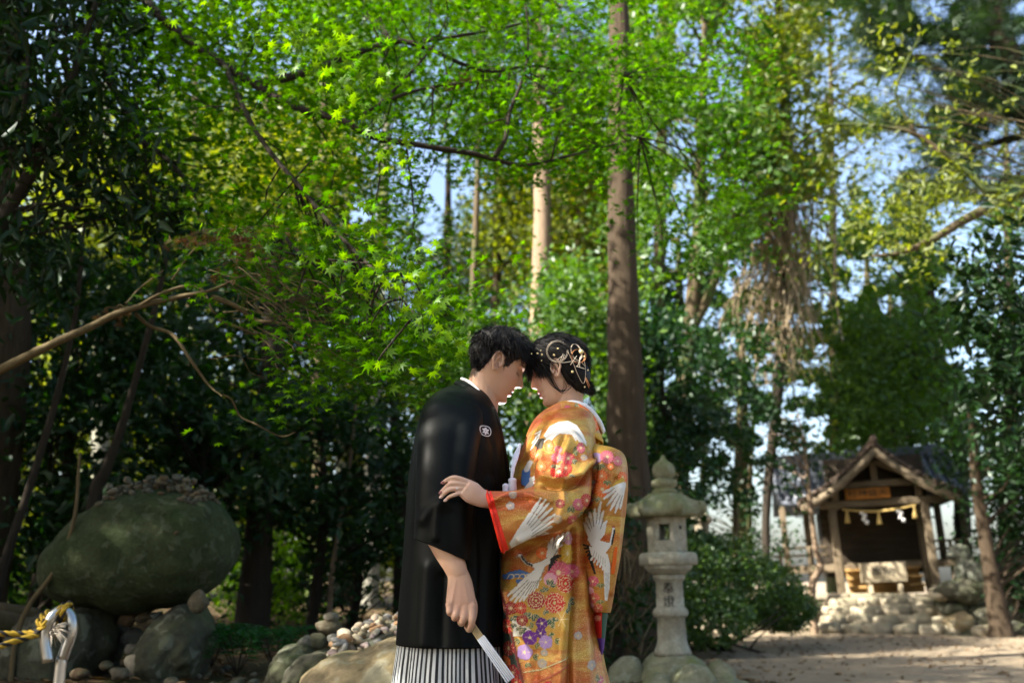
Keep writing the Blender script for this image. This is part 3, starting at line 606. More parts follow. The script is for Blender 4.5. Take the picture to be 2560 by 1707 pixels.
# --- the maple overhead
ML = 6.0
def lim(l, rad): return ([P(a, b, Y) for a, b, Y in l], rad)
ex = [lim([(330, -40, 5.6), (420, 60, 5.4), (540, 150, 5.3), (640, 215, 5.2), (740, 270, 5.1), (850, 300, 5.0), (940, 345, 5.0), (1000, 355, 5.0), (1100, 372, 5.0), (1200, 388, 5.1), (1265, 408, 5.1), (1330, 412, 5.2), (1430, 388, 5.3), (1510, 368, 5.5), (1600, 345, 5.6)], [0.030, 0.027, 0.025, 0.023, 0.021, 0.019, 0.018, 0.017, 0.016, 0.014, 0.012, 0.010, 0.007, 0.005, 0.003]),
      lim([(1235, 392, 5.0), (1262, 350, 5.0), (1275, 280, 5.1), (1300, 215, 5.1), (1318, 150, 5.2), (1320, 60, 5.3)], [0.016, 0.013, 0.011, 0.009, 0.007, 0.004]),
      lim([(640, 215, 5.2), (770, 180, 5.3), (850, 150, 5.4), (980, 105, 5.5), (1060, 118, 5.5), (1150, 158, 5.6), (1230, 180, 5.7), (1330, 165, 5.8), (1440, 180, 5.9), (1560, 190, 6.0)], [0.03, 0.022, 0.02, 0.018, 0.016, 0.012, 0.010, 0.008, 0.006, 0.003]),
      lim([(940, 270, 5.0), (1000, 210, 5.1), (1080, 120, 5.2), (1120, 40, 5.3)], [0.010, 0.008, 0.007, 0.003]),
      lim([(900, 290, 5.0), (1000, 240, 5.0), (1100, 215, 5.1), (1240, 200, 5.2)], [0.012, 0.010, 0.007, 0.003]),
      lim([(1060, 105, 5.5), (1180, 85, 5.6), (1300, 60, 5.7), (1400, 20, 5.8)], [0.012, 0.010, 0.007, 0.003]),
      lim([(560, 160, 5.2), (640, 330, 4.8), (760, 480, 4.5), (860, 600, 4.2), (960, 700, 3.9), (1050, 800, 3.6)], [0.016, 0.013, 0.011, 0.009, 0.006, 0.003]),
      lim([(700, 580, 4.3), (760, 640, 4.1), (830, 650, 4.0), (930, 660, 3.9)], [0.008, 0.007, 0.005, 0.003]),
      lim([(350, 350, 5.4), (420, 400, 5.3), (470, 460, 5.2), (490, 500, 5.2)], [0.018, 0.014, 0.012, 0.006]),
      lim([(360, 360, 5.4), (370, 450, 5.3), (385, 520, 5.3)], [0.01, 0.008, 0.004]),
      lim([(180, 100, 5.8), (270, 200, 5.7), (350, 350, 5.4)], [0.03, 0.025, 0.018])]
def maple_clumps():
    out = []
    def addr(x0, x1, y0, y1, a, b, n): out.append(reg(x0, x1, y0, y1, a, b, n))
    addr(330, 1000, -120, 330, 4.6, 8.5, 120); addr(950, 1650, -120, 330, 4.8, 8.5, 120); addr(1550, 1900, 120, 640, 5.5, 8.0, 52)
    addr(1180, 1620, 280, 440, 5.0, 7.0, 34); addr(330, 900, 300, 560, 4.6, 7.5, 48); addr(860, 1060, 380, 640, 5.5, 7.5, 24)
    addr(640, 1000, 560, 760, 3.9, 5.5, 28); addr(840, 1100, 720, 960, 3.7, 5.0, 28); addr(760, 1000, 900, 1000, 4.0, 5.5, 7)
    addr(240, 420, 60, 420, 5.0, 7.0, 24)
    return np.vstack(out)
C = maple_clumps()
# unseen crown added beyond the frame to shade the path and the couple
up = np.vstack([np.stack([rs.uniform(-7.0, -1.4, 130), rs.uniform(-2.0, 2.0, 130), rs.uniform(5.2, 7.4, 130)], 1), np.stack([rs.uniform(-7.5, -3.6, 120), rs.uniform(1.5, 6.0, 120), rs.uniform(5.0, 7.4, 120)], 1)])
up = np.vstack([up, np.stack([rs.uniform(-1.0, 3.6, 95), rs.uniform(3.5, 8.3, 95), rs.uniform(6.0, 7.6, 95)], 1), np.stack([rs.uniform(-7, -5, 15), rs.uniform(5.5, 8, 15), rs.uniform(7, 9.0, 15)], 1)])
up = np.vstack([up, np.array([-3.7, 1.9, 4.8]) + rs.randn(46, 3) * [0.8, 0.8, 0.5], np.array([-5.0, 1.3, 6.0]) + rs.randn(46, 3) * [0.9, 0.9, 0.5]])
up = np.vstack([up, np.stack([rs.uniform(-4.0, -2.6, 10), rs.uniform(6.0, 7.4, 10), rs.uniform(6.6, 7.6, 10)], 1)])
for (x_, y_, Y_) in [(690, 60, 3.9), (800, 130, 3.7), (895, 225, 3.6), (980, 370, 3.6), (1010, 680, 3.5), (1095, 830, 3.3), (880, 640, 3.8), (850, 1620, 5.1), (960, 1570, 5.2)]:  # gaps cut along the sun's path to light the near sprays and pebbles
    a_ = np.array(P(x_, y_, Y_)); d_ = np.array(SUN); q_ = up - a_; t_ = q_ @ d_; up = up[(np.linalg.norm(q_ - t_[:, None] * d_, axis=1) > 0.62) | (t_ < 0)]
up = np.vstack([up, np.array([-3.1, 8.7, 5.9]) + rs.randn(55, 3) * [0.6, 0.5, 0.9]])  # clumps added to shade the big cedar trunk
mg = empty('maple_tree', (-4.4, 5.6, float(ground_z(-4.4, 5.6))), 'bright green maple whose leafy limbs arch over the couple', 'tree')
mb = MB(); mb.tube([(-4.4, 5.6, -0.1), (-4.3, 5.6, 1.5), (-4.0, 5.6, 3.0), (-3.4, 5.7, 4.4), (-2.6, 5.6, 5.0), (-2.0, 5.6, 4.9)], [0.24, 0.19, 0.17, 0.13, 0.10, 0.08], 40, 14, rough=0.04)
a0 = P(330, -40, 5.6); mb.tube([(-3.4, 5.7, 4.4), (-2.7, 5.65, 4.75), tuple(a0)], [0.10, 0.05, 0.030], 14, 10)
mb.tube([(-3.9, 5.6, 3.2), (-3.6, 5.0, 5.0), (-2.4, 4.0, 6.4), (-0.4, 3.0, 6.8)], [0.13, 0.10, 0.07, 0.02], 18, 8)
mb.tube([(-3.9, 5.6, 3.2), (-4.6, 4.0, 5.2), (-4.5, 2.0, 6.6)], [0.11, 0.08, 0.02], 18, 8)
mb.tube([(-3.9, 5.6, 3.4), (-3.8, 5.9, 4.0), tuple(P(180, 100, 5.8))], [0.08, 0.05, 0.03], 14, 8)
for pts, rad in ex: mb.tube(pts, rad, 34, 8, rough=0.05)
px_, py_ = to_px(C)
lp = np.vstack([catmull(e[0], 40) for e in ex])
for i in rs.permutation(len(C))[:260]:
    d = np.linalg.norm(lp - C[i], axis=1); k = d.argmin()
    if d[k] < 1.6: mb.tube([lp[k], (lp[k] + C[i]) / 2 + rs.randn(3) * 0.06, C[i]], [0.006, 0.004, 0.002], 6, 4, cap=False)
mb.build('trunk', M['darkbark'], mg)
hz = [h for h in HOLES if h[0] < 1800] + [(1160, 520, 60, 90), (1000, 720, 50, 50), (1500, 620, 170, 150), (1750, 500, 50, 50), (1550, 70, 30, 90), (1556, 470, 34, 70)]
L, rn = clump_leaves(C, 72, (0.24, 0.24, 0.055)); k = keep(L, 0.93, hz); L, rn = L[k], rn[k]
link('crown', leaves_mesh('crown', L, 0.060 * (1 + 0.22 * rs.randn(len(L)).clip(-1.5, 1.5)), MAPLE5, 0.62, rnd=np.clip(rn * 0.6 + rs.rand(len(L)) * 0.4, 0, 1)), M['maple'], mg, smooth=False)
L, rn = clump_leaves(up, 110, (0.36, 0.36, 0.10))
link('added_shade_crown', leaves_mesh('added_shade_crown', L, 0.095, DIAM, 0.6), M['maple'], mg, smooth=False)
# near sprays of crisp leaves at the couple's distance
sp = []
for (x, y, Y, n, sx, sz) in [(690, 60, 3.9, 46, 0.16, 0.05), (760, 110, 3.8, 40, 0.14, 0.05), (830, 150, 3.7, 34, 0.12, 0.06), (890, 215, 3.6, 26, 0.09, 0.06), (905, 250, 3.6, 16, 0.07, 0.05),
        (970, 365, 3.6, 14, 0.06, 0.03), (1010, 395, 3.6, 8, 0.04, 0.02), (905, 520, 3.6, 14, 0.05, 0.05), (1000, 660, 3.5, 22, 0.09, 0.05), (1030, 705, 3.4, 22, 0.08, 0.05), (1090, 825, 3.3, 18, 0.05, 0.035),
        (1130, 860, 3.3, 12, 0.035, 0.03), (1060, 760, 3.4, 18, 0.06, 0.05), (985, 915, 3.4, 14, 0.05, 0.03), (820, 620, 3.8, 40, 0.16, 0.06), (900, 700, 3.7, 36, 0.13, 0.07), (640, 560, 4.0, 30, 0.16, 0.06), (560, 30, 4.2, 36, 0.16, 0.06)]:
    c = np.array(P(x, y, Y)); sp.append(c + rs.randn(n, 3) * np.array([sx, 0.10, sz]))
L = np.vstack(sp)[:300]; lv = []
for k in range(10): me = leaves_mesh('leaf', np.zeros((1, 3)), 0.062 * (0.8 + 0.04 * k), MAPLE, 0.5, base_dir=(0.6, -0.2, -0.5), rnd=np.array([k / 9.0])); me.materials.append(M['maple_b']); lv.append(me)
for k, q in enumerate(L):
    o = bpy.data.objects.new('leaf', lv[k % 10]); COL.objects.link(o); o.parent = mg; o.matrix_parent_inverse = world_of(mg).inverted(); o.location = q; o.rotation_euler = rs.randn(3) * 0.3
L = np.vstack(sp)[300:]
if len(L): tag(link('small_leaves', leaves_mesh('small_leaves', L, 0.062 * (1 + 0.2 * rs.randn(len(L)).clip(-1.5, 1.5)), MAPLE, 0.5, base_dir=(0.6, -0.2, -0.5)), M['maple_b'], mg, smooth=False), kind='stuff')

# --- bare leaning branch on the left with a cascade of dead twigs
p = [Vector((-3.6, 5.0, 0.1)), P(-180, 1020, 4.8), P(0, 925, 4.65), P(120, 865, 4.6), P(230, 815, 4.6), P(290, 785, 4.6), P(370, 760, 4.6), P(450, 742, 4.6), P(530, 725, 4.6), P(600, 690, 4.6)]
g = empty('bare_branch_tree', tuple(p[0]), 'bare leaning moss-brown branch with a cascade of dead twigs', 'tree')
mb = MB(); mb.tube(p, [0.04, 0.029, 0.023, 0.020, 0.018, 0.016, 0.014, 0.012, 0.009, 0.005], 60, 10, rough=0.05)
def tw(l, r, Y=4.6):
    mb.tube([P(a, b, Y + rs.randn() * 0.05) for a, b in l], r, 22, 6, cap=False)
tw([(340, 770), (400, 735), (470, 715), (510, 730), (530, 775), (560, 800)], [0.010, 0.009, 0.008, 0.006, 0.004, 0.002])
tw([(340, 785), (375, 815), (430, 835), (470, 890), (520, 960), (555, 990)], [0.010, 0.010, 0.010, 0.008, 0.006, 0.003])
tw([(555, 985), (580, 1000), (600, 1040), (640, 1060), (700, 1090), (740, 1080)], [0.005, 0.005, 0.004, 0.004, 0.003, 0.001])
tw([(530, 742), (590, 765), (640, 800), (690, 805), (760, 830), (850, 890)], [0.014, 0.012, 0.009, 0.007, 0.005, 0.002])
tw([(545, 800), (600, 820), (660, 850), (700, 900), (760, 940)], [0.007, 0.006, 0.005, 0.003, 0.002])
tw([(600, 690), (660, 700), (720, 740), (800, 760), (880, 800)], [0.009, 0.007, 0.006, 0.004, 0.002])
tw([(315, 760), (350, 720), (410, 675)], [0.006, 0.004, 0.002]); tw([(430, 700), (490, 620), (560, 595), (610, 570)], [0.005, 0.004, 0.003, 0.002])
for k in range(130):
    x = rs.uniform(520, 900); y = 680 + (x - 520) * 0.35 + rs.randn() * 60; dx = rs.uniform(30, 140); dy = rs.uniform(-10, 110)
    tw([(x, y), (x + dx * 0.4 + rs.randn() * 12, y + dy * 0.25 + rs.randn() * 10), (x + dx * 0.8, y + dy * 0.7), (x + dx + rs.randn() * 12, y + dy)], [0.0032, 0.0026, 0.002, 0.001], 4.6 + rs.randn() * 0.3)
mb.build('trunk', M['deadwood'], g)
# --- dead brown cedar sprigs caught in the branches
for (x, y, Y, n, lab) in [(590, 575, 4.4, 240, 'withered rust-brown cedar sprig caught above the bare branch'), (1158, 200, 5.4, 120, 'small withered brown sprig hanging in the bright maple'), (285, 770, 5.3, 36, 'tiny rusty tuft sitting on the bare branch')]:
    c = P(x, y, Y); g = empty('dry_sprig', tuple(c), lab, 'dead sprig'); mb = MB(); L = []
    for k in range(n // 12):
        w_ = 0.20 if n > 200 else 0.07
        e = c + Vector((rs.randn() * w_, rs.randn() * 0.05, -abs(rs.randn()) * w_ * 0.5))
        mb.tube([tuple(c), tuple((c + e) / 2 + Vector((0, 0, 0.03))), tuple(e)], [0.004, 0.003, 0.001], 8, 4, cap=False)
        for t in np.linspace(0.2, 1, 12): L.append(np.array(c + (e - c) * t) + rs.randn(3) * 0.008)
    mb.build('twig', M['deadwood'], g)
    link('needles', leaves_mesh('needles', np.array(L), 0.05, NEEDLE, 0.1, base_dir=(0.1, 0, -1)), M['dry'], g, smooth=False)

# --- unseen trees added behind and beside the viewer to block sun and sky
for (x, y, z0, z1, r, n, lab) in [(-7.5, 5.6, 6.2, 10.5, 1.5, 60, 'tall unseen evergreen added off to the left to shade the boulder'), (-10, 1.0, 3, 9, 2.0, 60, 'broad unseen evergreen added for shade far to the left of the path'), (-7, -5.5, 3, 8, 2.2, 70, 'unseen evergreen added for shade behind the viewer on the left'),
        (-2, -7.5, 2, 8.5, 2.2, 70, 'unseen evergreen added for shade directly behind the viewer'), (3.5, -6.5, 2, 9, 2.2, 70, 'unseen evergreen added for shade behind the viewer on the right'), (8, -3, 2, 9, 2.2, 70, 'unseen evergreen added for shade to the right behind the viewer'), (10.5, 3.5, 2, 9, 2.0, 70, 'unseen evergreen added for shade far to the right of the path'), (-9, 10, 2, 10, 1.6, 90, 'unseen evergreen added for shade beyond the boulder out to the left'),
        (-9.6, 7.0, 1, 10.5, 1.3, 110, 'dense unseen evergreen in the added shade row left of the path, next to the last'), (-9.4, 4.0, 1, 10, 1.3, 110, 'dense unseen evergreen in the added shade row left of the path, nearest the viewer'), (-11.5, 12.5, 2, 11.5, 1.6, 90, 'dense unseen evergreen at the far end of the added shade row left of the path')]:
    C = np.stack([x + rs.randn(n) * r * 0.8, y + rs.randn(n) * r * 0.8, rs.uniform(z0, z1, n)], 1)
    tree('added_shade_tree', lab, 'tree', [Vector((x, y, -0.1)), Vector((x + 0.1, y, 4)), Vector((x - 0.1, y, z1))], [0.25, 0.2, 0.05], M['cedar'], C, 60, (0.55, 0.55, 0.4), 0.22, DIAM, M['shrub'], 0.3, 0.05, 20, hole=False)

# --- clipped azalea bush beside the lantern
Cs = []
for (x, y, Y, a, b) in [(1700, 1450, 12.5, 0.62, 0.50), (1800, 1440, 13.2, 0.75, 0.55), (1900, 1480, 13.8, 0.60, 0.42), (1960, 1520, 14.2, 0.42, 0.30), (1660, 1520, 12.3, 0.45, 0.4), (1760, 1540, 12.4, 0.6, 0.35), (1740, 1390, 13.4, 0.45, 0.28)]:
    c = np.array(P(x, y, Y)); d = rs.randn(2600, 3); d /= np.linalg.norm(d, axis=1)[:, None]
    Cs.append(c + d * np.array([a, a, b]) * (1 - 0.22 * rs.rand(2600, 1) ** 1.5) + rs.randn(2600, 3) * 0.03)
L = np.vstack(Cs); L = L[L[:, 2] > 0.03]
b = P(1790, 1600, 13.2); g = empty('azalea_bush', (b.x, 13.2, 0.0), 'rounded small-leaved azalea bush between the stone lantern and the steps', 'bush')
mb = MB()
for k in range(26):
    e = L[rs.randint(len(L))]; mb.tube([(b.x + rs.randn() * 0.4, 13.2 + rs.randn() * 0.2, -0.05), (b.x + (e[0] - b.x) * 0.5, 13.2, e[2] * 0.5), tuple(e)], [0.02, 0.014, 0.004], 8, 5, cap=False)
mb.build('stems', M['darkbark'], g)
link('foliage', leaves_mesh('foliage', L, 0.068, OVAL, 0.35), M['azalea'], g, smooth=False)
# bare twiggy brush at the foot of the cedar
g = empty('twiggy_brush', (0.75, 8.9, 0.1), 'tangle of bare grey twigs at the foot of the big cedar', 'brush'); mb = MB()
for k in range(60):
    x, y = rs.uniform(1470, 1610), rs.uniform(1430, 1640); a = rs.randn() * 0.7
    mb.tube([P(x, y, 9.0 + rs.randn() * 0.3), P(x + 40 * math.sin(a), y - 50 + rs.randn() * 10, 9), P(x + 70 * math.sin(a) + rs.randn() * 25, y - 110 + rs.randn() * 20, 9 + rs.randn() * 0.2)], [0.006, 0.005, 0.002], 8, 4, cap=False)
mb.build('twigs', M['deadwood'], g)
# --- ferns by the boulder
for (x, y, Y, lab) in [(600, 1560, 6.6, 'dark green fern drooping right of the balanced boulder'), (690, 1600, 6.9, 'second fern closer to the small cairn'), (540, 1500, 7.2, 'fern behind the stones under the boulder')]:
    c = P(x, y, Y); gz = float(ground_z(c.x, Y)); g = empty('fern', (c.x, Y, gz), lab, 'fern'); L = []; mb = MB()
    for k in range(9):
        a = k * 0.7 + rs.rand() * 0.4; ln = rs.uniform(0.28, 0.45); d = np.array([math.cos(a), math.sin(a), 0])
        b0 = np.array([c.x, Y, gz]); pts = [b0, b0 + d * ln * 0.4 + [0, 0, 0.26], b0 + d * ln * 0.8 + [0, 0, 0.27], b0 + d * ln * 1.15 + [0, 0, 0.15]]
        mb.tube(pts, [0.004, 0.003, 0.002, 0.001], 10, 4, cap=False); cc = catmull(pts, 24)[4:]
        side = np.array([-d[1], d[0], 0])
        for i, q in enumerate(cc):
            wd = 0.075 * (1 - i / 22.0) + 0.01
            for s in (-1, 1):
                for u in (0.35, 0.8): L.append(q + side * s * wd * u + [0, 0, -0.012 * u])
    mb.build('stalks', M['darkbark'], g)
    link('fronds', leaves_mesh('fronds', np.array(L), 0.042, LANCE, 0.7), M['fern'], g, smooth=False)
# ================================================================ rocks
def sil_rock(poly, Y, depth, seed=0, rough=0.03, sub=5, flat=None):
    """rock with a given side outline (pixels at distance Y), its own depth in metres"""
    W = np.array([list(P(a, b, Y)) for a, b in poly])[:, [0, 2]]; c = (W.max(0) + W.min(0)) / 2
    d = W - c; th = np.arctan2(d[:, 1], d[:, 0]); r = np.hypot(d[:, 0], d[:, 1]); o = np.argsort(th)
    th, r = th[o], r[o]; th = np.concatenate([th - 2 * np.pi, th, th + 2 * np.pi]); r = np.tile(r, 3)
    me = rock_mesh(seed, (1, 1, 1), sub, 0.0); V = get_v(me); n = V / np.linalg.norm(V, axis=1)[:, None]
    t = np.arctan2(n[:, 2], n[:, 0]); rad = np.interp(t, th, r); h = np.hypot(n[:, 0], n[:, 2]) ** 0.8
    k = 1 + rough * vnoise(n, 3.0, seed, 3) + rough * 0.4 * vnoise(n, 11, seed + 3, 2)
    V = np.stack([c[0] + rad * h * np.cos(t) * k, Y + depth * 0.5 * np.sign(n[:, 1]) * np.abs(n[:, 1]) ** 0.8 * k, c[1] + rad * h * np.sin(t) * k], 1)
    o_ = np.array([c[0], Y, W[:, 1].min()]); set_v(me, V - o_); return me, o_
def rock(name, label, cat, poly, Y, depth, mat, seed=0, rough=0.03, parent=None, group=None, sub=5):
    me, o_ = sil_rock(poly, Y, depth, seed, rough, sub)
    ob = link(name, me, mat); ob.location = o_
    if parent is None: tag(ob, label, cat, group)
    else: ob.parent = parent; ob.matrix_parent_inverse = world_of(parent).inverted()
    return ob
BC = (350, 1366)
bould = rock('balanced_boulder', 'huge egg-shaped mossy boulder balanced on two lower stones', 'boulder',
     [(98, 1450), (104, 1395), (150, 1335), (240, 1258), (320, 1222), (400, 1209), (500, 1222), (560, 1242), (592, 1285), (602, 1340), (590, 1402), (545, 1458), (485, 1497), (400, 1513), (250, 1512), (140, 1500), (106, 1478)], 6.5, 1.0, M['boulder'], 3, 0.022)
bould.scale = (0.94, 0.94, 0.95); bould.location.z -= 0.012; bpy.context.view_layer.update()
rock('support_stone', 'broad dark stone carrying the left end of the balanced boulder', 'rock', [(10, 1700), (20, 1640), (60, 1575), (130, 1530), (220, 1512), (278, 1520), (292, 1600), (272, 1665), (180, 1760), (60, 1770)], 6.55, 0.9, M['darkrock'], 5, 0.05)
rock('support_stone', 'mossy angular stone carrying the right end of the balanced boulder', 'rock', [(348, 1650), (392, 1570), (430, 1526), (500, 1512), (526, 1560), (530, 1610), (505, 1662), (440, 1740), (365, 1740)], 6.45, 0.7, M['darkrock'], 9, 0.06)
for k, (x, y, a, b, Y, lab) in enumerate([(494, 1507, 24, 22, 6.2, 'rusty brown wedge stone under the boulder tip'), (360, 1540, 20, 16, 6.5, 'small reddish wedge stone between the two support stones'), (322, 1548, 22, 16, 6.5, 'small grey wedge stone left of the reddish one'),
        (392, 1538, 14, 12, 6.4, 'tiny ochre wedge stone beside the right support'), (340, 1660, 30, 24, 6.2, 'mossy loose stone at the foot of the right support'), (268, 1662, 18, 12, 6.1, 'pale loose stone between the supports on the ground'),
        (298, 1682, 24, 16, 6.0, 'buff flat stone lying before the support stones'), (200, 1685, 22, 12, 6.0, 'tan stone before the left support stone'), (335, 1590, 30, 22, 6.6, 'dim filler stone deep under the boulder'), (330, 1625, 20, 14, 6.4, 'brown filler stone in the gap under the boulder')]):
    t = np.linspace(0, 2 * np.pi, 10)[:-1]; rr = 1 + 0.2 * rs.randn(9)
    rock('loose_stone', lab, 'stone', [(x + a * math.cos(q) * w_, y + b * math.sin(q) * w_) for q, w_ in zip(t, rr)], Y, 0.1, PEBD[k % 5], k + 20, 0.06, sub=3)
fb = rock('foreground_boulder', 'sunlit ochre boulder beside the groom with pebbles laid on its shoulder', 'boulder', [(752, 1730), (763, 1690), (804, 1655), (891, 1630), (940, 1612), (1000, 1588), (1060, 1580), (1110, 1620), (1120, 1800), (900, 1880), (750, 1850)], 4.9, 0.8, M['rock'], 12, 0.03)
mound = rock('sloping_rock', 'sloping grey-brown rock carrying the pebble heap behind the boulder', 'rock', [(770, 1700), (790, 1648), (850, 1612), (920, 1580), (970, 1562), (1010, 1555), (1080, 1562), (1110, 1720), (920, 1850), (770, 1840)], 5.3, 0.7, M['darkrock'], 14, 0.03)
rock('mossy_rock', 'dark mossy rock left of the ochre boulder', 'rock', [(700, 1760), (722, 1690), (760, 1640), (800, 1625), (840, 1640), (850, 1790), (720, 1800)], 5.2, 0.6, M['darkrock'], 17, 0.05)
rock('flat_rock', 'low mossy rock beside the small cairn', 'rock', [(680, 1720), (690, 1650), (740, 1610), (790, 1605), (800, 1700)], 5.8, 0.5, M['darkrock'], 18, 0.05)
for k, (x, y, a, b, lab) in enumerate([(798, 1600, 27, 20, 'broad mossy bottom stone of the small cairn'), (842, 1598, 24, 20, 'dark right-hand bottom stone of the small cairn'), (823, 1566, 29, 18, 'olive middle stone of the small cairn'), (828, 1541, 18, 13, 'pink-grey top stone of the small cairn'), (768, 1608, 22, 18, 'grey stone leaning left of the small cairn')]):
    t = np.linspace(0, 2 * np.pi, 10)[:-1]; rr = 1 + 0.12 * rs.randn(9)
    rock('cairn_stone', lab, 'stone', [(x + a * math.cos(q) * w_, y + b * math.sin(q) * w_) for q, w_ in zip(t, rr)], 5.7, 0.09, [M['darkrock'], PEBD[3], PEBD[0], PEBD[4], PEBD[3]][k], k + 40, 0.05, sub=3)
pm = [rock_mesh(100 + i, (1, 0.85 + 0.1 * (i % 3), 0.5 + 0.08 * (i % 4)), 2, 0.16, 1.7) for i in range(8)]
PM = {}
def pebble(label, group, loc, s, mats, i):
    mt = mats[rs.randint(len(mats))]; key = (i % 8, mt.name)
    if key not in PM:
        me = pm[i % 8].copy(); me.materials.clear(); me.materials.append(mt)
        me.polygons.foreach_set('use_smooth', np.ones(len(me.polygons), bool)); PM[key] = me
    o = bpy.data.objects.new('pebble', PM[key]); COL.objects.link(o)
    o.location = loc; o.scale = (s, s, s); o.rotation_euler = (rs.randn() * 0.35, rs.randn() * 0.35, rs.rand() * 6.3)
    return tag(o, label, 'pebble', group)
def bvh_of(obs):
    V = []; F = []; n = 0
    for o in obs:
        m = world_of(o); vs = [m @ v.co for v in o.data.vertices]; V += vs; F += [[i + n for i in p.vertices] for p in o.data.polygons]; n += len(vs)
    return BVHTree.FromPolygons(V, F)
def heap(label, group, bv, pts, smin, smax, mats, top=0.12):
    placed = []
    for i, (x, y) in enumerate(pts):
        s = rs.uniform(smin, smax) * (1 if rs.rand() < 0.8 else 1.4)
        h = bv.ray_cast(Vector((x, y, 4)), Vector((0, 0, -1)))
        z = h[0].z if h[0] is not None else float(ground_z(x, y))
        z += s * 0.35
        for (a, b, c, t) in placed:
            d = math.hypot(a - x, b - y)
            if d < (s + t) * 0.55: z = max(z, c + (s + t) * 0.34)
        base = h[0].z if h[0] is not None else float(ground_z(x, y))
        if z > base + top: continue
        placed.append((x, y, z, s)); pebble(label, group, (x, y, z), s, mats, i)
bb = bvh_of([bould]); c0 = P(430, 1200, 6.5)
pts = [(c0.x - 0.02 + 0.30 * rs.uniform(-1, 1), 6.42 + rs.randn() * 0.10) for k in range(260)]
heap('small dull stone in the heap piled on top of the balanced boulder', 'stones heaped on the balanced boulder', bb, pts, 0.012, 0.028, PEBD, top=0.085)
bb = bvh_of([fb, mound]); pts = []
for k in range(105):
    t = rs.rand(); q = P(828 + 175 * t + rs.randn() * 10, 1630, 5.1); pts.append((q.x, 4.92 + 0.42 * rs.rand() + 0.12 * t))
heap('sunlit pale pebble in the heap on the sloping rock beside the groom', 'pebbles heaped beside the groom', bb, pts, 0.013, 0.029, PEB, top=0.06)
# scattered stones on the dim ground at left
for k, (x, y) in enumerate([(rs.uniform(430, 760), rs.uniform(1600, 1700)) for _ in range(26)]):
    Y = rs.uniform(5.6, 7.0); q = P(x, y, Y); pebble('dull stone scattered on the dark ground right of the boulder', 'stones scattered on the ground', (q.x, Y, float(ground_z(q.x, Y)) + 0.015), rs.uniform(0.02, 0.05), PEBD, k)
# log at the left edge
g = MB(); g.tube([P(-120, 1560, 7.0), P(0, 1552, 7.1), P(80, 1570, 7.2)], [0.07, 0.075, 0.06], 14, 12, rough=0.05)
tag(g.build('fallen_log', M['mossbark']), 'weathered fallen log lying left of the support stone', 'log')
g = MB(); g.tube([P(-120, 1530, 7.3), P(0, 1525, 7.4), P(100, 1535, 7.5)], [0.05, 0.055, 0.04], 14, 12, rough=0.05)
tag(g.build('fallen_log', M['mossbark']), 'second thinner log lying behind the first', 'log')

# ================================================================ lettering
M['ink'] = mat_plain('black_ink', (0.012, 0.014, 0.013), 0.7, var=0.1)
def text_mesh(s, size, extrude=0.002, vertical=False):
    cu = bpy.data.curves.new('t', 'FONT'); cu.body = '\n'.join(s) if vertical else s; cu.size = size; cu.extrude = extrude; cu.align_x = 'CENTER'; cu.align_y = 'CENTER'; cu.space_line = 1.25
    o = bpy.data.objects.new('t', cu); COL.objects.link(o); me = evaluated(o, 't'); bpy.data.objects.remove(o); bpy.data.curves.remove(cu); return me

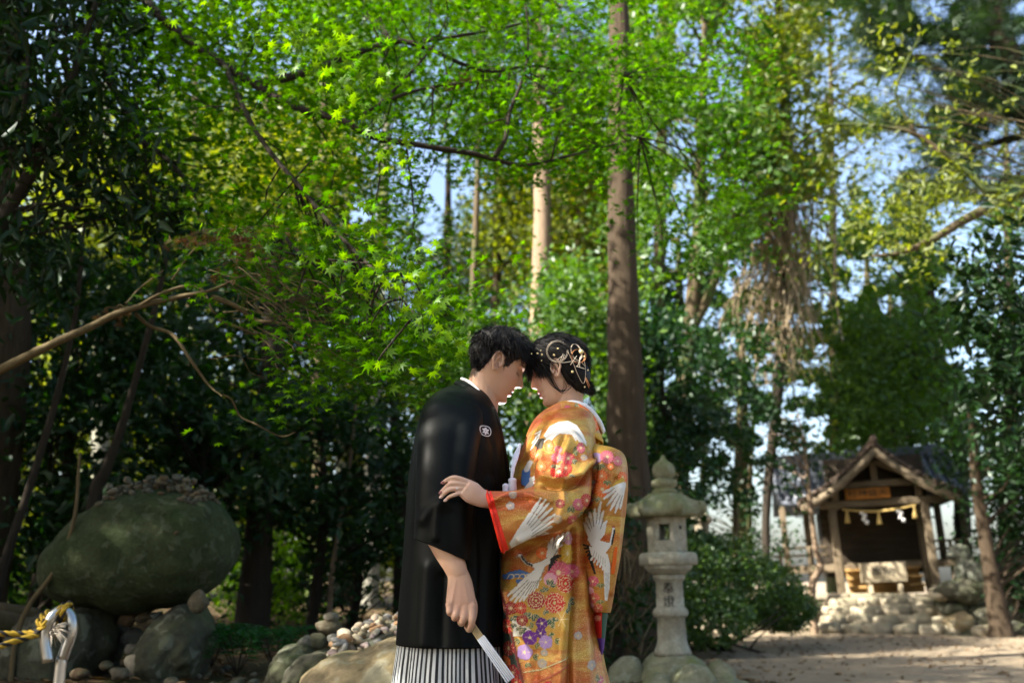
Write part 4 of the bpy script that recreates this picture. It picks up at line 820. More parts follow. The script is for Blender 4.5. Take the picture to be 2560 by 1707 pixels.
# ================================================================ stone lantern
def build_lantern():
    LY = 8.0; base = P(1682, 1632, LY); top = P(1650, 1137, LY)
    g = empty('stone_lantern', tuple(base), 'weathered granite lantern with mossy curled cap on the rock mound beside the bride', 'lantern')
    k = (top.z - base.z) / 495.0   # metres per pixel of height
    def z(py): return (1632 - py) * k
    hexrot = R(-90 - 17 + 30)
    def hexl(a, zz):
        q = (a - hexrot) % (math.pi / 3) - math.pi / 6
        return np.cos(math.pi / 6) / np.cos(q) * 1.0
    q = 1 / 318.0
    def part(name, prof, mat, seg=48, hexa=False, bev=0.0):
        m = MB().lathe([(w * q / 2, z(y)) for w, y in prof], seg, (0, 0, 0), hexrot, lob=(hexl if hexa else None))
        o = m.build(name, mat, None); o.parent = g; return o
    part('column', [(92, 1636), (88, 1626), (76, 1612), (71, 1600), (68, 1546), (80, 1544), (86, 1538), (86, 1530), (80, 1525), (69, 1521), (66, 1458), (72, 1456), (80, 1450), (80, 1444), (74, 1441)], M['lantern'])
    part('lotus_collar', [(74, 1442), (84, 1440), (112, 1428), (120, 1422), (118, 1416)], M['lantern'], 48)
    part('platform', [(138, 1418), (146, 1416), (146, 1394), (134, 1387), (104, 1385)], M['lantern'], 48, True)
    # fire box: six wall panels, one with a square window, one with a round hole painted on
    R0 = 50 * q; zb, zt = z(1386), z(1298)
    for i in range(6):
        a = hexrot + R(30) + i * R(60); nrm = np.array([math.cos(a), math.sin(a), 0]); tan = np.array([-nrm[1], nrm[0], 0]); ap = R0 * math.cos(R(30)); hw = R0 * 0.5 * 0.995
        m = MB()
        ang = (math.degrees(a) + 360) % 360
        front = abs(ang - 253) < 20; right = abs(ang - 313) < 20
        def B(u0, u1, v0, v1, dep=0.05):
            c = nrm * (ap - dep / 2) + tan * (u0 + u1) / 2 + np.array([0, 0, (v0 + v1) / 2])
            m.box(c, (abs(u1 - u0), dep, v1 - v0), rot=np.stack([tan, nrm, [0, 0, 1]], 1))
        if front or abs(ang - 73) < 20:
            ww, w0, w1 = hw * 0.52, z(1356), z(1316)
            B(-hw, hw, zb, w0); B(-hw, hw, w1, zt); B(-hw, -ww, w0, w1); B(ww, hw, w0, w1)
        else:
            B(-hw, hw, zb, zt)
        o = m.build('wall_panel', M['lantern'], None, smooth=False, bevel=0.004); o.parent = g
        if right:
            h = MB().lathe([(0.0, -0.001), (0.016, 0), (0.016, 0.0015), (0.001, 0.0016)], 20); hm = h.mesh(); ho = link('painted_hole', hm, M['ink']); ho.parent = o  # black disc stands in for the shade inside a hole
            ho.matrix_basis = Matrix.Translation(Vector(nrm * (ap + 0.0005)) + Vector((0, 0, z(1325)))) @ Vector(nrm).to_track_quat('Z', 'Y').to_matrix().to_4x4()
    # cap with upturned scrolled corners
    seg = 96; rows = [(60, 1299, 0), (176, 1297, 0), (190, 1290, 0.12), (188, 1282, 0.2), (168, 1272, 0.15), (140, 1256, 0.06), (110, 1243, 0), (84, 1236, 0), (40, 1234, 0)]
    V = []; a = np.arange(seg) * 2 * np.pi / seg + hexrot
    for (wd, y, lift) in rows:
        c6 = np.cos((a - hexrot) * 6) * 0.5 + 0.5; kk = hexl(a, 0); kk = 0.93 * kk ** 1.0 + 0.10 * c6 ** 4 * (1 if wd > 150 else 0)
        rr = wd * q / 2 * kk; V.append(np.stack([np.cos(a) * rr, np.sin(a) * rr, z(y) + c6 ** 6 * 0.045 * (lift / 0.2)], 1))
    n = len(rows); V = np.vstack(V); i = np.arange(n - 1)[:, None] * seg; j = np.arange(seg)[None]; j2 = (j + 1) % seg
    Q = np.stack([i + j, i + j2, i + seg + j2, i + seg + j], -1).reshape(-1, 4)
    cap = MB().add(V, Q).build('cap', M['lantern_moss'], None); cap.parent = g
    for i in range(6):
        b = hexrot + i * R(60); d = np.array([math.cos(b), math.sin(b), 0]); m = MB()
        pts = []
        for t in np.linspace(-0.5, 4.6, 16): rr = 0.036 - 0.005 * t; pts.append(d * (86 * q + rr * math.sin(t) * 0.9) + np.array([0, 0, z(1274) - rr * math.cos(t) + 0.004]))
        m.tube(pts, [0.034, 0.034, 0.03, 0.022, 0.016], 20, 10); o = m.build('scroll', M['lantern_moss'], None); o.parent = cap
    part('finial', [(70, 1236), (60, 1228), (52, 1226), (48, 1222), (64, 1218), (66, 1210), (62, 1203), (50, 1201), (44, 1199), (54, 1194), (59, 1184), (58, 1172), (50, 1162), (30, 1155), (16, 1148), (8, 1140), (2, 1136)], M['lantern_moss'], 32)
    # carved dedication, two characters down the column
    for ch, y in (('奉', 1476), ('燈', 1508)):
        me = text_mesh(ch, 0.095, 0.002); o = link('carved_character', me, M['ink'], None, smooth=False); o.parent = g
        ang = R(-90 - 14); d = Vector((math.cos(ang), math.sin(ang), 0))
        o.matrix_basis = Matrix.Translation(d * (34.2 * q) + Vector((0, 0, z(y)))) @ Matrix.Rotation(ang + R(90), 4, 'Z') @ Matrix.Rotation(R(90), 4, 'X')
        # wrap the strokes onto the round column
        V = get_v(me); rad = 34.2 * q; V2 = V.copy(); V2[:, 0] = rad * np.sin(V[:, 0] / rad); V2[:, 2] = V[:, 2] - rad * (1 - np.cos(V[:, 0] / rad)) + 0.001; set_v(me, V2)
    g.rotation_euler = (0, R(-0.9), 0)
build_lantern()
for k, (poly, Y, dep, mt, lab) in enumerate([
    ([(1600, 1680), (1620, 1645), (1680, 1628), (1740, 1640), (1780, 1680), (1760, 1760), (1620, 1760)], 8.1, 0.8, 'lantern_moss', 'mossy top rock the stone lantern stands on'),
    ([(1680, 1740), (1682, 1690), (1715, 1660), (1765, 1665), (1790, 1720), (1770, 1800), (1690, 1800)], 7.55, 0.4, 'lantern_moss', 'rounded grey rock in front of the lantern foot'),
    ([(1510, 1760), (1520, 1690), (1550, 1650), (1590, 1640), (1610, 1680), (1620, 1800)], 8.2, 0.5, 'lantern_moss', 'mossy rock left of the lantern foot'),
    ([(1765, 1740), (1770, 1680), (1800, 1650), (1835, 1690), (1840, 1780)], 7.9, 0.5, 'lantern_moss', 'tan mossy rock right of the lantern foot'),
    ([(1600, 1760), (1620, 1700), (1660, 1680), (1690, 1720), (1690, 1800)], 7.7, 0.4, 'lantern_moss', 'low mossy rock nearest the bride below the lantern'),
    ([(1810, 1760), (1825, 1715), (1860, 1700), (1880, 1750)], 7.9, 0.4, 'lantern_moss', 'small mossy rock at the end of the lantern mound')]):
    rock('lantern_rock', lab, 'rock', poly, Y, dep, M[mt], 60 + k, 0.05, sub=4)
# pale stone pillar beyond the azalea
q = P(1755, 1355, 16.0); m = MB()
m.lathe([(0.13, -q.z), (0.13, -0.15), (0.12, -0.02), (0.17, 0.0), (0.19, 0.06), (0.16, 0.12), (0.13, 0.2), (0.15, 0.30), (0.21, 0.33), (0.18, 0.40), (0.06, 0.46)], 6, (0, 0, 0), 0.3)
o = m.build('stone_post', M['stepstone'], None, smooth=False, bevel=0.02); o.location = q; tag(o, 'small sunlit stone post showing above the azalea bush', 'stone post')

# ================================================================ rope post at the near left
M['steel'] = mat_plain('galvanised_steel', (0.45, 0.46, 0.47), 0.28, 1.0, 0.15, 30, 0.5, 0.03)
m, nt, out = new_mat('tiger_rope'); 
at = N(nt, 'ShaderNodeAttribute', attribute_name='rnd'); principled(nt, out, mixc(nt, at.outputs['Fac'], (0.02, 0.019, 0.02), (0.36, 0.235, 0.022)), 0.7, 0, None, 0.2); M['rope'] = m
M['strawrope'] = mat_plain('frayed_fibre', (0.42, 0.37, 0.30), 0.9)
def build_rope_post():
    Y = 2.35
    g = empty('rope_post', (P(120, 1700, Y).x, Y, 0), 'bent galvanised steel pipe post at the near left edge', 'post')
    m = MB(); a = P(150, 1707, Y)
    m.tube([(a.x, Y, -0.05), (a.x, Y, 0.4), P(150, 1680, Y), P(158, 1640, Y), P(176, 1590, Y), P(180, 1555, Y), P(170, 1532, Y), P(150, 1527, Y - 0.01), P(128, 1545, Y - 0.02), P(113, 1590, Y - 0.02), P(120, 1655, Y - 0.02)], [0.0125] * 11, 70, 14)
    m.build('pipe', M['steel'], g)
    r = empty('tiger_rope', tuple(P(120, 1580, Y)), 'yellow and black twisted rope knotted round the steel post', 'rope')
    def strand(pts, rad, twist, n=90):
        p = catmull([list(x) for x in pts], n); t = np.gradient(p, axis=0); t /= np.linalg.norm(t, axis=1)[:, None]
        L = np.concatenate([[0], np.cumsum(np.linalg.norm(np.diff(p, axis=0), axis=1))])
        b = np.cross(t, [0, 1, 0.01]); b /= np.linalg.norm(b, axis=1)[:, None]; c = np.cross(t, b)
        for k in range(3):
            ph = L * twist + k * 2 * math.pi / 3; q = p + (np.cos(ph)[:, None] * b + np.sin(ph)[:, None] * c) * rad * 0.55
            mm = MB(); mm.tube(q, [rad * 0.58] * 4, n, 7); me = mm.mesh(); add_float(me, 'rnd', np.full(len(me.vertices), 0.0 if k == 2 else 1.0))
            link('strand', me, M['rope'], r)
    strand([P(-60, 1580, Y - 0.05), P(20, 1583, Y - 0.03), P(70, 1582, Y - 0.02), P(105, 1570, Y - 0.03), P(115, 1548, Y - 0.03)], 0.0062, 170)
    strand([P(-60, 1640, Y - 0.1), P(0, 1615, Y - 0.08), P(50, 1598, Y - 0.05), P(95, 1585, Y - 0.03)], 0.0062, 170, 70)
    for k, (x, y) in enumerate([(112, 1565), (122, 1552), (135, 1542), (150, 1532), (165, 1527)]):
        c = np.array(P(x, y, Y)); d = np.array([0.5, 0, 0.86]) if k < 3 else np.array([0.86, 0, -0.2]); u = np.array([-d[2], 0, d[0]])
        strand([c + 0.021 * (math.cos(t) * u + math.sin(t) * np.array([0, 1, 0])) + d * 0.004 * t / 6 for t in np.linspace(0, 6.28, 9)], 0.006, 130, 40)
    mm = MB()
    for k in range(40):
        c = P(128, 1585, Y - 0.02); e = c + Vector((rs.uniform(-0.005, 0.045), rs.randn() * 0.012, rs.uniform(-0.03, 0.03))); mm.tube([c, (c + e) / 2 + Vector((0, 0, 0.008)), e], [0.0022, 0.0018, 0.001], 6, 4)
    mm.build('frayed_end', M['strawrope'], r)
build_rope_post()

# ================================================================ shrine
M['oldwood'] = mat_wood('weathered_timber', (0.085, 0.065, 0.042), (0.215, 0.17, 0.115), 'z')
M['oldwoodx'] = mat_wood('weathered_beam', (0.085, 0.065, 0.042), (0.215, 0.172, 0.118), 'x')
M['darkwood'] = mat_wood('dark_board', (0.020, 0.015, 0.010), (0.055, 0.042, 0.028), 'x')
M['plank'] = mat_wood('ochre_step_board', (0.26, 0.15, 0.05), (0.42, 0.27, 0.11), 'x')
M['sign'] = mat_wood('orange_board', (0.30, 0.11, 0.018), (0.45, 0.19, 0.04), 'x')
M['boxwood'] = mat_wood('pale_box_board', (0.30, 0.25, 0.17), (0.46, 0.39, 0.28), 'x')
M['shingle'] = mat_wood('brown_shingle', (0.05, 0.036, 0.026), (0.15, 0.11, 0.085), 'y')
M['tile'] = mat_plain('grey_roof_tile', (0.10, 0.115, 0.15), 0.32, 0.0, 0.35, 8, 0.6, 0.1)
M['straw'] = mat_plain('straw_rope', (0.50, 0.36, 0.13), 0.85)
M['paper'] = mat_plain('white_paper', (0.78, 0.78, 0.80), 0.7, var=0.05)
def build_shrine():
    c = P(2224, 1484, 18.9); g = empty('shrine', tuple(c), 'small weathered wooden shrine with gabled porch and grey tiled roof', 'shrine')
    g.rotation_euler = (0, R(-2.6), R(-13)); g.scale = (1.0,) * 3; bpy.context.view_layer.update()
    def put(m, name, mat, parent=None, smooth=False, bevel=0.008):
        o = m.build(name, mat, None, smooth, bevel); o.parent = parent or g; return o
    for s in (-1, 1):
        o = put(MB().box((s * 0.83, 0, 0.84), (0.135, 0.135, 1.60)), 'post', M['oldwood']); put(MB().box((s * 0.83, 0, 0.02), (0.22, 0.22, 0.06), taper=0.85), 'post_base', M['stepstone'], o)
        put(MB().box((s * 0.80, 0.62, 0.82), (0.11, 0.11, 1.64)), 'post', M['oldwood'])
        put(MB().beam((s * 0.83, 0.07, 1.50), (s * 0.81, 0.95, 1.50), 0.08, 0.12), 'tie_beam', M['oldwood'])
        put(MB().beam((s * 0.55, 0.0, 1.72), (s * 0.83, 0.0, 1.55), 0.07, 0.07), 'bracket', M['oldwoodx'])
    put(MB().box((0.05, -0.01, 1.67), (2.2, 0.12, 0.13)), 'lower_beam', M['oldwoodx'])
    put(MB().box((0.0, -0.005, 2.02), (1.62, 0.12, 0.12)), 'upper_beam', M['oldwoodx'])
    put(MB().box((0.0, 0.0, 2.26), (0.11, 0.10, 0.36)), 'king_post', M['oldwood'])
    for s in (-1, 1): put(MB().beam((s * 0.02, 0.01, 2.44), (s * 0.78, 0.01, 2.09), 0.09, 0.10), 'rafter', M['oldwoodx'])
    for x in (-0.75, 0.75): put(MB().box((x, 0.0, 1.845), (0.12, 0.11, 0.23)), 'strut', M['oldwood'])
    put(MB().box((0.02, 0.25, 2.1), (1.8, 0.05, 0.9)), 'gable_board', M['darkwood'])
    sg = put(MB().box((-0.17, -0.12, 1.84), (0.80, 0.035, 0.20), rot=np.array(Matrix.Rotation(R(-12), 3, 'X'))), 'name_board', M['sign'])
    tm = text_mesh('社神益天', 0.15, 0.003); t = link('lettering', tm, M['ink'], None, smooth=False); t.parent = sg; t.matrix_basis = Matrix.Translation((-0.17, -0.1405, 1.84)) @ Matrix.Rotation(R(90 - 12), 4, 'X') @ Matrix.Diagonal((1.2, 0.95, 1, 1))
    # porch roof: two slopes with tiles
    apx, end = np.array([0, 2.66]), np.array([1.42, 1.66])
    for s in (-1, 1):
        n = 14; t = np.linspace(0, 1, n); X = s * end[0] * t; Z = apx[1] + (end[1] - apx[1]) * t - 0.10 * np.sin(t * math.pi)
        pr = np.stack([X, 0 * X, Z], 1)
        for nm, y0, y1, th, mt, dz in (('bargeboard', -0.50, -0.44, 0.17, 'oldwoodx', 0.0), ('roof_slope', -0.46, 2.4, 0.07, 'darkwood', 0.06)):
            V = []; 
            for y in (y0, y1):
                for zz in (0, -th): V.append(pr + np.array([0, y, zz + dz]))
            V = np.vstack(V); i = np.arange(n - 1); a, b, c_, d = i, i + n, i + 2 * n, i + 3 * n
            Q = np.vstack([np.stack([a, a + 1, b + 1, b], 1), np.stack([c_, d, d + 1, c_ + 1], 1), np.stack([a, c_, c_ + 1, a + 1], 1), np.stack([b, b + 1, d + 1, d], 1), [[0, n, 3 * n, 2 * n], [n - 1, 3 * n - 1, 4 * n - 1, 2 * n - 1]]])
            ro = put(MB().add(V, Q), nm, M[mt], bevel=0)
            if nm == 'roof_slope':
                for k in range(9):      # rows of roll tiles running down the slope
                    y = -0.42 + k * 0.33; m = MB()
                    for j in range(11):
                        a = (j + 0.0) / 11; b = (j + 1.08) / 11
                        qa = np.array([np.interp(a, t, X), y, np.interp(a, t, Z) + 0.085]); qb = np.array([np.interp(min(b, 1), t, X), y, np.interp(min(b, 1), t, Z) + 0.085])
                        m.tube([qa, qb], [0.034, 0.044], 2, 8)
                    put(m, 'shingle_row', M['shingle'], ro, True, 0)
        # second gable moulding
        put(MB().beam((s * 0.03, -0.40, 2.54), (s * 1.15, -0.40, 1.80), 0.05, 0.09), 'inner_bargeboard', M['oldwoodx'])
    rd = MB(); rd.tube([(0, -0.52, 2.78), (0, 2.4, 2.80)], [0.055, 0.055], 2, 10); rd.box((0, 0.93, 2.70), (0.16, 2.9, 0.10)); put(rd, 'ridge', M['shingle'], bevel=0)
    e = MB().lathe([(0.02, 0), (0.07, 0.0), (0.075, 0.04), (0.06, 0.05), (0.02, 0.06)], 16); o = put(e, 'ridge_end_tile', M['shingle'], bevel=0); o.matrix_basis = Matrix.Translation((0, -0.52, 2.80)) @ Matrix.Rotation(R(90), 4, 'X')
    # hall behind
    for k in range(9): put(MB().box((0, 0.98, 0.55 + k * 0.135), (2.0, 0.04, 0.131)), 'wall_board', M['darkwood'], bevel=0.004)
    put(MB().box((0, 1.0, 1.82), (2.1, 0.10, 0.12)), 'lintel', M['darkwood'])
    put(MB().box((0, 2.0, 1.0), (1.9, 1.6, 1.3)), 'hall_body', M['darkwood'])
    put(MB().box((0, 1.15, 0.56), (3.9, 0.95, 0.07)), 'veranda', M['oldwoodx'])
    put(MB().box((0, 0.66, 0.50), (3.9, 0.08, 0.12)), 'veranda_edge', M['oldwoodx'])
    for x in (-1.85, -1.3, 1.3, 1.85):
        put(MB().box((x, 0.72, 0.25), (0.10, 0.10, 0.48)), 'veranda_post', M['oldwood'])
        put(MB().box((x, 0.72, 0.76), (0.06, 0.06, 0.36)), 'rail_post', M['oldwood'])
    for s in (-1, 1):
        for z in (0.78, 0.93): put(MB().box((s * 1.47, 0.72, z), (1.0, 0.045, 0.045)), 'rail', M['oldwoodx'])
        for x in (1.25, 1.7): put(MB().box((s * x, 1.25, 1.35), (0.12, 0.12, 1.5)), 'hall_post', M['oldwood'])
    # hall roof slope facing forward, tiled
    n = 12; t = np.linspace(0, 1, n); Yr = 2.3 - 1.75 * t; Zr = 2.78 - 0.95 * t - 0.10 * np.sin(t * math.pi)
    for sgn in (1, -1):
        yy = Yr if sgn == 1 else 4.6 - Yr
        V = np.vstack([np.stack([np.full(n, x), yy, Zr + d], 1) for x in (-1.8, 1.8) for d in (0, -0.09)]); i = np.arange(n - 1); a, b, c_, d = i, i + n, i + 2 * n, i + 3 * n
        Q = np.vstack([np.stack([a, a + 1, b + 1, b], 1), np.stack([c_, d, d + 1, c_ + 1], 1), np.stack([a, c_, c_ + 1, a + 1], 1), np.stack([b, b + 1, d + 1, d], 1), [[0, n, 3 * n, 2 * n], [n - 1, 3 * n - 1, 4 * n - 1, 2 * n - 1]]])
        ro = put(MB().add(V, Q), 'hall_roof', M['tile'], bevel=0)
        if sgn == 1:
            for k in range(22):
                x = -1.75 + k * 0.1665
                if abs(x) < 0.55: continue
                m = MB()
                for j in range(12):
                    a_, b_ = j / 12, min((j + 1.1) / 12, 1); m.tube([(x, np.interp(a_, t, Yr), np.interp(a_, t, Zr) + 0.02), (x, np.interp(b_, t, Yr), np.interp(b_, t, Zr) + 0.02)], [0.045, 0.06], 2, 8)
                put(m, 'tile_row', M['tile'], ro, True, 0)
    put(MB().box((0, 2.3, 2.84), (3.7, 0.2, 0.18)), 'hall_ridge', M['tile'])
    # steps of boards up to the veranda
    st = empty('board_steps', (0, 0, 0)); st.parent = g
    for k in range(3): put(MB().box((0, 0.22 + 0.17 * k, 0.14 + 0.16 * k), (1.35, 0.17, 0.05)), 'tread', M['plank'], st); put(MB().box((0, 0.30 + 0.17 * k, 0.06 + 0.16 * k), (1.33, 0.02, 0.12)), 'riser', M['plank'], st)
    bpy.context.view_layer.update(); mw = g.matrix_world.copy()
    # offering box
    ob = empty('offering_box', tuple(mw @ Vector((-0.08, -0.14, 0))), 'pale wooden offering box with two dark characters before the shrine steps', 'offering box'); ob.rotation_euler = g.rotation_euler; ob.scale = g.scale
    def pb(m, name, mat, parent=None): o = m.build(name, mat, None, False, 0.006); o.parent = parent or ob; return o
    pn = pb(MB().box((0, -0.13, 0.38), (0.78, 0.03, 0.33)), 'front_panel', M['boxwood']); pb(MB().box((0, 0.13, 0.38), (0.78, 0.03, 0.33)), 'back_panel', M['boxwood'])
    for s in (-1, 1): pb(MB().box((s * 0.375, 0, 0.38), (0.03, 0.23, 0.33)), 'side_panel', M['boxwood']); pb(MB().box((s * 0.26, 0, 0.105), (0.09, 0.26, 0.215), taper=0.85), 'foot', M['boxwood'])
    pb(MB().box((0, 0, 0.23), (0.72, 0.23, 0.03)), 'bottom', M['boxwood'])
    for k in range(6): pb(MB().box((0, -0.11 + 0.044 * k, 0.548), (0.80, 0.02, 0.03)), 'top_slat', M['boxwood'])
    t = link('lettering', text_mesh('奉納', 0.17, 0.002), M['ink'], None, False); t.parent = pn; t.matrix_basis = Matrix.Translation((-0.02, -0.1475, 0.40)) @ Matrix.Rotation(R(90), 4, 'X') @ Matrix.Diagonal((1.25, 1, 1, 1))
    # straw rope with paper streamers
    r = empty('sacred_rope', tuple(mw @ Vector((0, -0.1, 1.6))), 'straw rope with tassels and white paper streamers hung across the porch', 'rope'); r.rotation_euler = g.rotation_euler; r.scale = g.scale
    m = MB(); pts = [(-0.66, 0, -0.03), (-0.35, -0.02, -0.075), (0, -0.02, -0.10), (0.35, -0.02, -0.075), (0.66, 0, -0.02)]; m.tube(pts, [0.012, 0.02, 0.025, 0.018, 0.01], 30, 8); o = m.build('rope', M['straw']); o.parent = r
    for x, zz in ((-0.58, -0.04), (-0.02, -0.10), (0.62, -0.03)):
        m = MB(); m.tube([(x, -0.02, zz), (x, -0.02, zz - 0.06), (x - 0.01, -0.02, zz - 0.24)], [0.018, 0.02, 0.05], 10, 10); o = m.build('straw_tassel', M['straw']); o.parent = r
    for x, zz in ((-0.31, -0.07), (0.34, -0.07)):
        m = MB(); u = 0.0
        for k in range(4): m.box((x + (0.025 if k % 2 else -0.01) + 0.012 * k, -0.03 - 0.004 * (k % 2), zz - 0.035 - 0.062 * k), (0.065, 0.003, 0.075), rot=np.array(Matrix.Rotation(R(12), 3, 'Y')))
        o = m.build('paper_streamer', M['paper'], None, False); o.parent = r
    # stone platform and steps
    pl = empty('stone_platform', (c.x, c.y, 0), 'low rubble-stone platform carrying the shrine', 'platform'); pl.rotation_euler = (0, 0, R(-13)); pl.scale = (1.0, 1.0, 1); zt = c.z
    core = MB().box((0.6, 2.2, zt / 2 - 0.06), (6.6, 5.1, zt - 0.02)); o = core.build('core', M['stepstone'], None, False); o.parent = pl
    for k in range(9):
        o = MB().box((-2.65 + 0.76 * k, -0.42, zt - 0.035 + 0.006 * rs.randn()), (0.74, 0.34, 0.11)).build('edge_slab', M['stepstone'], None, False, 0.02); o.parent = pl
    for row in range(3):
        x = -2.9
        while x < 3.9:
            wd = rs.uniform(0.28, 0.5)
            if not (-1.2 < x + wd / 2 < 1.05):
                me = rock_mesh(200 + int(rs.randint(1000)), (wd * 0.56, 0.16, 0.125), 3, 0.10, 1.5); o = link('stone', me, M['stepstone'] if rs.rand() < 0.12 else M['darkrock']); o.parent = pl; o.location = (x + wd / 2, -0.42, 0.08 + row * 0.19 + 0.02 * rs.randn())
            x += wd * 0.97
    sp = empty('stone_steps', (c.x, c.y, 0), 'sun-dappled steps of rough pale stones up to the shrine', 'steps'); sp.rotation_euler = (0, 0, R(-13)); sp.scale = (0.98, 1.0, 1)
    for row in range(4):
        y = -0.62 - 0.27 * row; z = zt - 0.10 - 0.135 * row - 0.06; x = -1.2 - 0.08 * row
        while x < 1.05 + 0.04 * row:
            wd = rs.uniform(0.36, 0.62); h = max(0.10, 0.5 * (z + 0.10))
            me = rock_mesh(400 + int(rs.randint(2000)), (wd * 0.55, 0.24, 0.16), 3, 0.07, 1.4); V = get_v(me); V[:, 2] = np.minimum(V[:, 2], 0.095 + 0.01 * np.sin(V[:, 0] * 9)); set_v(me, V)
            o = link('step_stone', me, M['stepstone']); o.parent = sp; o.location = (x + wd / 2, y + 0.02 * rs.randn(), z + 0.012 * rs.randn()); x += wd * 0.96
    kb = MB().box((-0.05, -0.85, 0.05), (2.1, 0.9, 0.16)).build('fill', M['darkrock'], None, False); kb.parent = sp
build_shrine()

# ================================================================ guardian statue on its heap of stones
M['statue'] = mat_stone('dark_statue_stone', (0.05, 0.056, 0.048), (0.12, 0.125, 0.10), 0.5, (0.06, 0.09, 0.03), 0.3, 9, 0.3)
def build_statue():
    Y = 17.4
    hp = empty('stone_heap', (P(2440, 1600, Y).x, Y, 0), 'heap of dark rounded boulders under the guardian statue', 'stone heap')
    for k, (x, y, a, b, mt) in enumerate([(2415, 1478, 80, 26, 'darkrock'), (2430, 1502, 60, 12, 'darkrock'), (2455, 1545, 42, 34, 'darkrock'), (2400, 1555, 36, 26, 'rock'), (2380, 1520, 32, 22, 'darkrock'), (2425, 1523, 22, 16, 'darkrock'), (2500, 1530, 34, 22, 'darkrock'),
            (2400, 1588, 50, 24, 'darkrock'), (2470, 1592, 46, 20, 'darkrock'), (2530, 1575, 46, 22, 'darkrock'), (2520, 1605, 60, 18, 'darkrock'), (2350, 1590, 40, 22, 'rock'), (2350, 1480, 26, 22, 'stepstone'), (2480, 1500, 32, 18, 'darkrock')]):
        t = np.linspace(0, 2 * np.pi, 11)[:-1]; rr = 1 + 0.08 * rs.randn(10)
        rock('stone', None, None, [(x + a * math.cos(q) * w_, y + b * math.sin(q) * w_) for q, w_ in zip(t, rr)], Y + rs.uniform(-0.1, 0.15), 0.5, M[mt], 80 + k, 0.05, hp, sub=3)
    kx = MB().box((P(2440, 1540, Y).x, Y + 0.35, 0.28), (0.9, 0.5, 0.56)).build('inner_fill', M['darkrock'], hp, False)
    # seated lion-dog, facing left
    b = P(2420, 1455, Y); s = 0.0072 * 0.98
    g = empty('guardian_statue', tuple(b), 'grey stone lion-dog statue seated on the dark stone heap', 'statue')
    m = MB(); q = lambda x, z, y=0: (b.x + x * s, Y + y * s, b.z + z * s)
    m.tube([q(22, 10), q(16, 22), q(2, 40), q(-10, 58)], [0.17, 0.19, 0.17, 0.12], 14, 14)          # haunch to chest
    m.ell(q(-16, 70), (0.16, 0.14, 0.15)); m.ell(q(-33, 64), (0.09, 0.10, 0.07)); m.ell(q(-30, 58), (0.075, 0.085, 0.04)); m.ell(q(-6, 66), (0.15, 0.17, 0.17))
    for e in (-1, 1):
        m.tube([q(-10, 50, e * 10), q(-16, 28, e * 11), q(-19, 4, e * 11)], [0.085, 0.062, 0.06], 10, 10); m.ell(q(-24, 3, e * 11), (0.085, 0.06, 0.04))
        m.ell(q(20, 14, e * 14), (0.17, 0.09, 0.13)); m.ell(q(4, 4, e * 15), (0.13, 0.06, 0.045)); m.ell(q(-12, 83, e * 12), (0.03, 0.04, 0.06))
        for kk in range(4): m.ell(q(-2 + 3 * kk, 76 - 7 * kk, e * 15), (0.055, 0.04, 0.055))
    m.tube([q(36, 12), q(44, 34), q(40, 56), q(34, 64)], [0.07, 0.09, 0.07, 0.02], 12, 10)
    me = remeshed(m, 0.014, 3, 'body'); link('body', me, M['statue'], g)
    MB().box((b.x + 2 * s, Y, b.z - 0.035), (0.75, 0.42, 0.09)).build('plinth', M['darkrock'], g, False, 0.01)
build_statue()
# ================================================================ people: shared tools
def mat_attr(name, rough=0.6, metal=0.0, spec=0.3, **kw):
    m, nt, out = new_mat(name); at = N(nt, 'ShaderNodeAttribute', attribute_name='col')
    principled(nt, out, at.outputs['Color'], rough, metal, None, spec, **kw); return m
m, nt, out = new_mat('skin'); at = N(nt, 'ShaderNodeAttribute', attribute_name='col')
f = tex_noise(nt, coords(nt), 90, 4); c = mixc(nt, f, mixc(nt, 0.12, at.outputs['Color'], (0.35, 0.14, 0.08)), at.outputs['Color'])
principled(nt, out, c, 0.5, 0, bump(nt, f, 0.06, 0.002), 0.35, Subsurface_Weight=0.12, Subsurface_Scale=0.01); M['skin'] = m
m, nt, out = new_mat('black_hair'); f = tex_noise(nt, coords(nt, (1, 1, 1)), 160, 3, 0.7)
principled(nt, out, mixc(nt, f, (0.005, 0.005, 0.006), (0.014, 0.012, 0.012)), 0.55, 0, bump(nt, f, 0.2, 0.003), 0.22); M['hair'] = m
m, nt, out = new_mat('black_silk'); f = tex_noise(nt, coords(nt), 700, 2); f2 = tex_noise(nt, coords(nt), 9, 3)
principled(nt, out, mixc(nt, f, (0.0008, 0.0015, 0.0016), (0.0028, 0.0045, 0.0047)), 0.5, 0, bump(nt, f2, 0.10, 0.01), 0.11); M['black_silk'] = m
M['white_silk'] = mat_plain('white_silk', (0.78, 0.78, 0.80), 0.6, var=0.05, scale=60)
M['nail'] = mat_plain('nail', (0.72, 0.50, 0.44), 0.25, var=0.05); M['darknail'] = mat_plain('painted_nail', (0.30, 0.13, 0.13), 0.25, var=0.05)

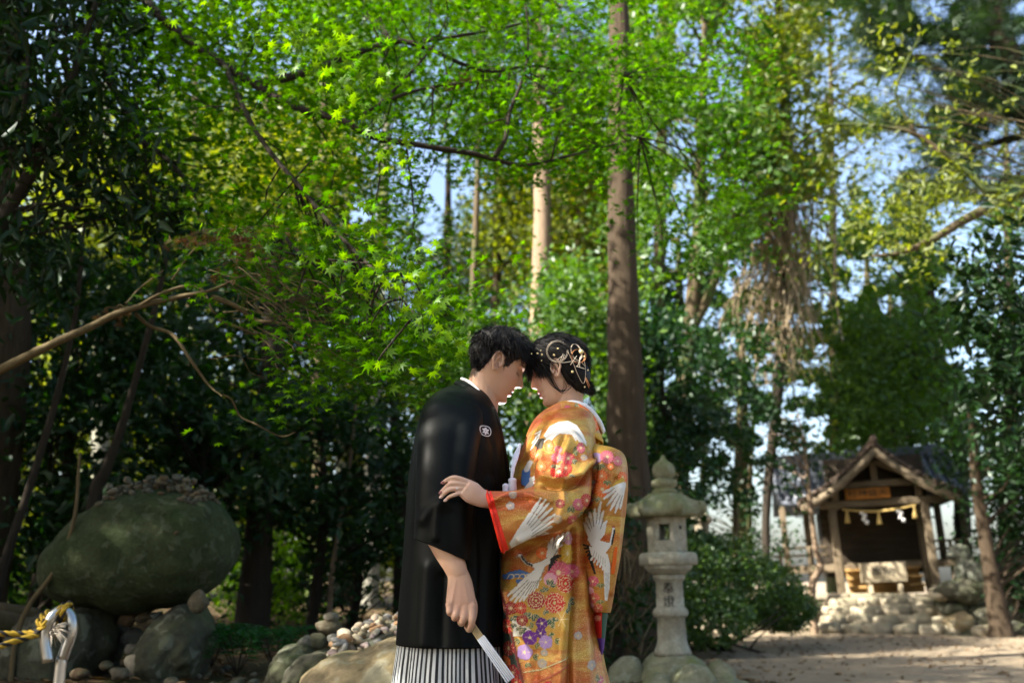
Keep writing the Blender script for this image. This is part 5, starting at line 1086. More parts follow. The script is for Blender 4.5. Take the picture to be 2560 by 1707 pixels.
PZ = np.array([-.118, -.108, -.095, -.080, -.070, -.060, -.050, -.040, -.030, -.015, 0.0, .020, .035, .060, .085, .102, .112, .117])
PF = np.array([.050, .072, .079, .0785, .082, .083, .085, .086, .0865, .087, .087, .0865, .091, .090, .076, .055, .033, .006])
PB = np.array([.030, .010, -.008, -.025, -.036, -.048, -.060, -.070, -.078, -.086, -.092, -.096, -.096, -.090, -.074, -.053, -.034, -.010])
PW = np.array([.018, .034, .044, .051, .055, .058, .061, .064, .067, .070, .073, .0755, .077, .076, .067, .050, .032, .006])
def head_local(male=True, nr=120, ns=112):
    z = np.linspace(-.118, .117, nr); xf = np.interp(z, PZ, PF); xb = np.interp(z, PZ, PB); wd = np.interp(z, PZ, PW)
    ker = np.array([1, 2, 3, 2, 1]) / 9.0
    sm = lambda a: np.convolve(np.pad(a, 2, 'edge'), ker, 'valid')
    xf, xb, wd = sm(xf), sm(xb), sm(wd); xc = np.clip(-0.012 + (xf + xb) * 0.3, xb + 0.01, xf - 0.01)
    if not male: wd = wd * 0.97; xf = xf - 0.002 * (z < -.05)
    th = np.linspace(0, 2 * np.pi, ns, endpoint=False); th = th - 0.35 * np.sin(th) * 0.6     # denser at the face
    ct, st = np.cos(th), np.sin(th); n = 2.25; r = (np.abs(ct) ** n + np.abs(st) ** n) ** (-1 / n)
    X = xc[:, None] + np.where(ct > 0, (xf - xc)[:, None], (xc - xb)[:, None]) * ct * r
    Y = wd[:, None] * st * r; Z = np.repeat(z[:, None], ns, 1)
    front = np.clip((X - 0.02) / 0.03, 0, 1); G = lambda a, s: np.exp(-(a / s) ** 2)
    tip = 0.026 if male else 0.022
    nz = np.interp(Z, [-.040, -.034, -.027, -.020, -.005, .010, .024, .04], [0, .35, .92, 1.0, .72, .42, .12, 0]) * tip
    ns_ = np.interp(Z, [-.04, -.025, 0, .02], [.013, .0135, .0095, .008])
    d = nz * G(Y, ns_) + 0.006 * (G(Y - .0135, .006) + G(Y + .0135, .006)) * G(Z + .029, .008)
    d += 0.0075 * G(Y, .021) * G(Z + .0515, .0055) + 0.0075 * G(Y, .019) * G(Z + .0680, .0058) - 0.004 * G(Y, .026) * G(Z + .0600, .0028)
    d += 0.006 * G(Y, .020) * G(Z + .099, .012) - 0.003 * G(Y, .024) * G(Z + .081, .006)
    for s in (-1, 1):
        d += -0.010 * G(Y - s * .031, .017) * G(Z - .012, .013) + 0.0065 * G(Y - s * .032, .0125) * G(Z - .010, .0075) + 0.003 * G(Y - s * .03, .02) * G(Z - .034, .007)
        d += 0.004 * G(Y - s * .045, .02) * G(Z + .02, .02)
    X = X + d * front
    return X, Y, Z
def grid_faces(nr, ns, wrap=True):
    i = np.arange(nr - 1)[:, None] * ns; j = np.arange(ns if wrap else ns - 1)[None]; j2 = (j + 1) % ns
    return np.stack([i + j, i + j2, i + ns + j2, i + ns + j], -1).reshape(-1, 4)
def cap_faces(nr, ns):
    return [np.arange(ns)[::-1][None], ((nr - 1) * ns + np.arange(ns))[None]]
class Head:
    """local x forward, y left, z up; tragus fixed at a place; facing = +1 (world +x) or -1"""
    def __init__(s, trag, facing, pitch, yaw=0.0, roll=0.0, scale=1.0, male=True):
        s.f = facing; s.k = scale
        Rm = Matrix.Rotation(R(yaw), 3, 'Z') @ Matrix.Rotation(R(roll), 3, 'X') @ Matrix.Rotation(R(pitch), 3, 'Y')
        if facing < 0: Rm = Matrix.Rotation(math.pi, 3, 'Z') @ Rm
        s.R = np.array(Rm); near = -1 if facing > 0 else 1
        s.o = np.array(trag) - s.R @ (np.array([-0.004, near * 0.072, -0.008]) * scale)
        s.X, s.Y, s.Z = head_local(male); s.near = near
    def w(s, L): return np.asarray(L) * s.k @ s.R.T + s.o
    def add(s, mb):
        L = np.stack([s.X, s.Y, s.Z], -1); nr, ns = s.X.shape; V = s.w(L.reshape(-1, 3))
        c0, c1 = V[:ns].mean(0), V[-ns:].mean(0); n = len(V); j = np.arange(ns); j2 = (j + 1) % ns
        T = np.vstack([np.stack([np.full(ns, n), j2, j], 1), np.stack([np.full(ns, n + 1), (nr - 1) * ns + j, (nr - 1) * ns + j2], 1)])
        mb.add(np.vstack([V, c0, c1]), grid_faces(nr, ns), T)
    def ear(s, mb, side):
        e = np.array([-0.010, side * 0.076, 0.000]); hz, hx = 0.031, 0.0175
        pts = []
        for t in np.linspace(-2.2, 2.6, 22):   # outer rim from lobe over the top
            tt = t + math.pi / 2
            pts.append(e + np.array([math.cos(tt) * hx * (1 if math.sin(tt) > -0.3 else 0.8) - 0.004 * math.sin(tt), side * (0.008 + 0.010 * (-math.cos(tt) * 0.5 + 0.5)), math.sin(tt) * hz]))
        pts = np.array(pts); mb.tube(s.w(pts), [0.0042 * s.k] * 5, 40, 7)
        q = []
        for rr in (1.0, 0.7, 0.4, 0.05):
            for t in np.arange(20) / 20 * 2 * math.pi: q.append(e + np.array([math.cos(t) * hx * rr - 0.004 * math.sin(t) * rr, side * ((0.006 + 0.006 * (-math.cos(t) * 0.5 + 0.5)) * (0.4 + 0.6 * rr)), math.sin(t) * hz * rr]))
        mb.add(s.w(np.array(q)), grid_faces(4, 20))
        mb.tube(s.w(np.array([e + [0.002, side * 0.012, 0.016], e + [-0.006, side * 0.013, 0.004], e + [-0.004, side * 0.012, -0.012], e + [0.004, side * 0.011, -0.016]])), [0.003 * s.k, 0.0035 * s.k, 0.003 * s.k, 0.002 * s.k], 14, 6)
        mb.ell(s.w(e + [0.010, side * 0.006, -0.006]), (0.005, 0.005, 0.007)); mb.ell(s.w(e + [-0.001, side * 0.009, -0.027]), (0.0075, 0.005, 0.008))
    def to_local(s, V): return (np.asarray(V) - s.o) @ s.R / s.k
def skin_colour(V, head, male, hand_tint=None):
    base = np.array([0.52, 0.325, 0.225]) if male else np.array([0.58, 0.385, 0.30])
    Cc = np.tile(base, (len(V), 1)); L = head.to_local(V); G = lambda a, s: np.exp(-(a / s) ** 2)
    isf = (np.linalg.norm(L, axis=1) < 0.2) & (L[:, 0] > 0)
    lip = (np.clip(G(L[:, 2] + .0515, .0055) + G(L[:, 2] + .068, .006), 0, 1) * (np.abs(L[:, 1]) < .024) * (L[:, 0] > .072) * isf)[:, None]
    Cc = Cc * (1 - 0.8 * lip) + 0.8 * lip * (np.array([.42, .14, .12]) if male else np.array([.42, .08, .09]))
    slit = (G(L[:, 2] + .060, .0022) * (np.abs(L[:, 1]) < .026) * (L[:, 0] > .07) * isf)[:, None]; Cc = Cc * (1 - .7 * slit) + .7 * slit * np.array([.12, .04, .035])
    fl = (G(np.abs(L[:, 1]) - .045, .022) * G(L[:, 2] + .02, .022) * isf)[:, None] * 0.3; Cc = Cc * (1 - fl) + fl * np.array([.60, .27, .20])
    lash = (G(L[:, 2] - .002, .0030) * (np.abs(np.abs(L[:, 1]) - .034) < .015) * (L[:, 0] > .045) * isf)[:, None]; Cc = Cc * (1 - .85 * lash) + .85 * lash * np.array([.02, .013, .01])
    brow = (G(L[:, 2] - .034 - 0.05 * (.05 - np.abs(L[:, 1])), .0032) * (np.abs(np.abs(L[:, 1]) - .035) < .019) * (L[:, 0] > .04) * isf)[:, None]; Cc = Cc * (1 - .75 * brow) + .75 * brow * np.array([.03, .022, .018])
    if male:
        sd = ((np.linalg.norm(L, axis=1) < 0.2) & (L[:, 2] > np.interp(L[:, 0], [-.09, -.055, -.04, -.028, -.02, .005, .018, .032, .045, .06], [-.085, -.072, -.03, .012, .03, .034, -.004, .004, .035, .055])))[:, None] * 0.86
        Cc = Cc * (1 - sd) + sd * np.array([.022, .018, .017])
    return np.concatenate([Cc, np.ones((len(V), 1))], 1)
def strands(roots, dirs, length, width, bend=(0, 0, -1), bendk=0.5, rnd=0.15, seg=4):
    """tapered hair ribbons"""
    n = len(roots); d = dirs + rs.randn(n, 3) * rnd; d /= np.linalg.norm(d, axis=1)[:, None]
    side = np.cross(d, rs.randn(n, 3)); side /= np.linalg.norm(side, axis=1)[:, None]
    length = np.broadcast_to(length, (n,)); V = np.zeros((n, seg * 2 + 1, 3)); p = roots.copy()
    for k in range(seg):
        t = k / seg; wv = side * (width * (1 - 0.6 * t))
        V[:, 2 * k] = p - wv; V[:, 2 * k + 1] = p + wv
        p = p + d * (length / seg)[:, None]; d = d + np.asarray(bend) * bendk / seg; d /= np.linalg.norm(d, axis=1)[:, None]
    V[:, -1] = p; q = []; tr = []
    for k in range(seg - 1): q.append([2 * k, 2 * k + 1, 2 * k + 3, 2 * k + 2])
    tr.append([2 * seg - 2, 2 * seg - 1, 2 * seg]); off = (np.arange(n) * (2 * seg + 1))[:, None, None]
    return V.reshape(-1, 3), (np.array(q)[None] + off).reshape(-1, 4), (np.array(tr)[None] + off).reshape(-1, 3)
def grid_normals(V):
    a = np.gradient(V, axis=0); b = np.roll(V, -1, 1) - np.roll(V, 1, 1); n = np.cross(b, a); n /= np.linalg.norm(n, axis=2)[..., None] + 1e-12
    return n
def loft(rows, nr, ns, n=2.4, near=0.5, ucut=None):
    """rows: (Lpx, Lpy, Rpx, Rpy, Y, half_depth); returns (nr, ns, 3) grid; angle index 0 at the right end, near side first"""
    C = []; A = []; B = []
    for (lx, ly, rx, ry, Y, b) in rows:
        l = np.array(P(lx, ly, Y)); r = np.array(P(rx, ry, Y)); C.append((l + r) / 2); A.append((r - l) / 2); B.append([b])
    t = np.array(C)[:, 2]; L = np.concatenate([[0], np.cumsum(np.linalg.norm(np.diff(np.array(C), axis=0), axis=1) + 0.5 * np.linalg.norm(np.diff(np.array(A), axis=0), axis=1))]); L /= L[-1]
    u = np.linspace(0, 1, nr)
    if ucut: k_ = int(nr * ucut[1]); u = np.concatenate([np.linspace(0, L[ucut[0]], k_, endpoint=False), np.linspace(L[ucut[0]], 1, nr - k_)])
    raw = np.hstack([C, A, B])
    k = np.interp(u, L, np.arange(len(rows)))
    p = np.vstack([2 * raw[0] - raw[1], raw, 2 * raw[-1] - raw[-2]]); i = np.minimum(k.astype(int), len(rows) - 2); f = (k - i)[:, None]
    a, b, c, d = p[i], p[i + 1], p[i + 2], p[i + 3]
    Q = 0.5 * (2 * b + (c - a) * f + (2 * a - 5 * b + 4 * c - d) * f ** 2 + (3 * b - a - 3 * c + d) * f ** 3)
    q_ = np.arange(ns) / ns; th = np.where(q_ < near, q_ / near * np.pi, np.pi + (q_ - near) / (1 - near) * np.pi)
    ct, st = np.cos(th), np.sin(th); r = (np.abs(ct) ** n + np.abs(st) ** n) ** (-1 / n)
    V = Q[:, None, 0:3] + (ct * r)[None, :, None] * Q[:, None, 3:6] + np.stack([0 * st, -st * r, 0 * st], -1)[None] * Q[:, None, 6:7]
    return V
def plane_px(V, Yref):
    W = np.array(V); W[..., 1] = Yref; return to_px(W)
def seg_dist(px, py, pts):
    d = np.full(px.shape, 1e9)
    for (ax, ay), (bx, by) in zip(pts[:-1], pts[1:]):
        vx, vy = bx - ax, by - ay; t = np.clip(((px - ax) * vx + (py - ay) * vy) / (vx * vx + vy * vy + 1e-9), 0, 1)
        d = np.minimum(d, np.hypot(px - ax - t * vx, py - ay - t * vy))
    return d
def crease(V, lines, Yref, flip=1):
    """folds: raise or sink the near side of a garment grid along lines (pixels on plane Yref)"""
    nrm = grid_normals(V); 
    if nrm[:, :, 1][nrm.shape[0] // 2, nrm.shape[1] // 4] > 0: nrm = -nrm
    px, py = plane_px(V, Yref); near = np.clip(-nrm[..., 1] * 2, 0, 1); d = np.zeros(px.shape)
    for pts, amp, wd in lines: d += amp * np.exp(-(seg_dist(px, py, pts) / wd) ** 2)
    return V + nrm * (d * near)[..., None]
def cloth(name, V, mat, parent, thick=0.004, close_top=False):
    nr, ns = V.shape[:2]; F = [grid_faces(nr, ns)]
    me = np_mesh(name, V.reshape(-1, 3), F); o = link(name, me, mat, parent)
    if thick:
        s = o.modifiers.new('thickness', 'SOLIDIFY'); s.thickness = thick; s.offset = 0
    return o
def stretch_noise(V, amp, sx, sz, seed):
    q = V.reshape(-1, 3) * np.array([sx, sx, sz]); nrm = grid_normals(V)
    return V + nrm * (amp * vnoise(q, 1.0, seed, 3)).reshape(V.shape[:2])[..., None]

# ================================================================ the groom
YG = 3.25
groom = empty('person', (P(1125, 1600, YG).x, YG, 0.0), 'groom in black crested kimono jacket bowing his head, forehead touching the bride', 'person')
hg = Head(P(1244, 911, YG - 0.070), 1, 25, yaw=9, scale=0.96)
def finger(mb, pts, r0, r1):
    mb.tube([list(p) for p in pts], [r0, r0 * 1.02, r0 * 0.94, r1], 16, 10); mb.ell(list(pts[-1]), (r1, r1, r1), nu=10, nv=8)
def build_groom():
    mb = MB(); hg.add(mb)
    jb = hg.w(np.array([-0.022, 0, -0.055]))
    mb.tube([P(1184, 1075, YG), P(1204, 1020, YG), tuple(jb), tuple(hg.w(np.array([-0.02, 0, 0.0])))], [0.075, 0.057, 0.050, 0.045], 20, 20, flat=[0.070, 0.054, 0.050, 0.045])
    mb.tube([P(1125, 1640, YG), P(1132, 1400, YG), P(1148, 1200, YG), P(1165, 1080, YG), P(1180, 1040, YG)], [0.15, 0.135, 0.155, 0.15, 0.07], 24, 22, flat=[0.12, 0.11, 0.12, 0.10, 0.06], up=(1, 0, 0))
    for s, kx in ((-1, 1135), (1, 1150)):
        y = YG + s * 0.10; h = P(kx, 1640, y); mb.tube([h, (h.x - 0.005, y, 0.50), (h.x - 0.02, y, 0.10), (h.x - 0.02, y, 0.06)], [0.085, 0.06, 0.042, 0.04], 20, 14)
        mb.ell((h.x + 0.05, y, 0.045), (0.125, 0.045, 0.045))
    # near (right) arm and hand
    mb.tube([P(1150, 1075, 3.10), P(1110, 1190, 3.03), P(1090, 1300, 2.99), P(1112, 1362, 2.955), P(1136, 1412, 2.935), P(1146, 1440, 2.93)], [0.065, 0.055, 0.046, 0.042, 0.034, 0.030], 30, 16, flat=[0.06, 0.05, 0.042, 0.038, 0.029, 0.024])
    mb.tube([P(1145, 1432, 2.93), P(1150, 1462, 2.925), P(1152, 1500, 2.92), P(1152, 1522, 2.92)], [0.030, 0.037, 0.043, 0.036], 18, 16, flat=[0.022, 0.019, 0.018, 0.015], up=(0, 1, 0))
    kn = [(1180, 1520), (1163, 1524), (1143, 1523), (1124, 1515)]; pip = [(1180, 1552), (1157, 1550), (1137, 1541), (1123, 1530)]; tip = [(1168, 1572), (1150, 1556), (1136, 1543), (1128, 1530)]
    for k in range(4):
        r = [0.0105, 0.0108, 0.010, 0.009][k]
        a = P(*kn[k], 2.912); b = P(*pip[k], 2.905); c = P(pip[k][0] * 0.4 + tip[k][0] * 0.6, tip[k][1] + 1, 2.925); d = P(tip[k][0] - 2, tip[k][1] - 14, 2.945)
        mb.ell(P(kn[k][0], kn[k][1] - 4, 2.912), (0.0125, 0.011, 0.0125)); finger(mb, [P(kn[k][0] * .8 + 1150 * .2, kn[k][1] - 22, 2.925), a, b, c, d], r, r * 0.85)
    finger(mb, [P(1172, 1480, 2.945), P(1184, 1515, 2.965), P(1180, 1548, 2.96), P(1168, 1566, 2.955)], 0.0125, 0.010)
    for (a, b) in (((1140, 1450), (1130, 1505)), ((1152, 1452), (1150, 1508)), ((1160, 1455), (1170, 1508))): mb.tube([P(*a, 2.909), P(*b, 2.905)], [0.003, 0.0035], 8, 6)
    # far arm round the bride
    mb.tube([P(1160, 1085, 3.42), P(1160, 1230, 3.52), P(1190, 1330, 3.54), P(1300, 1330, 3.52)], [0.06, 0.05, 0.042, 0.032], 24, 14)
    mb.tube([P(1295, 1330, 3.52), P(1330, 1328, 3.525), P(1352, 1326, 3.525)], [0.03, 0.042, 0.036], 10, 12, flat=[0.02, 0.016, 0.014], up=(0, 1, 0))
    for k in range(4): finger(mb, [P(1345, 1308 + k * 14, 3.525), P(1372, 1306 + k * 14, 3.52), P(1394, 1308 + k * 13, 3.51), P(1410, 1310 + k * 12, 3.50)], 0.0095, 0.008)
    finger(mb, [P(1315, 1308, 3.52), P(1330, 1290, 3.51), P(1345, 1282, 3.50)], 0.011, 0.009)
    me = remeshed(mb, 0.0028, 3, 'body', 0.16)
    ears = MB(); hg.ear(ears, -1); hg.ear(ears, 1); em = ears.mesh()
    import bmesh
    bm = bmesh.new(); bm.from_mesh(me); bm.from_mesh(em); bm.to_mesh(me); bm.free(); bpy.data.meshes.remove(em)
    V = get_v(me); Cc = skin_colour(V, hg, True)
    hp = np.linalg.norm(V - np.array(P(1150, 1500, 2.93)), axis=1); kf = (np.exp(-(hp / 0.06) ** 2) * 0.45)[:, None]; Cc[:, :3] = Cc[:, :3] * (1 - kf) + kf * np.array([.55, .29, .22])
    add_color(me, 'col', Cc); link('body', me, M['skin'], groom)
    # hair: thick on top, cropped at the sides
    X, Y, Z = hg.X, hg.Y, hg.Z; L = np.stack([X, Y, Z], -1); n = grid_normals(L); n *= np.sign(np.sum(n * (L - [-.01, 0, .02]), -1))[..., None]
    line = np.interp(X, [-.10, -.06, -.02, .02, .05, .085], [.030, .034, .042, .046, .050, .058]); top = np.clip((Z - line) / 0.035, 0, 1)
    back = np.clip((-X - 0.03) / 0.05, 0, 1) * np.clip((Z + .03) / .05, 0, 1)
    h = np.where(top > 0, 0.006 + 0.022 * top ** 0.6, -0.004); h = np.maximum(h, np.where(back > 0.05, 0.014 * back, -0.004))
    h = h + (h > 0) * 0.004 * vnoise(L.reshape(-1, 3), 90, 4, 2).reshape(h.shape)
    S = L + n * h[..., None]; nr, ns = X.shape
    hm = MB().add(hg.w(S.reshape(-1, 3)), grid_faces(nr, ns))
    msk = np.argwhere(h > 0.004); pick = msk[rs.randint(len(msk), size=5200)]; rt = S[pick[:, 0], pick[:, 1]] - n[pick[:, 0], pick[:, 1]] * 0.004; nn = n[pick[:, 0], pick[:, 1]]
    whorl = np.array([-.045, 0, .13]); fl = rt - whorl; fl -= nn * np.sum(fl * nn, 1)[:, None]; fl /= np.linalg.norm(fl, axis=1)[:, None] + 1e-9
    dr = fl * 0.95 + nn * 0.16; Ln = np.interp(rt[:, 2], [0.02, .06, .10], [.016, .030, .042]) * (0.7 + 0.6 * rs.rand(len(rt)))
    v, q, t = strands(hg.w(rt), dr @ hg.R.T, Ln, 0.0009, (0, 0, -1), 0.5, 0.22); hm.add(v, q, t)
    # fringe falling forward
    nf = 420; rt = np.stack([rs.uniform(.055, .080, nf), rs.uniform(-.055, .055, nf), rs.uniform(.055, .085, nf)], 1); d = np.tile([0.75, 0, -0.25], (nf, 1)) + np.stack([0 * rt[:, 0], rt[:, 1] * 6, 0 * rt[:, 0]], 1)
    v, q, t = strands(hg.w(rt), d @ hg.R.T, 0.030 * (0.6 + 0.6 * rs.rand(nf)), 0.0011, (0.0, 0, -1), 0.8, 0.14); hm.add(v, q, t)
    # short cropped hair at temple, sideburn and nape
    m2 = np.argwhere((Z > np.interp(X, [-.09, -.055, -.04, -.028, -.02, .005, .018, .032, .045, .06], [-.080, -.066, -.025, .016, .034, .038, 0.0, .008, .038, .056])) & (h < 0.004)); pick = m2[rs.randint(len(m2), size=5200)]
    rt = L[pick[:, 0], pick[:, 1]]; nn = n[pick[:, 0], pick[:, 1]]; d = nn * 0.35 + np.array([-.25, 0, -1.0])
    v, q, t = strands(hg.w(rt), d @ hg.R.T, 0.009, 0.0006, (0, 0, -1), 0.2, 0.25, 2); hm.add(v, q, t)
    hm.build('hair', M['hair'], groom)
build_groom()
def build_groom_clothes():
    # jacket body
    rows = [(1118, 975, 1212, 985, YG, .085), (1084, 1000, 1226, 1008, YG, .16), (1064, 1028, 1238, 1036, YG, .205), (1052, 1068, 1248, 1072, YG, .225), (1041, 1120, 1256, 1122, YG, .23), (1030, 1200, 1266, 1200, YG, .225), (1022, 1300, 1262, 1300, YG, .22), (1014, 1400, 1248, 1400, YG, .22), (1004, 1500, 1250, 1500, YG, .225), (997, 1585, 1256, 1585, YG, .235), (995, 1606, 1257, 1610, YG, .235)]
    V = loft(rows, 150, 160); V = stretch_noise(V, 0.004, 7, 1.6, 3)
    V = crease(V, [([(1195, 1240), (1205, 1400), (1200, 1600)], -0.010, 9), ([(1225, 1200), (1228, 1400), (1240, 1610)], 0.010, 12), ([(1070, 1420), (1060, 1610)], 0.010, 16), ([(1110, 1440), (1105, 1610)], -0.010, 12), ([(1222, 1010), (1246, 1090), (1250, 1200), (1240, 1330)], 0.006, 10), ([(1205, 1030), (1230, 1110), (1236, 1220)], -0.004, 6), ([(1165, 1420), (1170, 1600)], -0.008, 14)], 3.03)
    body = cloth('jacket', V, M['black_silk'], groom)
    # near sleeve, open at the bottom
    rows = [(1098, 985, 1196, 1000, 3.15, .06), (1066, 1020, 1204, 1040, 3.10, .085), (1050, 1070, 1200, 1080, 3.06, .09), (1044, 1140, 1192, 1140, 3.015, .09), (1041, 1210, 1184, 1215, 2.985, .085), (1040, 1270, 1178, 1295, 2.968, .078), (1038, 1320, 1174, 1365, 2.96, .070), (1037, 1346, 1169, 1402, 2.957, .064)]
    V = loft(rows, 120, 140, 2.6); V = stretch_noise(V, 0.003, 9, 2.0, 8)
    V = crease(V, [([(1103, 1262), (1095, 1300), (1093, 1345)], 0.010, 9), ([(1060, 1300), (1085, 1270), (1110, 1255)], 0.008, 14), ([(1140, 1060), (1132, 1150), (1135, 1240)], -0.004, 14), ([(1170, 1060), (1165, 1150), (1160, 1260)], 0.004, 14), ([(1125, 1290), (1140, 1380)], -0.006, 16)], 2.93)
    sl = cloth('sleeve', V, M['black_silk'], groom, 0.005)
    # white under-sleeve peeping out
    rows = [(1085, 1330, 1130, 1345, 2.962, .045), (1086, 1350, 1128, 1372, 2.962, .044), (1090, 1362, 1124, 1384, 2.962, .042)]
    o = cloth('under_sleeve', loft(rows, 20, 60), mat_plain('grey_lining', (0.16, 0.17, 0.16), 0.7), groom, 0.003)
    # far sleeve
    rows = [(1110, 990, 1200, 1000, 3.38, .06), (1100, 1080, 1215, 1085, 3.46, .08), (1110, 1200, 1235, 1210, 3.53, .08), (1140, 1280, 1270, 1290, 3.54, .075), (1200, 1290, 1285, 1400, 3.53, .06)]
    cloth('sleeve', loft(rows, 60, 80), M['black_silk'], groom, 0.005)
    # collar band: from the nape down both sides of the front opening
    for s in (-1, 1):
        f = lambda dy: YG + s * dy
        pts = [P(1150, 958, YG), P(1168, 966, f(.055)), P(1190, 984, f(.085)), P(1215, 1018, f(.105)), P(1236, 1065, f(.10)), P(1251, 1130, f(.085)), P(1262, 1210, f(.075)), P(1262, 1330, f(.07)), P(1258, 1600, f(.07))]
        MB().tube(pts, [0.022, 0.022, 0.024, 0.026, 0.028, 0.028, 0.028, 0.028, 0.028], 60, 14, flat=[0.011] * 9).build('collar', M['black_silk'], groom)
        pts = [P(1155, 946, YG), P(1172, 954, f(.045)), P(1192, 972, f(.074)), P(1214, 1003, f(.084)), P(1232, 1038, f(.075)), P(1242, 1070, f(.065)), P(1251, 1108, f(.055)), P(1255, 1128, f(.050)), P(1250, 1146, f(.045))]
        MB().tube(pts, [0.006] * 6 + [0.005, 0.005, 0.003], 50, 10, flat=[0.0045] * 9).build('white_collar', M['white_silk'], groom)
    # inner kimono front
    rows = [(1215, 1030, 1240, 1040, YG, .07), (1215, 1100, 1258, 1105, YG, .09), (1210, 1200, 1266, 1200, YG, .10), (1200, 1300, 1260, 1300, YG, .10)]
    cloth('inner_kimono', loft(rows, 30, 50), M['black_silk'], groom, 0)
    # striped hakama
    m, nt, out = new_mat('striped_silk'); at = N(nt, 'ShaderNodeAttribute', attribute_name='rnd')
    mu = N(nt, 'ShaderNodeMath', operation='FRACT'); nt.links.new(at.outputs['Fac'], mu.inputs[0])
    principled(nt, out, mixc(nt, ramp(nt, mu.outputs[0], [(0.44, 0.0), (0.50, 1.0)]), (0.010, 0.013, 0.016), (0.50, 0.53, 0.55)), 0.6, 0, None, 0.3)
    rows = [(1004, 1560, 1250, 1560, YG, .205), (996, 1620, 1254, 1620, YG, .215), (984, 1707, 1262, 1707, YG, .225), (965, 1900, 1280, 1900, YG, .25), (945, 2195, 1300, 2195, YG, .28)]
    V = loft(rows, 40, 420); nrm = grid_normals(V); th = np.arange(420) / 420 * 2 * np.pi
    pl = (np.abs(((th * 9 / np.pi) % 1) - 0.5) * 2) ** 0.6; fade = np.linspace(0.3, 1.4, 40)[:, None]; V = V + nrm * np.sign(np.sum(nrm * (V - V.mean(1, keepdims=True)), -1, keepdims=True)) * (0.016 * (pl[None] - 0.5) * fade)[..., None]
    u = th[None] * 74 / (2 * np.pi) + 1.6 * np.sin(th * 9)[None] * np.linspace(0.25, 1.0, 40)[:, None] * 0.5
    me = np_mesh('hakama', V.reshape(-1, 3), [grid_faces(40, 420)]); add_float(me, 'rnd', u.ravel() + 40); hk = link('hakama', me, m, groom)
    # the seam of the attribute wrap lies on the right side, inside the bride's robe
    # crest on the chest
    deps = bpy.context.evaluated_depsgraph_get(); bpy.context.view_layer.update()
    bv = BVHTree.FromObject(body, deps); bv2 = BVHTree.FromObject(sl, deps)
    c = P(1213, 1071, 3.02); q = MB(); r0 = 0.0172
    def ringp(ri, ro, n=40): 
        a = np.arange(n) / n * 2 * np.pi; sq = (np.abs(np.cos(a)) ** 2.3 + np.abs(np.sin(a)) ** 2.3) ** (-1 / 2.3)
        V = np.vstack([np.stack([np.cos(a) * r * sq, np.sin(a) * r * sq], 1) for r in (ri, ro)]); return V, np.stack([np.arange(n), (np.arange(n) + 1) % n, n + (np.arange(n) + 1) % n, n + np.arange(n)], 1)
    V, F = ringp(r0 * .86, r0); sh = [(V, F)]
    for a, ln, wd in ((90, .62, .24), (30, .6, .2), (150, .6, .2), (-90, .66, .18), (-40, .62, .16), (-140, .62, .16)):
        t = np.arange(12) / 12 * 2 * np.pi; e = np.stack([np.cos(t) * ln / 2 + ln / 2 + .06, np.sin(t) * wd], 1) * r0; ca, sa = math.cos(R(a)), math.sin(R(a)); sh.append((e @ np.array([[ca, sa], [-sa, ca]]), np.arange(12)[None]))
    vs = []; fs = []
    for V2, F2 in sh:
        fs.append((np.asarray(F2) + len(vs)).tolist())
        for (x, z) in V2:
            o_ = Vector((c.x + x, 2.6, c.z + z)); best = None
            for b in (bv, bv2):
                h = b.ray_cast(o_, Vector((0, 1, 0)))
                if h[0] is not None and (best is None or h[0].y < best): best = h[0].y
            vs.append((o_.x, (best or 3.05) - 0.0022, o_.z))
    me = bpy.data.meshes.new('crest'); me.from_pydata(vs, [], [f for g_ in fs for f in g_]); me.update(); link('crest', me, M['white_silk'], groom, False)
build_groom_clothes()
# folding fan held in the right hand
M['bamboo'] = mat_wood('bamboo', (0.42, 0.30, 0.14), (0.62, 0.48, 0.26), 'x'); M['fanpaper'] = mat_plain('fan_paper', (0.62, 0.65, 0.72), 0.6, var=0.04)
def build_fan():
    a = np.array(P(1160, 1535, 2.938)); b = np.array(P(1276, 1700, 2.905)); d = (b - a); L = np.linalg.norm(d); d /= L; g = empty('folding_fan', tuple(a), "closed white folding fan with bamboo ribs held in the groom's hand", 'fan')
    yv = np.array([0, -1, 0.0]); yv -= d * (d @ yv); yv /= np.linalg.norm(yv); s = np.cross(d, yv)
    for k in range(5): MB().beam(a + s * (k - 2) * 0.004, b + s * (k - 2) * 0.005 - d * 0.012, 0.0032, 0.013, up=yv).build('rib', M['bamboo'], g, False, 0.0008)
    for k in range(5): MB().beam(a + d * L * 0.36 + s * ((k - 2) * 0.0048 - 0.001), b + s * ((k - 2) * 0.0058 - 0.001), 0.0042, 0.017, up=yv).build('leaf_fold', M['fanpaper'], g, False, 0.001)
    MB().lathe([(0.004, -0.012), (0.004, 0.012)], 12).build('rivet', M['bamboo'], g).location = a + d * 0.01
build_fan()
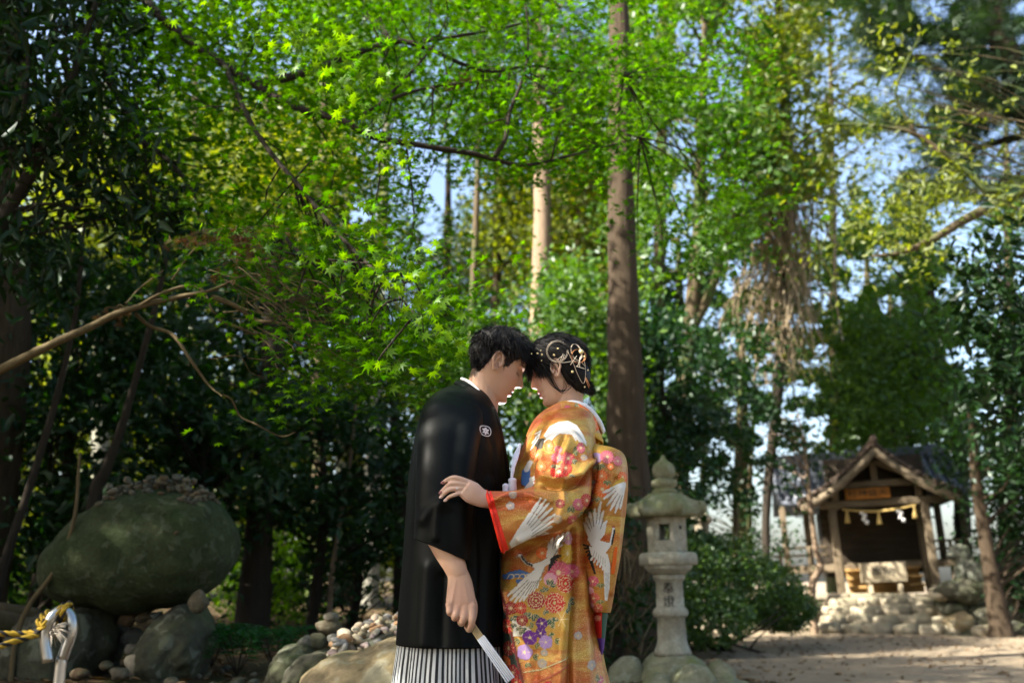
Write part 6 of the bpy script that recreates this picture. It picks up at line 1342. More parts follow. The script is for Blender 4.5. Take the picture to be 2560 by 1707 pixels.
# ================================================================ the bride
YB = 3.28
bride = empty('person', (P(1400, 1600, YB).x, YB, 0.0), 'bride in gold brocade wedding robe with cranes and flowers, hand on his arm', 'person')
hb = Head(P(1389, 927, YB - 0.066), -1, 15, yaw=-12, scale=0.915, male=False)
def build_bride():
    mb = MB(); hb.add(mb)
    jb = hb.w(np.array([-0.035, 0, -0.06]))
    mb.tube([P(1425, 1090, YB), P(1420, 1040, YB), tuple(jb), tuple(hb.w(np.array([-0.03, 0, 0.0])))], [0.062, 0.046, 0.043, 0.045], 20, 20)
    mb.tube([P(1395, 1640, YB), P(1395, 1400, YB), P(1400, 1220, YB), P(1412, 1110, YB), P(1422, 1070, YB)], [0.15, 0.12, 0.135, 0.13, 0.06], 24, 22, flat=[0.12, 0.10, 0.11, 0.085, 0.05], up=(1, 0, 0))
    for s in (-1, 1):
        y = YB + s * 0.08; h = P(1395, 1640, y); mb.tube([h, (h.x + 0.005, y, 0.45), (h.x + 0.015, y, 0.09), (h.x + 0.015, y, 0.05)], [0.08, 0.055, 0.038, 0.036], 20, 14); mb.ell((h.x - 0.04, y, 0.04), (0.105, 0.04, 0.04))
    mb.tube([P(1430, 1095, 3.13), P(1440, 1170, 3.05), P(1425, 1240, 2.97), P(1320, 1252, 2.92), P(1215, 1250, 2.888)], [0.055, 0.045, 0.038, 0.032, 0.0235], 30, 16, flat=[0.055, 0.045, 0.036, 0.029, 0.021])
    # hand laid on his sleeve
    YH = 2.862
    mb.tube([P(1222, 1250, 2.886), P(1200, 1243, 2.876), P(1180, 1231, 2.866), P(1163, 1219, 2.862)], [0.0235, 0.027, 0.032, 0.0285], 20, 16, flat=[0.019, 0.016, 0.0135, 0.0115], up=(0, 1, 0))
    kn = [(1170, 1203), (1164, 1212), (1158, 1221), (1155, 1232)]; pip = [(1138, 1193), (1130, 1208), (1127, 1223), (1135, 1237)]; tip = [(1107, 1206), (1102, 1231), (1103, 1242), (1114, 1250)]
    for k in range(4):
        r = [0.0068, 0.007, 0.0068, 0.0062][k]; m_ = (pip[k][0] * .45 + tip[k][0] * .55, pip[k][1] * .5 + tip[k][1] * .5 - 2)
        finger(mb, [P(kn[k][0] + 16, kn[k][1] + 10, YH + 0.006), P(*kn[k], YH), P(*pip[k], YH - 0.004), P(*m_, YH + 0.003), P(*tip[k], YH + 0.010)], r, r * 0.8)
    finger(mb, [P(1195, 1232, 2.89), P(1175, 1222, 2.90), P(1155, 1222, 2.90)], 0.009, 0.007)
    mb.tube([P(1450, 1100, 3.42), P(1440, 1200, 3.5), P(1400, 1262, 3.5), P(1330, 1260, 3.45)], [0.05, 0.042, 0.035, 0.024], 22, 14)
    mb.tube([P(1335, 1260, 3.45), P(1310, 1256, 3.44), P(1290, 1252, 3.43)], [0.023, 0.032, 0.028], 10, 12, flat=[0.016, 0.013, 0.011], up=(0, 1, 0))
    for k in range(4): finger(mb, [P(1297, 1240 + k * 9, 3.43), P(1277, 1238 + k * 9, 3.42), P(1262, 1240 + k * 9, 3.415), P(1250, 1243 + k * 8, 3.42)], 0.0068, 0.0055)
    finger(mb, [P(1320, 1240, 3.43), P(1308, 1228, 3.42), P(1296, 1224, 3.42)], 0.008, 0.0065)
    me = remeshed(mb, 0.0026, 2, 'body', 0.16)
    ears = MB(); hb.ear(ears, -1); hb.ear(ears, 1); em = ears.mesh()
    import bmesh
    bm = bmesh.new(); bm.from_mesh(me); bm.from_mesh(em); bm.to_mesh(me); bm.free(); bpy.data.meshes.remove(em)
    add_color(me, 'col', skin_colour(get_v(me), hb, False)); link('body', me, M['skin'], bride)
    for k in range(4):
        c = np.array(P(tip[k][0] - 0.5, tip[k][1] - 0.5, YH + 0.004)); dv = np.array(P(*tip[k], YH)) - np.array(P(*pip[k], YH)); an = math.atan2(dv[2], dv[0])
        MB().ell(c, (0.0062, 0.0022, 0.0042), rot=np.array(Matrix.Rotation(-an, 3, 'Y')), nu=12, nv=8).build('nail', M['nail'] if k > 1 else M['darknail'], bride)
    c = P(1143, 1222, YH - 0.001); m = MB(); ax = np.array([0.97, 0, -0.1]); u = np.array([0.1, 0, 0.97]); m.tube([np.array(c) + 0.0082 * (math.cos(t) * u + math.sin(t) * np.array([0, 1, 0])) for t in np.linspace(0, 6.283, 25)], [0.0011] * 4, 40, 8)
    m.build('ring', mat_plain('silver', (0.8, 0.8, 0.82), 0.2, 1.0, 0.05), bride)
    # ---- hair: a swept bob
    X, Y, Z = hb.X, hb.Y, hb.Z; L = np.stack([X, Y, Z], -1); n = grid_normals(L); n *= np.sign(np.sum(n * (L - [-.01, 0, .02]), -1))[..., None]
    line = np.interp(X, [-.10, -.045, -.03, -.012, .004, .012, .03, .05, .075, .09], [-.13, -.12, -.06, .030, .034, .010, .004, .012, .030, .040])
    on = Z > line; h = np.where(on, 0.014 + 0.012 * np.clip((Z - .02) / .08, 0, 1) + 0.012 * np.clip(-X / .08, 0, 1), -0.004); edge = np.clip((Z - line) / 0.012, 0, 1); h = np.where(on, h * (0.25 + 0.75 * edge), h)
    S = L + n * h[..., None]; nr, ns = X.shape; hm = MB().add(hb.w(S.reshape(-1, 3)), grid_faces(nr, ns))
    hm.ell(hb.w(np.array([-.068, 0, -.035])), (0.044, 0.066, 0.064)); hm.ell(hb.w(np.array([-.064, 0, -.078])), (0.024, 0.044, 0.024))
    msk = np.argwhere(h > 0.006); pick = msk[rs.randint(len(msk), size=5200)]; rt = S[pick[:, 0], pick[:, 1]] - n[pick[:, 0], pick[:, 1]] * 0.003; nn = n[pick[:, 0], pick[:, 1]]
    fl = rt - np.array([0.035, 0, .15]); fl = fl + np.array([-.06, 0, 0]); fl -= nn * np.sum(fl * nn, 1)[:, None]; fl /= np.linalg.norm(fl, axis=1)[:, None] + 1e-9
    v, q, t = strands(hb.w(rt), (fl + nn * 0.10) @ hb.R.T, 0.05 * (0.6 + 0.5 * rs.rand(len(rt))), 0.0009, (0, 0, -1), 0.3, 0.10); hm.add(v, q, t)
    # back ends flicking out over the nape
    nb = 1500; a = rs.uniform(-1.1, 1.1, nb); rt = np.stack([-.062 - .026 * np.cos(a), .046 * np.sin(a), rs.uniform(-.095, -.05, nb)], 1); d = np.stack([-.55 * np.cos(a) - .25, .3 * np.sin(a), -.75 + 0 * a], 1)
    v, q, t = strands(hb.w(rt), d @ hb.R.T, 0.030 * (0.5 + 0.8 * rs.rand(nb)), 0.0009, (0.6, 0, 0.4), 0.8, 0.22); hm.add(v, q, t)
    # fringe and temple hair in front of the ear
    nf = 900; yy = rs.uniform(-.062, .062, nf); rt = np.stack([.085 - 7 * yy ** 2 + .012, yy, rs.uniform(.045, .075, nf)], 1); d = np.tile([.12, 0, -1.0], (nf, 1)) + np.stack([0 * yy, yy * 5, 0 * yy], 1)
    v, q, t = strands(hb.w(rt), d @ hb.R.T, 0.048 * (0.7 + 0.5 * rs.rand(nf)), 0.0010, (-.3, 0, -.6), 0.5, 0.10); hm.add(v, q, t)
    for s in (-1, 1):
        nf = 420; xx = rs.uniform(.022, .072, nf); rt = np.stack([xx, s * np.interp(xx, [.02, .05, .075], [.079, .071, .050]), rs.uniform(.02, .05, nf)], 1); d = np.tile([-.28, 0, -1.0], (nf, 1))
        v, q, t = strands(hb.w(rt), d @ hb.R.T, 0.045 * (0.5 + 0.7 * rs.rand(nf)), 0.0010, (-.6, 0, -.5), 0.6, 0.12); hm.add(v, q, t)
        for k in range(9):   # loose locks looping past the ear
            x0 = .045 - .003 * k; pts = np.array([[x0, s * .072, .02], [x0 - .008, s * .074, -.02], [x0 - .022 + .001 * k, s * .072, -.055], [x0 - .042 + .002 * k, s * .068, -.082 - .002 * (k % 4)], [x0 - .062, s * .066, -.075 - .003 * (k % 3)], [x0 - .066, s * .068, -.05]]) + rs.randn(6, 3) * .0015
            hm.tube(hb.w(pts), [0.0012, 0.0012, 0.001, 0.0008, 0.0007, 0.0004], 24, 5, cap=False)
    hm.build('hair', M['hair'], bride)
    # ---- hair ornament of looped cords
    M['cord'] = mat_plain('white_gold_cord', (0.72, 0.62, 0.50), 0.35, 0.3, 0.1); M['cord2'] = mat_plain('copper_cord', (0.55, 0.24, 0.10), 0.35, 0.5, 0.1); M['goldleaf'] = mat_plain('gold_leaf', (0.85, 0.70, 0.36), 0.35, 0.7, 0.15)
    orn = empty('hair_ornament'); orn.parent = bride; orn.matrix_parent_inverse = world_of(bride).inverted()
    ys = 3.28 - 0.101
    def cordp(pts, mat, r=0.00095, n=50): MB().tube([P(a, b, y) for a, b, y in pts], [r] * 3, n, 6).build('cord', mat, orn)
    for dr in (0, 2.6):
        cordp([(1393 + (27 - dr) * math.cos(t), 878 + (27 - dr) * math.sin(t), ys + 0.004 + 0.010 * math.sin(t + 2.2) ** 2) for t in np.linspace(1.7, 7.9, 28)], M['cord'])
        cordp([(1388, 904 + dr * .4, ys), (1410, 906, ys - .003), (1432, 903, ys), (1452, 905, ys + .012), (1462, 915, ys + .02)], M['cord'])
        cordp([(1441 + (17 - dr) * math.cos(t) * .8 + 5 * math.sin(t), 880 + 20 * math.sin(t), ys + 0.012) for t in np.linspace(0, 6.283, 22)], M['cord'])
        cordp([(1446 + (19 - dr) * math.cos(t), 890 + 17 * math.sin(t) - .0 * dr, ys + 0.010) for t in np.linspace(0, 6.283, 22)], M['cord2'])
        cordp([(1420, 880, ys), (1432, 905, ys), (1444, 935, ys + .004), (1456, 957, ys + .012), (1462, 952, ys + .016), (1464, 925, ys + .018), (1460, 900, ys + .016), (1452, 884, ys + .014)], M['cord'])
    for a, b in (((1387, 904), (1405, 890)), ((1399, 905), (1408, 884)), ((1404, 905), (1411, 886)), ((1426, 912), (1442, 889)), ((1444, 916), (1452, 890)), ((1449, 917), (1450, 893)), ((1440, 915), (1463, 922)), ((1465, 944), (1475, 965)), ((1464, 948), (1473, 970))):
        cordp([(*a, ys - .002), ((a[0] + b[0]) / 2, (a[1] + b[1]) / 2, ys - .004), (*b, ys - .002)], M['cord'] if a[0] < 1460 else M['cord2'], 0.001, 8)
    MB().ell(P(1453, 879, ys + .006), (0.008, 0.006, 0.008)).build('knot', M['goldleaf'], orn)
    fleck = MB()
    me_h = np.vstack(hm.v); bvh = None
    for k, (x, y, s) in enumerate([(1344, 883, 3), (1352, 876, 2), (1355, 886, 3), (1329, 884, 2), (1354, 901, 2), (1395, 871, 3), (1385, 887, 3.4), (1461, 891, 3), (1462, 967, 2.4), (1431, 929, 4), (1470, 925, 2)]):
        c = np.array(P(x, y, ys - 0.006 + 0.00 * k)); L0 = hb.to_local(c); f = MB().ell(c, (s / 790, 0.0015, s / 790 * 0.8), rot=np.array(Matrix.Rotation(rs.rand() * 3, 3, 'Y')), nu=7, nv=5); f.build('gold_fleck', M['goldleaf'], orn)
    for k, (x, y) in enumerate([(1372, 1027), (1366, 1034), (1370, 1040), (1364, 1046)]): MB().ell(P(x, y, YB - 0.06), (0.0022, 0.0022, 0.003), nu=8, nv=6).build('earring_bead', M['white_silk'], orn)
build_bride()

# ---------------------------------------------------------------- painted brocade
C_RED, C_CRI, C_ORG, C_PNK, C_LPK = (.52, .012, .010), (.32, .008, .018), (.78, .13, .008), (.60, .10, .17), (.72, .34, .42)
C_LIL, C_PUR, C_DGR, C_GRN, C_WHT = (.42, .26, .55), (.115, .018, .20), (.014, .085, .055), (.055, .11, .02), (.74, .71, .65)
C_BLU, C_YEL, C_GLD, C_BLK, C_PGR = (.07, .17, .42), (.62, .37, .03), (.78, .62, .33), (.012, .012, .010), (.42, .42, .40)
class Paint:
    def __init__(s, V, Yref):
        s.shape = V.shape[:2]; s.px, s.py = [a.ravel() for a in plane_px(V.reshape(-1, 3), Yref)]
        n = len(s.px); s.col = np.zeros((n, 4))
    def put(s, mask, col, a=1.0):
        if np.ndim(mask) and mask.dtype != bool: k = mask[:, None] * a; s.col[:, :3] = s.col[:, :3] * (1 - k) + k * np.array(col); s.col[:, 3] = np.maximum(s.col[:, 3], mask * a)
        else: s.col[mask, :3] = np.array(col); s.col[mask, 3] = a
    def box(s, cx, cy, r): return np.where((np.abs(s.px - cx) < r) & (np.abs(s.py - cy) < r))[0]
    def idx(s, i, m, col, a=1.0): k = i[m]; s.col[k, :3] = col; s.col[k, 3] = a
    def flower(s, cx, cy, r, col, n=10, centre=C_GLD, sy=1.0, lines=True, rot=None, a=1.0):
        i = s.box(cx, cy, r * 1.4); dx, dy = s.px[i] - cx, (s.py[i] - cy) / sy; d = np.hypot(dx, dy); th = np.arctan2(dy, dx) + (rot if rot is not None else cx)
        edge = r * (0.86 + 0.14 * np.abs(np.cos(th * n / 2)) ** 0.5); s.idx(i, d < edge, col, a)
        if lines:
            ln = (np.abs(((th * n / (2 * np.pi)) % 1) - 0.5) > 0.5 - 0.6 * n / (2 * np.pi * np.maximum(d, 2))) & (d < edge * 0.95) & (d > r * 0.2); s.idx(i, ln, np.array(col) * 0.55 + np.array(C_GLD) * 0.45, a)
        s.idx(i, d < r * 0.2, centre, a)
    def peony(s, cx, cy, r, col):
        i = s.box(cx, cy, r * 1.2); dx, dy = s.px[i] - cx, s.py[i] - cy; d = np.hypot(dx, dy); th = np.arctan2(dy, dx)
        edge = r * (0.9 + 0.1 * np.abs(np.cos(th * 5))); s.idx(i, d < edge, col)
        for k, (rr, n) in enumerate(((0.93, 10), (0.66, 8), (0.40, 5))):
            e = r * rr * (0.88 + 0.12 * np.abs(np.cos(th * n / 2 + k))); s.idx(i, np.abs(d - e) < 0.75, np.array(C_GLD) * .8)
            s.idx(i, (np.abs(((th * n / (2 * np.pi) + 0.5 * k / 3.14) % 1) - 0.5) > 0.5 - 0.6 * n / (2 * np.pi * np.maximum(d, 2))) & (d < e) & (d > e * 0.72), C_GLD)
        s.idx(i, d < r * 0.15, (.55, .5, .2))
    def leafy(s, cx, cy, r, col=C_DGR, n=3, rot=0.0):
        for k in range(n):
            a = rot + (k - (n - 1) / 2) * 1.0; x, y = cx + math.sin(a) * r * 0.7, cy + math.cos(a) * r * 0.7; i = s.box(x, y, r); dx, dy = s.px[i] - x, s.py[i] - y
            u = dx * math.sin(a) + dy * math.cos(a); v = dx * math.cos(a) - dy * math.sin(a); m = (u / (r * 0.72)) ** 2 + (v / (r * 0.42)) ** 2
            s.idx(i, m < 1, np.array(C_GLD) * 0.6); s.idx(i, m < 0.68, col); s.idx(i, (np.abs(v) < 0.7) & (m < .6), np.array(C_GLD) * 0.7)
    def line(s, pts, wd, col, taper=1.0, a=1.0):
        q = np.array(pts); i = np.where((s.px > q[:, 0].min() - wd * 2) & (s.px < q[:, 0].max() + wd * 2) & (s.py > q[:, 1].min() - wd * 2) & (s.py < q[:, 1].max() + wd * 2))[0]
        d = seg_dist(s.px[i], s.py[i], pts); s.idx(i, d < wd, col, a)
    def poly(s, pts, col, a=1.0):
        q = np.array(pts, float); i = np.where((s.px > q[:, 0].min()) & (s.px < q[:, 0].max()) & (s.py > q[:, 1].min()) & (s.py < q[:, 1].max()))[0]; x, y = s.px[i], s.py[i]; ins = np.zeros(len(i), bool); j = len(q) - 1
        for k in range(len(q)):
            xi, yi = q[k]; xj, yj = q[j]
            ins ^= ((yi > y) != (yj > y)) & (x < (xj - xi) * (y - yi) / (yj - yi + 1e-9) + xi); j = k
        s.idx(i, ins, col, a)
    def wing(s, root, lead, tips, wd=4.5, col=C_WHT, core=True):
        """fan of feathers: core shape, then one feather to each tip with a shadow line between"""
        if core: s.poly([root] + lead + [tuple(np.array(t) * 0.62 + np.array(root) * 0.38) for t in tips], col)
        n = len(tips)
        for k, t in enumerate(tips):
            ld = lead[min(len(lead) - 1, int(k * len(lead) / n))] if lead else root; st = np.array(root) * 0.55 + np.array(ld) * 0.45 if lead else np.array(root)
            m_ = st * 0.35 + np.array(t) * 0.65; s.line([tuple(st), tuple(m_)], wd, col); s.line([tuple(m_), tuple(t)], wd * 0.55, col); s.line([tuple(m_ * .75 + np.array(t) * .25), tuple(m_ * .35 + np.array(t) * .65)], wd * 0.8, col)
        for k in range(n - 1):
            t = (np.array(tips[k]) + np.array(tips[k + 1])) / 2; st = np.array(root) * 0.5 + t * 0.5; s.line([tuple(st), tuple(st * 0.25 + t * 0.75)], 1.1, (.30, .27, .22))
    def crane_neck(s, pts, head, wd=4.5):
        s.line(pts, wd, C_WHT); s.line([(a + 2, b + 1) for a, b in pts], wd * 0.62, C_BLK); s.line([head, (head[0] + .5, head[1] + 1)], wd * 0.8, C_WHT); s.line([(head[0] - 1, head[1] - 4), (head[0] + 3, head[1] - 4)], 2, C_CRI)
def brocade():
    m, nt, out = new_mat('gold_brocade'); at = N(nt, 'ShaderNodeAttribute', attribute_name='col'); v = coords(nt)
    f1 = tex_noise(nt, coords(nt, (3.0, 3.0, 11.0), rot=(0, 0.35, 0)), 1.6, 5, 0.6, 0.5); f2 = tex_noise(nt, v, 420, 2); f3 = tex_noise(nt, coords(nt, (1, 1, 2.2)), 2.6, 3)
    g = mixc(nt, ramp(nt, f1, [(0.38, 0.0), (0.62, 1.0)]), (0.48, 0.085, 0.012), (0.66, 0.42, 0.085))
    g = mixc(nt, ramp(nt, f3, [(0.50, 0.0), (0.66, 0.7)]), g, (0.52, 0.31, 0.03))
    g = mixc(nt, ramp(nt, f2, [(0.35, 0.45), (0.55, 0.0)]), g, (0.16, 0.07, 0.012)); g = mixc(nt, ramp(nt, f2, [(0.58, 0.0), (0.70, 0.6)]), g, (0.80, 0.68, 0.36))
    col = mixc(nt, at.outputs['Alpha'], g, at.outputs['Color'])
    inv = N(nt, 'ShaderNodeMath', operation='SUBTRACT'); inv.inputs[0].default_value = 1.0; nt.links.new(at.outputs['Alpha'], inv.inputs[1])
    mt = N(nt, 'ShaderNodeMath', operation='MULTIPLY'); nt.links.new(inv.outputs[0], mt.inputs[0]); mt.inputs[1].default_value = 0.28
    rg = N(nt, 'ShaderNodeMath', operation='MULTIPLY_ADD'); nt.links.new(at.outputs['Alpha'], rg.inputs[0]); rg.inputs[1].default_value = 0.22; rg.inputs[2].default_value = 0.40
    p = principled(nt, out, col, 0.4, 0, bump(nt, f2, 0.25, 0.002), 0.4); nt.links.new(mt.outputs[0], p.inputs['Metallic']); nt.links.new(rg.outputs[0], p.inputs['Roughness']); return m
M['brocade'] = brocade(); M['red_silk'] = mat_plain('scarlet_silk', (0.70, 0.028, 0.010), 0.5, var=0.1, scale=40)
def garment(name, V, pt, thick=0.004):
    me = np_mesh(name, V.reshape(-1, 3), [grid_faces(*V.shape[:2])]); add_color(me, 'col', pt.col); o = link(name, me, M['brocade'], bride)
    # embroidery stands a little proud of the ground weave
    if thick: s = o.modifiers.new('thickness', 'SOLIDIFY'); s.thickness = thick; s.offset = -1
    return o
def emboss(V, pt, h=0.0012):
    n = grid_normals(V)
    if n[n.shape[0] // 2, n.shape[1] // 4, 1] > 0: n = -n
    return V + n * (pt.col[:, 3].reshape(pt.shape) * h)[..., None]
def build_robe():
    # ---- main robe
    rows = [(1392, 1012, 1448, 1010, YB, .055), (1366, 1026, 1466, 1024, YB, .10), (1342, 1048, 1482, 1046, YB, .15), (1324, 1080, 1488, 1080, YB, .185), (1308, 1112, 1486, 1112, YB, .20), (1292, 1150, 1498, 1150, YB, .215), (1276, 1200, 1508, 1200, YB, .225), (1263, 1260, 1512, 1260, YB, .235), (1252, 1330, 1508, 1330, YB, .24), (1243, 1400, 1500, 1400, YB, .24), (1243, 1470, 1490, 1470, YB, .245), (1249, 1540, 1488, 1540, YB, .25), (1256, 1620, 1500, 1620, YB, .26), (1264, 1707, 1519, 1707, YB, .275), (1272, 1900, 1575, 1900, YB, .32), (1255, 2205, 1660, 2205, YB, .40)]
    V = loft(rows, 390, 350, 2.3, 0.76, (13, 0.9)); V = stretch_noise(V, 0.005, 5, 1.3, 21); V = stretch_noise(V, 0.0015, 26, 12, 5); YR = 3.05
    V = crease(V, [([(1434, 1330), (1434, 1500), (1426, 1620), (1420, 1760)], -0.022, 8), ([(1414, 1360), (1412, 1500), (1402, 1620), (1398, 1760)], 0.022, 14), ([(1262, 1480), (1284, 1590), (1312, 1720)], 0.014, 8), ([(1250, 1500), (1270, 1600), (1296, 1720)], -0.016, 9), ([(1300, 1380), (1330, 1365), (1400, 1340)], -0.02, 12), ([(1340, 1390), (1300, 1470), (1280, 1520)], 0.006, 12), ([(1455, 1440), (1462, 1560), (1470, 1720)], 0.012, 14), ([(1490, 1560), (1508, 1707)], -0.008, 8), ([(1345, 1560), (1335, 1720)], -0.006, 12), ([(1380, 1640), (1370, 1740)], 0.008, 12)], YR)
    p = Paint(V, YR)
    # ground: yellow-gold field above a peach field
    fld = (p.px > 1275) & (p.px < 1432) & (p.py > 1440) & (p.py < 1622); p.put(fld, (.52, .34, .03), 0.5)
    p.line([(1275, 1437), (1300, 1432), (1322, 1440)], 9, C_BLU); p.line([(1262, 1440), (1275, 1440)], 7, C_BLU); p.line([(1296, 1452), (1315, 1455)], 6, C_BLU)
    for k in range(4): p.line([(1268 + 14 * k, 1446), (1274 + 14 * k, 1436), (1283 + 14 * k, 1434), (1286 + 14 * k, 1441)], 1.0, C_GLD)
    p.flower(1355, 1382, 16, C_ORG, 12); p.flower(1417, 1384, 17, C_YEL, 10, sy=1.7); p.flower(1396, 1431, 30, C_PNK, 12); p.flower(1430, 1428, 20, C_PNK, 10); p.flower(1375, 1448, 17, C_LPK, 8); p.flower(1420, 1345, 12, C_LPK, 8, sy=1.5)
    p.wing((1372, 1402), [(1368, 1375), (1370, 1352)], [(1382, 1345), (1396, 1338), (1408, 1333), (1420, 1330), (1412, 1346), (1404, 1362), (1392, 1382)], 5)
    for k in range(7): p.line([(1374 + k * 2, 1402 - 2 * k), (1372 + 5 * k, 1424 - 6 * k)], 2.4, C_BLK)
    p.crane_neck([(1302, 1388), (1307, 1396), (1317, 1407), (1330, 1412), (1340, 1412)], (1299, 1386)); p.line([(1296, 1388), (1290, 1393)], 1.3, (.3, .3, .25)); p.line([(1340, 1414), (1352, 1412), (1368, 1403)], 8, C_WHT)
    p.wing((1366, 1404), [(1340, 1425), (1318, 1452)], [(1270, 1489), (1277, 1500), (1288, 1503), (1300, 1502), (1310, 1499), (1321, 1495), (1331, 1487), (1342, 1468), (1350, 1448), (1358, 1425)], 5.5)
    p.poly([(1278, 1545), (1300, 1556), (1330, 1574), (1310, 1590), (1284, 1592)], (.78, .74, .62))
    for cx, cy, r, rot in [(1334, 1535, 13, 0), (1377, 1545, 14, .4), (1421, 1503, 13, 1.2), (1374, 1463, 12, 2.6), (1362, 1478, 10, 3.4), (1319, 1530, 9, 0), (1283, 1541, 10, .5), (1304, 1574, 10, .8), (1283, 1560, 8, 0), (1296, 1568, 8, .5), (1361, 1524, 9, 1), (1416, 1520, 9, 1)]: p.leafy(cx, cy, r, C_DGR, 3, rot)
    p.peony(1340, 1500, 24, C_CRI); p.peony(1386, 1506, 27, C_RED); p.peony(1413, 1458, 24, C_RED)
    p.flower(1278, 1520, 17, C_CRI, 14); p.flower(1302, 1519, 16, C_RED, 14); p.flower(1306, 1550, 15, C_CRI, 16)
    for cx, cy, rot in [(1300, 1601, -1.2), (1341, 1607, .6), (1386, 1598, 1.3), (1374, 1563, 1.8), (1333, 1640, 1.4), (1319, 1655, .2), (1334, 1565, -2), (1372, 1583, 1)]: p.leafy(cx, cy, 10, C_GRN, 2, rot)
    p.flower(1354, 1557, 15, C_PUR, 5); p.flower(1352, 1581, 14, C_PUR, 5); p.flower(1325, 1593, 19, (.17, .025, .27), 5); p.flower(1364, 1603, 17, C_LIL, 5); p.flower(1312, 1630, 20, C_LIL, 5)
    for a in range(6): p.line([(1403, 1546), (1403 + 16 * math.cos(a * 1.05), 1546 + 20 * math.sin(a * 1.05))], 0.9, C_GLD)
    for cx, cy, r in [(1445, 1588, 11), (1355, 1656, 12), (1480, 1662, 13), (1360, 1630, 9)]: p.flower(cx, cy, r, C_PGR, 5, a=0.75)
    p.line([(1330, 1707), (1370, 1690), (1420, 1660)], 2, (.5, .1, .05)); p.line([(1310, 1680), (1350, 1672), (1420, 1640)], 1.6, (.7, .6, .3)); p.flower(1370, 1712, 14, C_RED, 6); p.flower(1505, 1705, 10, C_PNK, 6); p.leafy(1490, 1700, 10, C_GRN, 2, 2)
    # lower field patterns out of sight
    for k in range(60):
        cx, cy = rs.uniform(1260, 1640), rs.uniform(1730, 2190); p.flower(cx, cy, rs.uniform(14, 30), [C_RED, C_PNK, C_LIL, C_ORG, C_WHT][k % 5], rs.randint(5, 13))
    # dark floral under-layer at the front edge
    edge = np.interp(p.py, [1380, 1480, 1500, 1590, 1720, 2200], [1200, 1256, 1262, 1284, 1314, 1330]); dk = (p.px < edge) & (p.py > 1470); p.put(dk, (.030, .055, .040)); p.put(dk & (p.px > edge - 7), (.16, .02, .012))
    sv = p.col.copy()
    for cx, cy, r, c in [(1268, 1567, 15, C_RED), (1272, 1624, 15, C_CRI), (1264, 1662, 14, C_ORG), (1282, 1686, 17, C_CRI), (1256, 1520, 10, C_CRI), (1292, 1712, 14, C_RED)]: p.flower(cx, cy, r, c, 10, sy=1.3)
    p.col[~dk] = sv[~dk]
    up = p.py < 1240
    p.flower(1343, 1129, 17, C_ORG, 18); p.line([(1354, 1085), (1348, 1105)], 10, (.05, .04, .03)); p.line([(1316, 1175), (1314, 1200)], 11, C_BLU); p.line([(1300, 1130), (1330, 1060), (1352, 1036)], 7, (.46, .10, .05), a=.8); p.wing((1364, 1060), [(1350, 1080)], [(1340, 1075), (1332, 1100), (1328, 1118)], 3); p.line([(1326, 1152), (1318, 1168)], 7, C_WHT); p.line([(1330, 1195), (1352, 1190)], 6, C_WHT); p.line([(1318, 1220), (1330, 1205)], 7, C_WHT)
    garment('wedding_robe', emboss(V, p), p)
    # ---- draped back over the bow of the sash
    rows = [(1452, 1112, 1496, 1114, 3.18, .07), (1448, 1128, 1530, 1126, 3.175, .12), (1446, 1145, 1554, 1140, 3.17, .145), (1444, 1175, 1564, 1168, 3.165, .155), (1442, 1220, 1566, 1215, 3.16, .158), (1440, 1290, 1561, 1290, 3.16, .15), (1442, 1370, 1552, 1370, 3.16, .14), (1452, 1450, 1541, 1450, 3.16, .125), (1466, 1505, 1532, 1505, 3.165, .115), (1478, 1530, 1526, 1530, 3.17, .105)]
    V = loft(rows, 270, 240, 2.3, 0.72); V = stretch_noise(V, 0.003, 8, 2.5, 31); V = stretch_noise(V, 0.0015, 26, 12, 6); YR = 3.02
    V = crease(V, [([(1470, 1130), (1490, 1170), (1478, 1230)], -0.012, 8), ([(1505, 1150), (1500, 1200), (1490, 1260)], 0.012, 10), ([(1540, 1200), (1525, 1260), (1500, 1300)], -0.010, 8), ([(1548, 1220), (1545, 1350), (1535, 1480)], 0.008, 8), ([(1500, 1250), (1480, 1290)], 0.012, 8)], YR)
    p = Paint(V, YR); p.put((p.py > 1215) & (p.py < 1290), (.42, .13, .015), .6); p.put((p.py > 1420), (.45, .20, .03), .45)
    p.flower(1490, 1145, 15, C_LIL, 14); p.flower(1517, 1143, 18, C_PNK, 14); p.flower(1544, 1152, 13, C_PNK, 14); p.leafy(1498, 1162, 11, C_GRN, 3); p.flower(1525, 1168, 9, C_ORG, 10); p.flower(1557, 1192, 15, C_ORG, 12); p.line([(1530, 1222), (1556, 1200)], 7, C_YEL); p.flower(1502, 1192, 16, C_ORG, 12); p.flower(1479, 1217, 19, C_CRI, 16); p.flower(1504, 1224, 21, C_ORG, 14); p.flower(1466, 1250, 18, C_CRI, 14); p.leafy(1477, 1200, 9, C_DGR); p.leafy(1516, 1203, 9, C_GRN); p.leafy(1490, 1246, 8, C_GRN); p.leafy(1472, 1272, 11, C_GRN)
    p.wing((1566, 1200), [(1560, 1215)], [(1506, 1232), (1508, 1247), (1517, 1262), (1526, 1274), (1538, 1280), (1550, 1270)], 4.5, core=False)
    for k in range(9): p.line([(1484 - k, 1368 + 2 * k), (1462 + 3.4 * k, 1360 + 9 * k)], 2.6, C_BLK)
    p.wing((1490, 1352), [(1470, 1350), (1480, 1325), (1492, 1312)], [(1463, 1305), (1468, 1293), (1475, 1281), (1486, 1273), (1500, 1256), (1508, 1278), (1516, 1303)], 5)
    p.poly([(1470, 1345), (1480, 1330), (1500, 1325), (1516, 1310), (1512, 1335), (1500, 1350), (1520, 1356), (1531, 1352), (1526, 1366), (1515, 1380), (1500, 1378), (1478, 1362)], C_WHT)
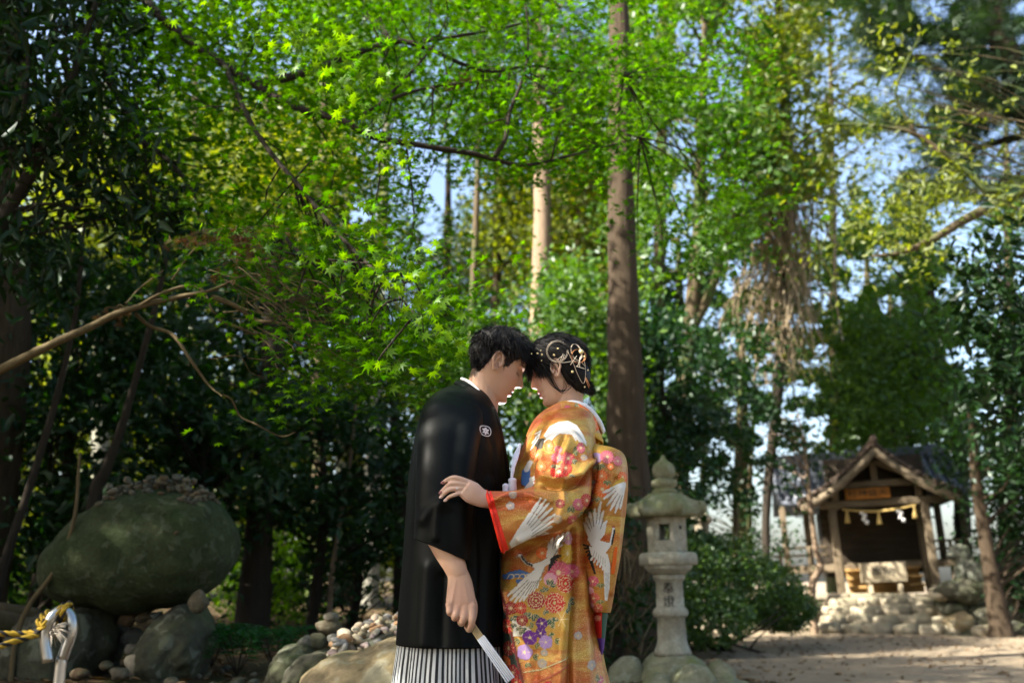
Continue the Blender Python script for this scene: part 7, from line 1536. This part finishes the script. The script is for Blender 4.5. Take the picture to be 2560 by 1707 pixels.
    p.poly([(1474, 1364), (1500, 1370), (1520, 1385), (1527, 1412), (1526, 1472), (1521, 1502), (1514, 1500), (1510, 1420), (1496, 1402), (1480, 1386)], C_WHT)
    for k in range(6): p.line([(1486 + 6 * k, 1388 + 5 * k), (1480 + 7 * k, 1398 + 6 * k)], 2.6, C_WHT); p.line([(1488 + 5 * k, 1376 + 4 * k), (1484 + 6 * k, 1390 + 5 * k)], .7, (.4, .37, .32))
    for k in range(4): p.line([(1514 + 3 * k, 1430), (1515 + 2.4 * k, 1492)], .6, (.45, .42, .36))
    p.crane_neck([(1528, 1358), (1530, 1345), (1533, 1332), (1534, 1322)], (1533, 1320), 4)
    p.line([(1541, 1370), (1534, 1430)], 5, C_ORG); p.flower(1485, 1452, 14, C_PNK, 5); p.flower(1476, 1478, 13, C_LPK, 5); p.flower(1488, 1495, 14, (.6, .12, .1), 5); p.flower(1478, 1515, 12, C_LPK, 5); p.leafy(1470, 1452, 9, C_GRN); p.leafy(1503, 1458, 9, C_GRN); p.leafy(1504, 1500, 8, C_GRN); p.flower(1500, 1520, 11, (.6, .14, .1), 5)
    garment('back_drape', emboss(V, p), p)
    rows = [(1474, 1512, 1520, 1512, 3.19, .09), (1480, 1560, 1514, 1560, 3.2, .085), (1488, 1610, 1508, 1612, 3.21, .07), (1494, 1632, 1504, 1634, 3.21, .05)]
    V = loft(rows, 80, 90, 2.3); V = stretch_noise(V, 0.003, 14, 4, 9); p = Paint(V, 3.1); p.put(np.ones(len(p.px), bool), C_RED); p.put(p.px > 1506, C_DGR); p.put(p.py > 1596, (.10, .03, .25)); p.flower(1496, 1545, 8, (.7, .2, .15), 5)
    garment('sleeve_lining', V, p, 0.003)
    # ---- near sleeve reaching to the cuff
    rows = [(1362, 1050, 1470, 1062, 3.17, .075), (1348, 1085, 1482, 1100, 3.12, .10), (1338, 1130, 1482, 1150, 3.07, .105), (1335, 1175, 1478, 1205, 3.02, .10), (1338, 1210, 1468, 1262, 2.98, .09), (1322, 1222, 1420, 1312, 2.95, .078), (1288, 1227, 1350, 1338, 2.928, .062), (1250, 1229, 1294, 1358, 2.910, .052), (1216, 1231, 1257, 1375, 2.898, .044)]
    V = loft(rows, 330, 250, 2.4, 0.70); V = stretch_noise(V, 0.003, 9, 7, 41); V = stretch_noise(V, 0.0014, 26, 22, 7); YR = 2.93
    V = crease(V, [([(1225, 1262), (1270, 1243), (1310, 1238), (1335, 1248), (1375, 1258)], 0.010, 5), ([(1230, 1275), (1280, 1258), (1320, 1252)], -0.008, 7), ([(1385, 1195), (1398, 1125), (1414, 1085)], -0.013, 8), ([(1400, 1195), (1412, 1130), (1426, 1095)], 0.010, 12), ([(1365, 1200), (1410, 1208), (1450, 1190), (1478, 1150)], 0.020, 8), ([(1360, 1212), (1410, 1222), (1455, 1206), (1482, 1168)], -0.022, 8), ([(1440, 1080), (1462, 1120), (1470, 1160)], 0.010, 9), ([(1360, 1100), (1352, 1160), (1356, 1195)], 0.010, 9), ([(1405, 1215), (1408, 1260), (1396, 1290)], 0.012, 8), ([(1425, 1130), (1450, 1110), (1470, 1110)], -0.008, 6), ([(1300, 1350), (1350, 1325), (1420, 1290)], 0.008, 8)], YR)
    p = Paint(V, YR); p.put((p.py > 1318 - (p.px - 1250) * .35) & (p.py > 1300), (.42, .12, .02), .5); p.put((p.py < 1246) & (p.py > 1215) & (p.px < 1335), (.46, .09, .045), .6)
    p.wing((1276, 1373), [(1282, 1345), (1300, 1316), (1325, 1283)], [(1350, 1251), (1362, 1254), (1370, 1262), (1378, 1274), (1385, 1289), (1383, 1304), (1377, 1318), (1370, 1333), (1353, 1349), (1328, 1360)], 5.5)
    p.flower(1276, 1268, 11, C_PGR, 5, a=.8); p.flower(1282, 1241, 10, C_PGR, 5, a=.7); p.flower(1392, 1300, 11, (.6, .55, .45), 5, a=.7)
    p.leafy(1425, 1268, 12, C_GRN, 3, .5); p.leafy(1448, 1285, 11, C_GRN, 3, 1); p.flower(1444, 1262, 15, C_PNK, 12); p.flower(1467, 1250, 17, C_RED, 14); p.flower(1432, 1300, 16, (.55, .08, .09), 6, sy=.7); p.flower(1398, 1262, 12, C_CRI, 10)
    p.poly([(1362, 1076), (1378, 1050), (1402, 1036), (1428, 1032), (1450, 1046), (1464, 1076), (1472, 1098), (1458, 1100), (1446, 1086), (1426, 1076), (1404, 1074), (1386, 1084), (1372, 1098)], C_WHT)
    for t in [(1372, 1100), (1362, 1096), (1470, 1104), (1461, 1106), (1452, 1098), (1443, 1094)]: p.line([(1420, 1050), t], 2.2, C_WHT)
    for k in range(7): p.line([(1428 + 4 * k, 1050 + 4 * k), (1434 + 5 * k, 1068 + 5 * k)], .7, (.42, .39, .34))
    p.flower(1374, 1108, 13, C_ORG, 16, sy=1.4); p.line([(1355, 1090), (1350, 1108)], 9, (.05, .04, .03)); p.flower(1345, 1130, 15, C_ORG, 18); p.flower(1354, 1166, 13, C_ORG, 14)
    p.flower(1398, 1118, 11, C_PNK, 12); p.flower(1393, 1141, 14, C_PNK, 12); p.flower(1398, 1180, 24, C_RED, 14, sy=.8); p.flower(1414, 1170, 17, C_RED, 14); p.flower(1421, 1144, 17, (.5, .03, .06), 14); p.leafy(1389, 1160, 10, C_DGR); p.leafy(1436, 1122, 11, C_GRN, 3, 1.5); p.leafy(1432, 1148, 9, C_DGR, 2, 1); p.flower(1455, 1114, 11, C_PNK, 10, sy=1.4); p.leafy(1428, 1186, 8, C_DGR, 2); p.flower(1462, 1140, 9, C_PGR, 5, a=.7)
    cu = np.repeat(np.linspace(0, 1, 330), 250); p.put(cu > 0.972, (.78, .028, .008))
    o = garment('sleeve', emboss(V, p), p, 0.005)
    ring = V[-1]; MB().tube(np.vstack([ring[::6], ring[:1]]), [0.0055] * 4, 120, 8).build('cuff_piping', M['red_silk'], bride)
    # far sleeve
    rows = [(1370, 1060, 1470, 1065, 3.38, .07), (1355, 1130, 1480, 1140, 3.47, .09), (1345, 1210, 1468, 1260, 3.52, .085), (1310, 1225, 1370, 1335, 3.48, .06), (1285, 1230, 1310, 1360, 3.45, .045)]
    V = loft(rows, 120, 160); p = Paint(V, 3.6)
    for k in range(26): p.flower(rs.uniform(1290, 1470), rs.uniform(1070, 1350), rs.uniform(10, 22), [C_RED, C_PNK, C_ORG, C_WHT][k % 4], rs.randint(5, 13))
    garment('sleeve', V, p)
    # ---- standing collar and white under-collar
    for s in (-1, 1):
        f = lambda d: YB + s * d
        pts = [P(1306, 1150, f(.04)), P(1326, 1092, f(.06)), P(1352, 1054, f(.09)), P(1392, 1030, f(.125)), P(1430, 1026, f(.125)), P(1465, 1044, f(.105)), P(1490, 1074, f(.06)), P(1498, 1092, YB)]
        mbt = MB(); mbt.tube(pts, [0.008, 0.014, 0.022, 0.030, 0.034, 0.036, 0.034, 0.032], 150, 40, flat=[0.008] * 8, up=(0.35, s * 1.0, 0.45)); me = mbt.mesh(); V = get_v(me); p = Paint(V[None], YB - 0.1); p.px, p.py = p.px, p.py
        p.put(p.px < 1400, (.44, .11, .04), .7); p.flower(1454, 1028, 21, C_ORG, 14); p.flower(1486, 1056, 20, C_ORG, 14); p.leafy(1462, 1040, 13, C_GRN, 3, .5); p.leafy(1436, 1020, 10, C_GRN, 2, 2); p.put((p.px > 1490) & (p.py > 1078), C_YEL, .9); p.flower(1470, 1066, 9, C_ORG, 8); p.flower(1418, 1026, 9, C_PNK, 6)
        add_color(me, 'col', p.col); link('collar', me, M['brocade'], bride)
        pts = [P(1345, 1048, f(.085)), P(1372, 1026, f(.10)), P(1404, 1013, f(.105)), P(1436, 1006, f(.10)), P(1470, 1020, f(.085)), P(1496, 1050, f(.05)), P(1509, 1080, YB)]
        MB().tube(pts, [0.005, 0.006, 0.007, 0.008, 0.009, 0.009, 0.009], 60, 12, flat=[0.0045] * 7, up=(0.3, s, 0.3)).build('white_collar', M['white_silk'], bride)
    # ---- white tassels at the breast
    M['tassel'] = mat_plain('lavender_white_silk', (0.66, 0.68, 0.80), 0.6, var=0.08, scale=120)
    g = empty('tassel'); g.parent = bride; g.matrix_parent_inverse = world_of(bride).inverted()
    m = MB()
    for k in range(3): m.tube([P(1298 + 3 * math.sin(k), 1110, 3.12), P(1290 + 5 * math.sin(k * 2), 1140, 3.08), P(1281 + 4 * math.sin(k), 1170, 3.05), P(1279, 1195, 3.03)], [0.004] * 4, 24, 7)
    m.build('cord', M['tassel'], g)
    for (x, y, h, r) in [(1281, 1194, 42, 0.0125), (1264, 1208, 34, 0.0095)]:
        c = P(x, y, 3.03); k = h / 790.0
        MB().lathe([(r * .5, 0), (r, -.004), (r * 1.05, -.010), (r * .95, -.014), (r, -.02), (r * 1.25, -k), (r * .3, -k - .001)], 18, tuple(c)).build('head', M['tassel'], g)
build_robe()
# ================================================================ flash lamp standing behind the couple (its light rims their chins)
def build_flash():
    c = P(1302, 1280, 3.95); g = empty('flash_lamp', (c.x, c.y, 0), 'battery flash on a light stand hidden behind the couple', 'flash')
    M['blackplastic'] = mat_plain('black_plastic', (0.02, 0.02, 0.02), 0.5, var=0.1)
    MB().tube([(c.x, c.y, 0.1), (c.x, c.y, c.z - 0.12)], [0.011, 0.009], 4, 10).build('pole', M['blackplastic'], g)
    for k in range(3): MB().tube([(c.x, c.y, 0.35), (c.x + 0.32 * math.cos(k * 2.1), c.y + 0.32 * math.sin(k * 2.1), 0.0)], [0.008, 0.008], 4, 8).build('leg', M['blackplastic'], g)
    aim = P(1300, 985, 3.22); d = (aim - c).normalized()
    MB().box((c.x, c.y, c.z - 0.08), (0.07, 0.05, 0.10)).build('body', M['blackplastic'], g, False, 0.006)
    o = MB().box((0, 0, -0.03), (0.075, 0.055, 0.09)).build('head', M['blackplastic'], None, False, 0.006); o.parent = g; o.matrix_parent_inverse = world_of(g).inverted(); o.matrix_basis = Matrix.Translation(c) @ d.to_track_quat('Z', 'Y').to_matrix().to_4x4()
    l = bpy.data.lights.new('flash', 'SPOT'); l.energy = 26; l.spot_size = R(50); l.spot_blend = 0.5; l.shadow_soft_size = 0.05; l.color = (1, 0.97, 1.0)
    lo = bpy.data.objects.new('flash_light', l); COL.objects.link(lo); lo.parent = g; lo.matrix_parent_inverse = world_of(g).inverted(); lo.matrix_basis = Matrix.Translation(c + d * 0.03) @ d.to_track_quat('-Z', 'Y').to_matrix().to_4x4()
build_flash()
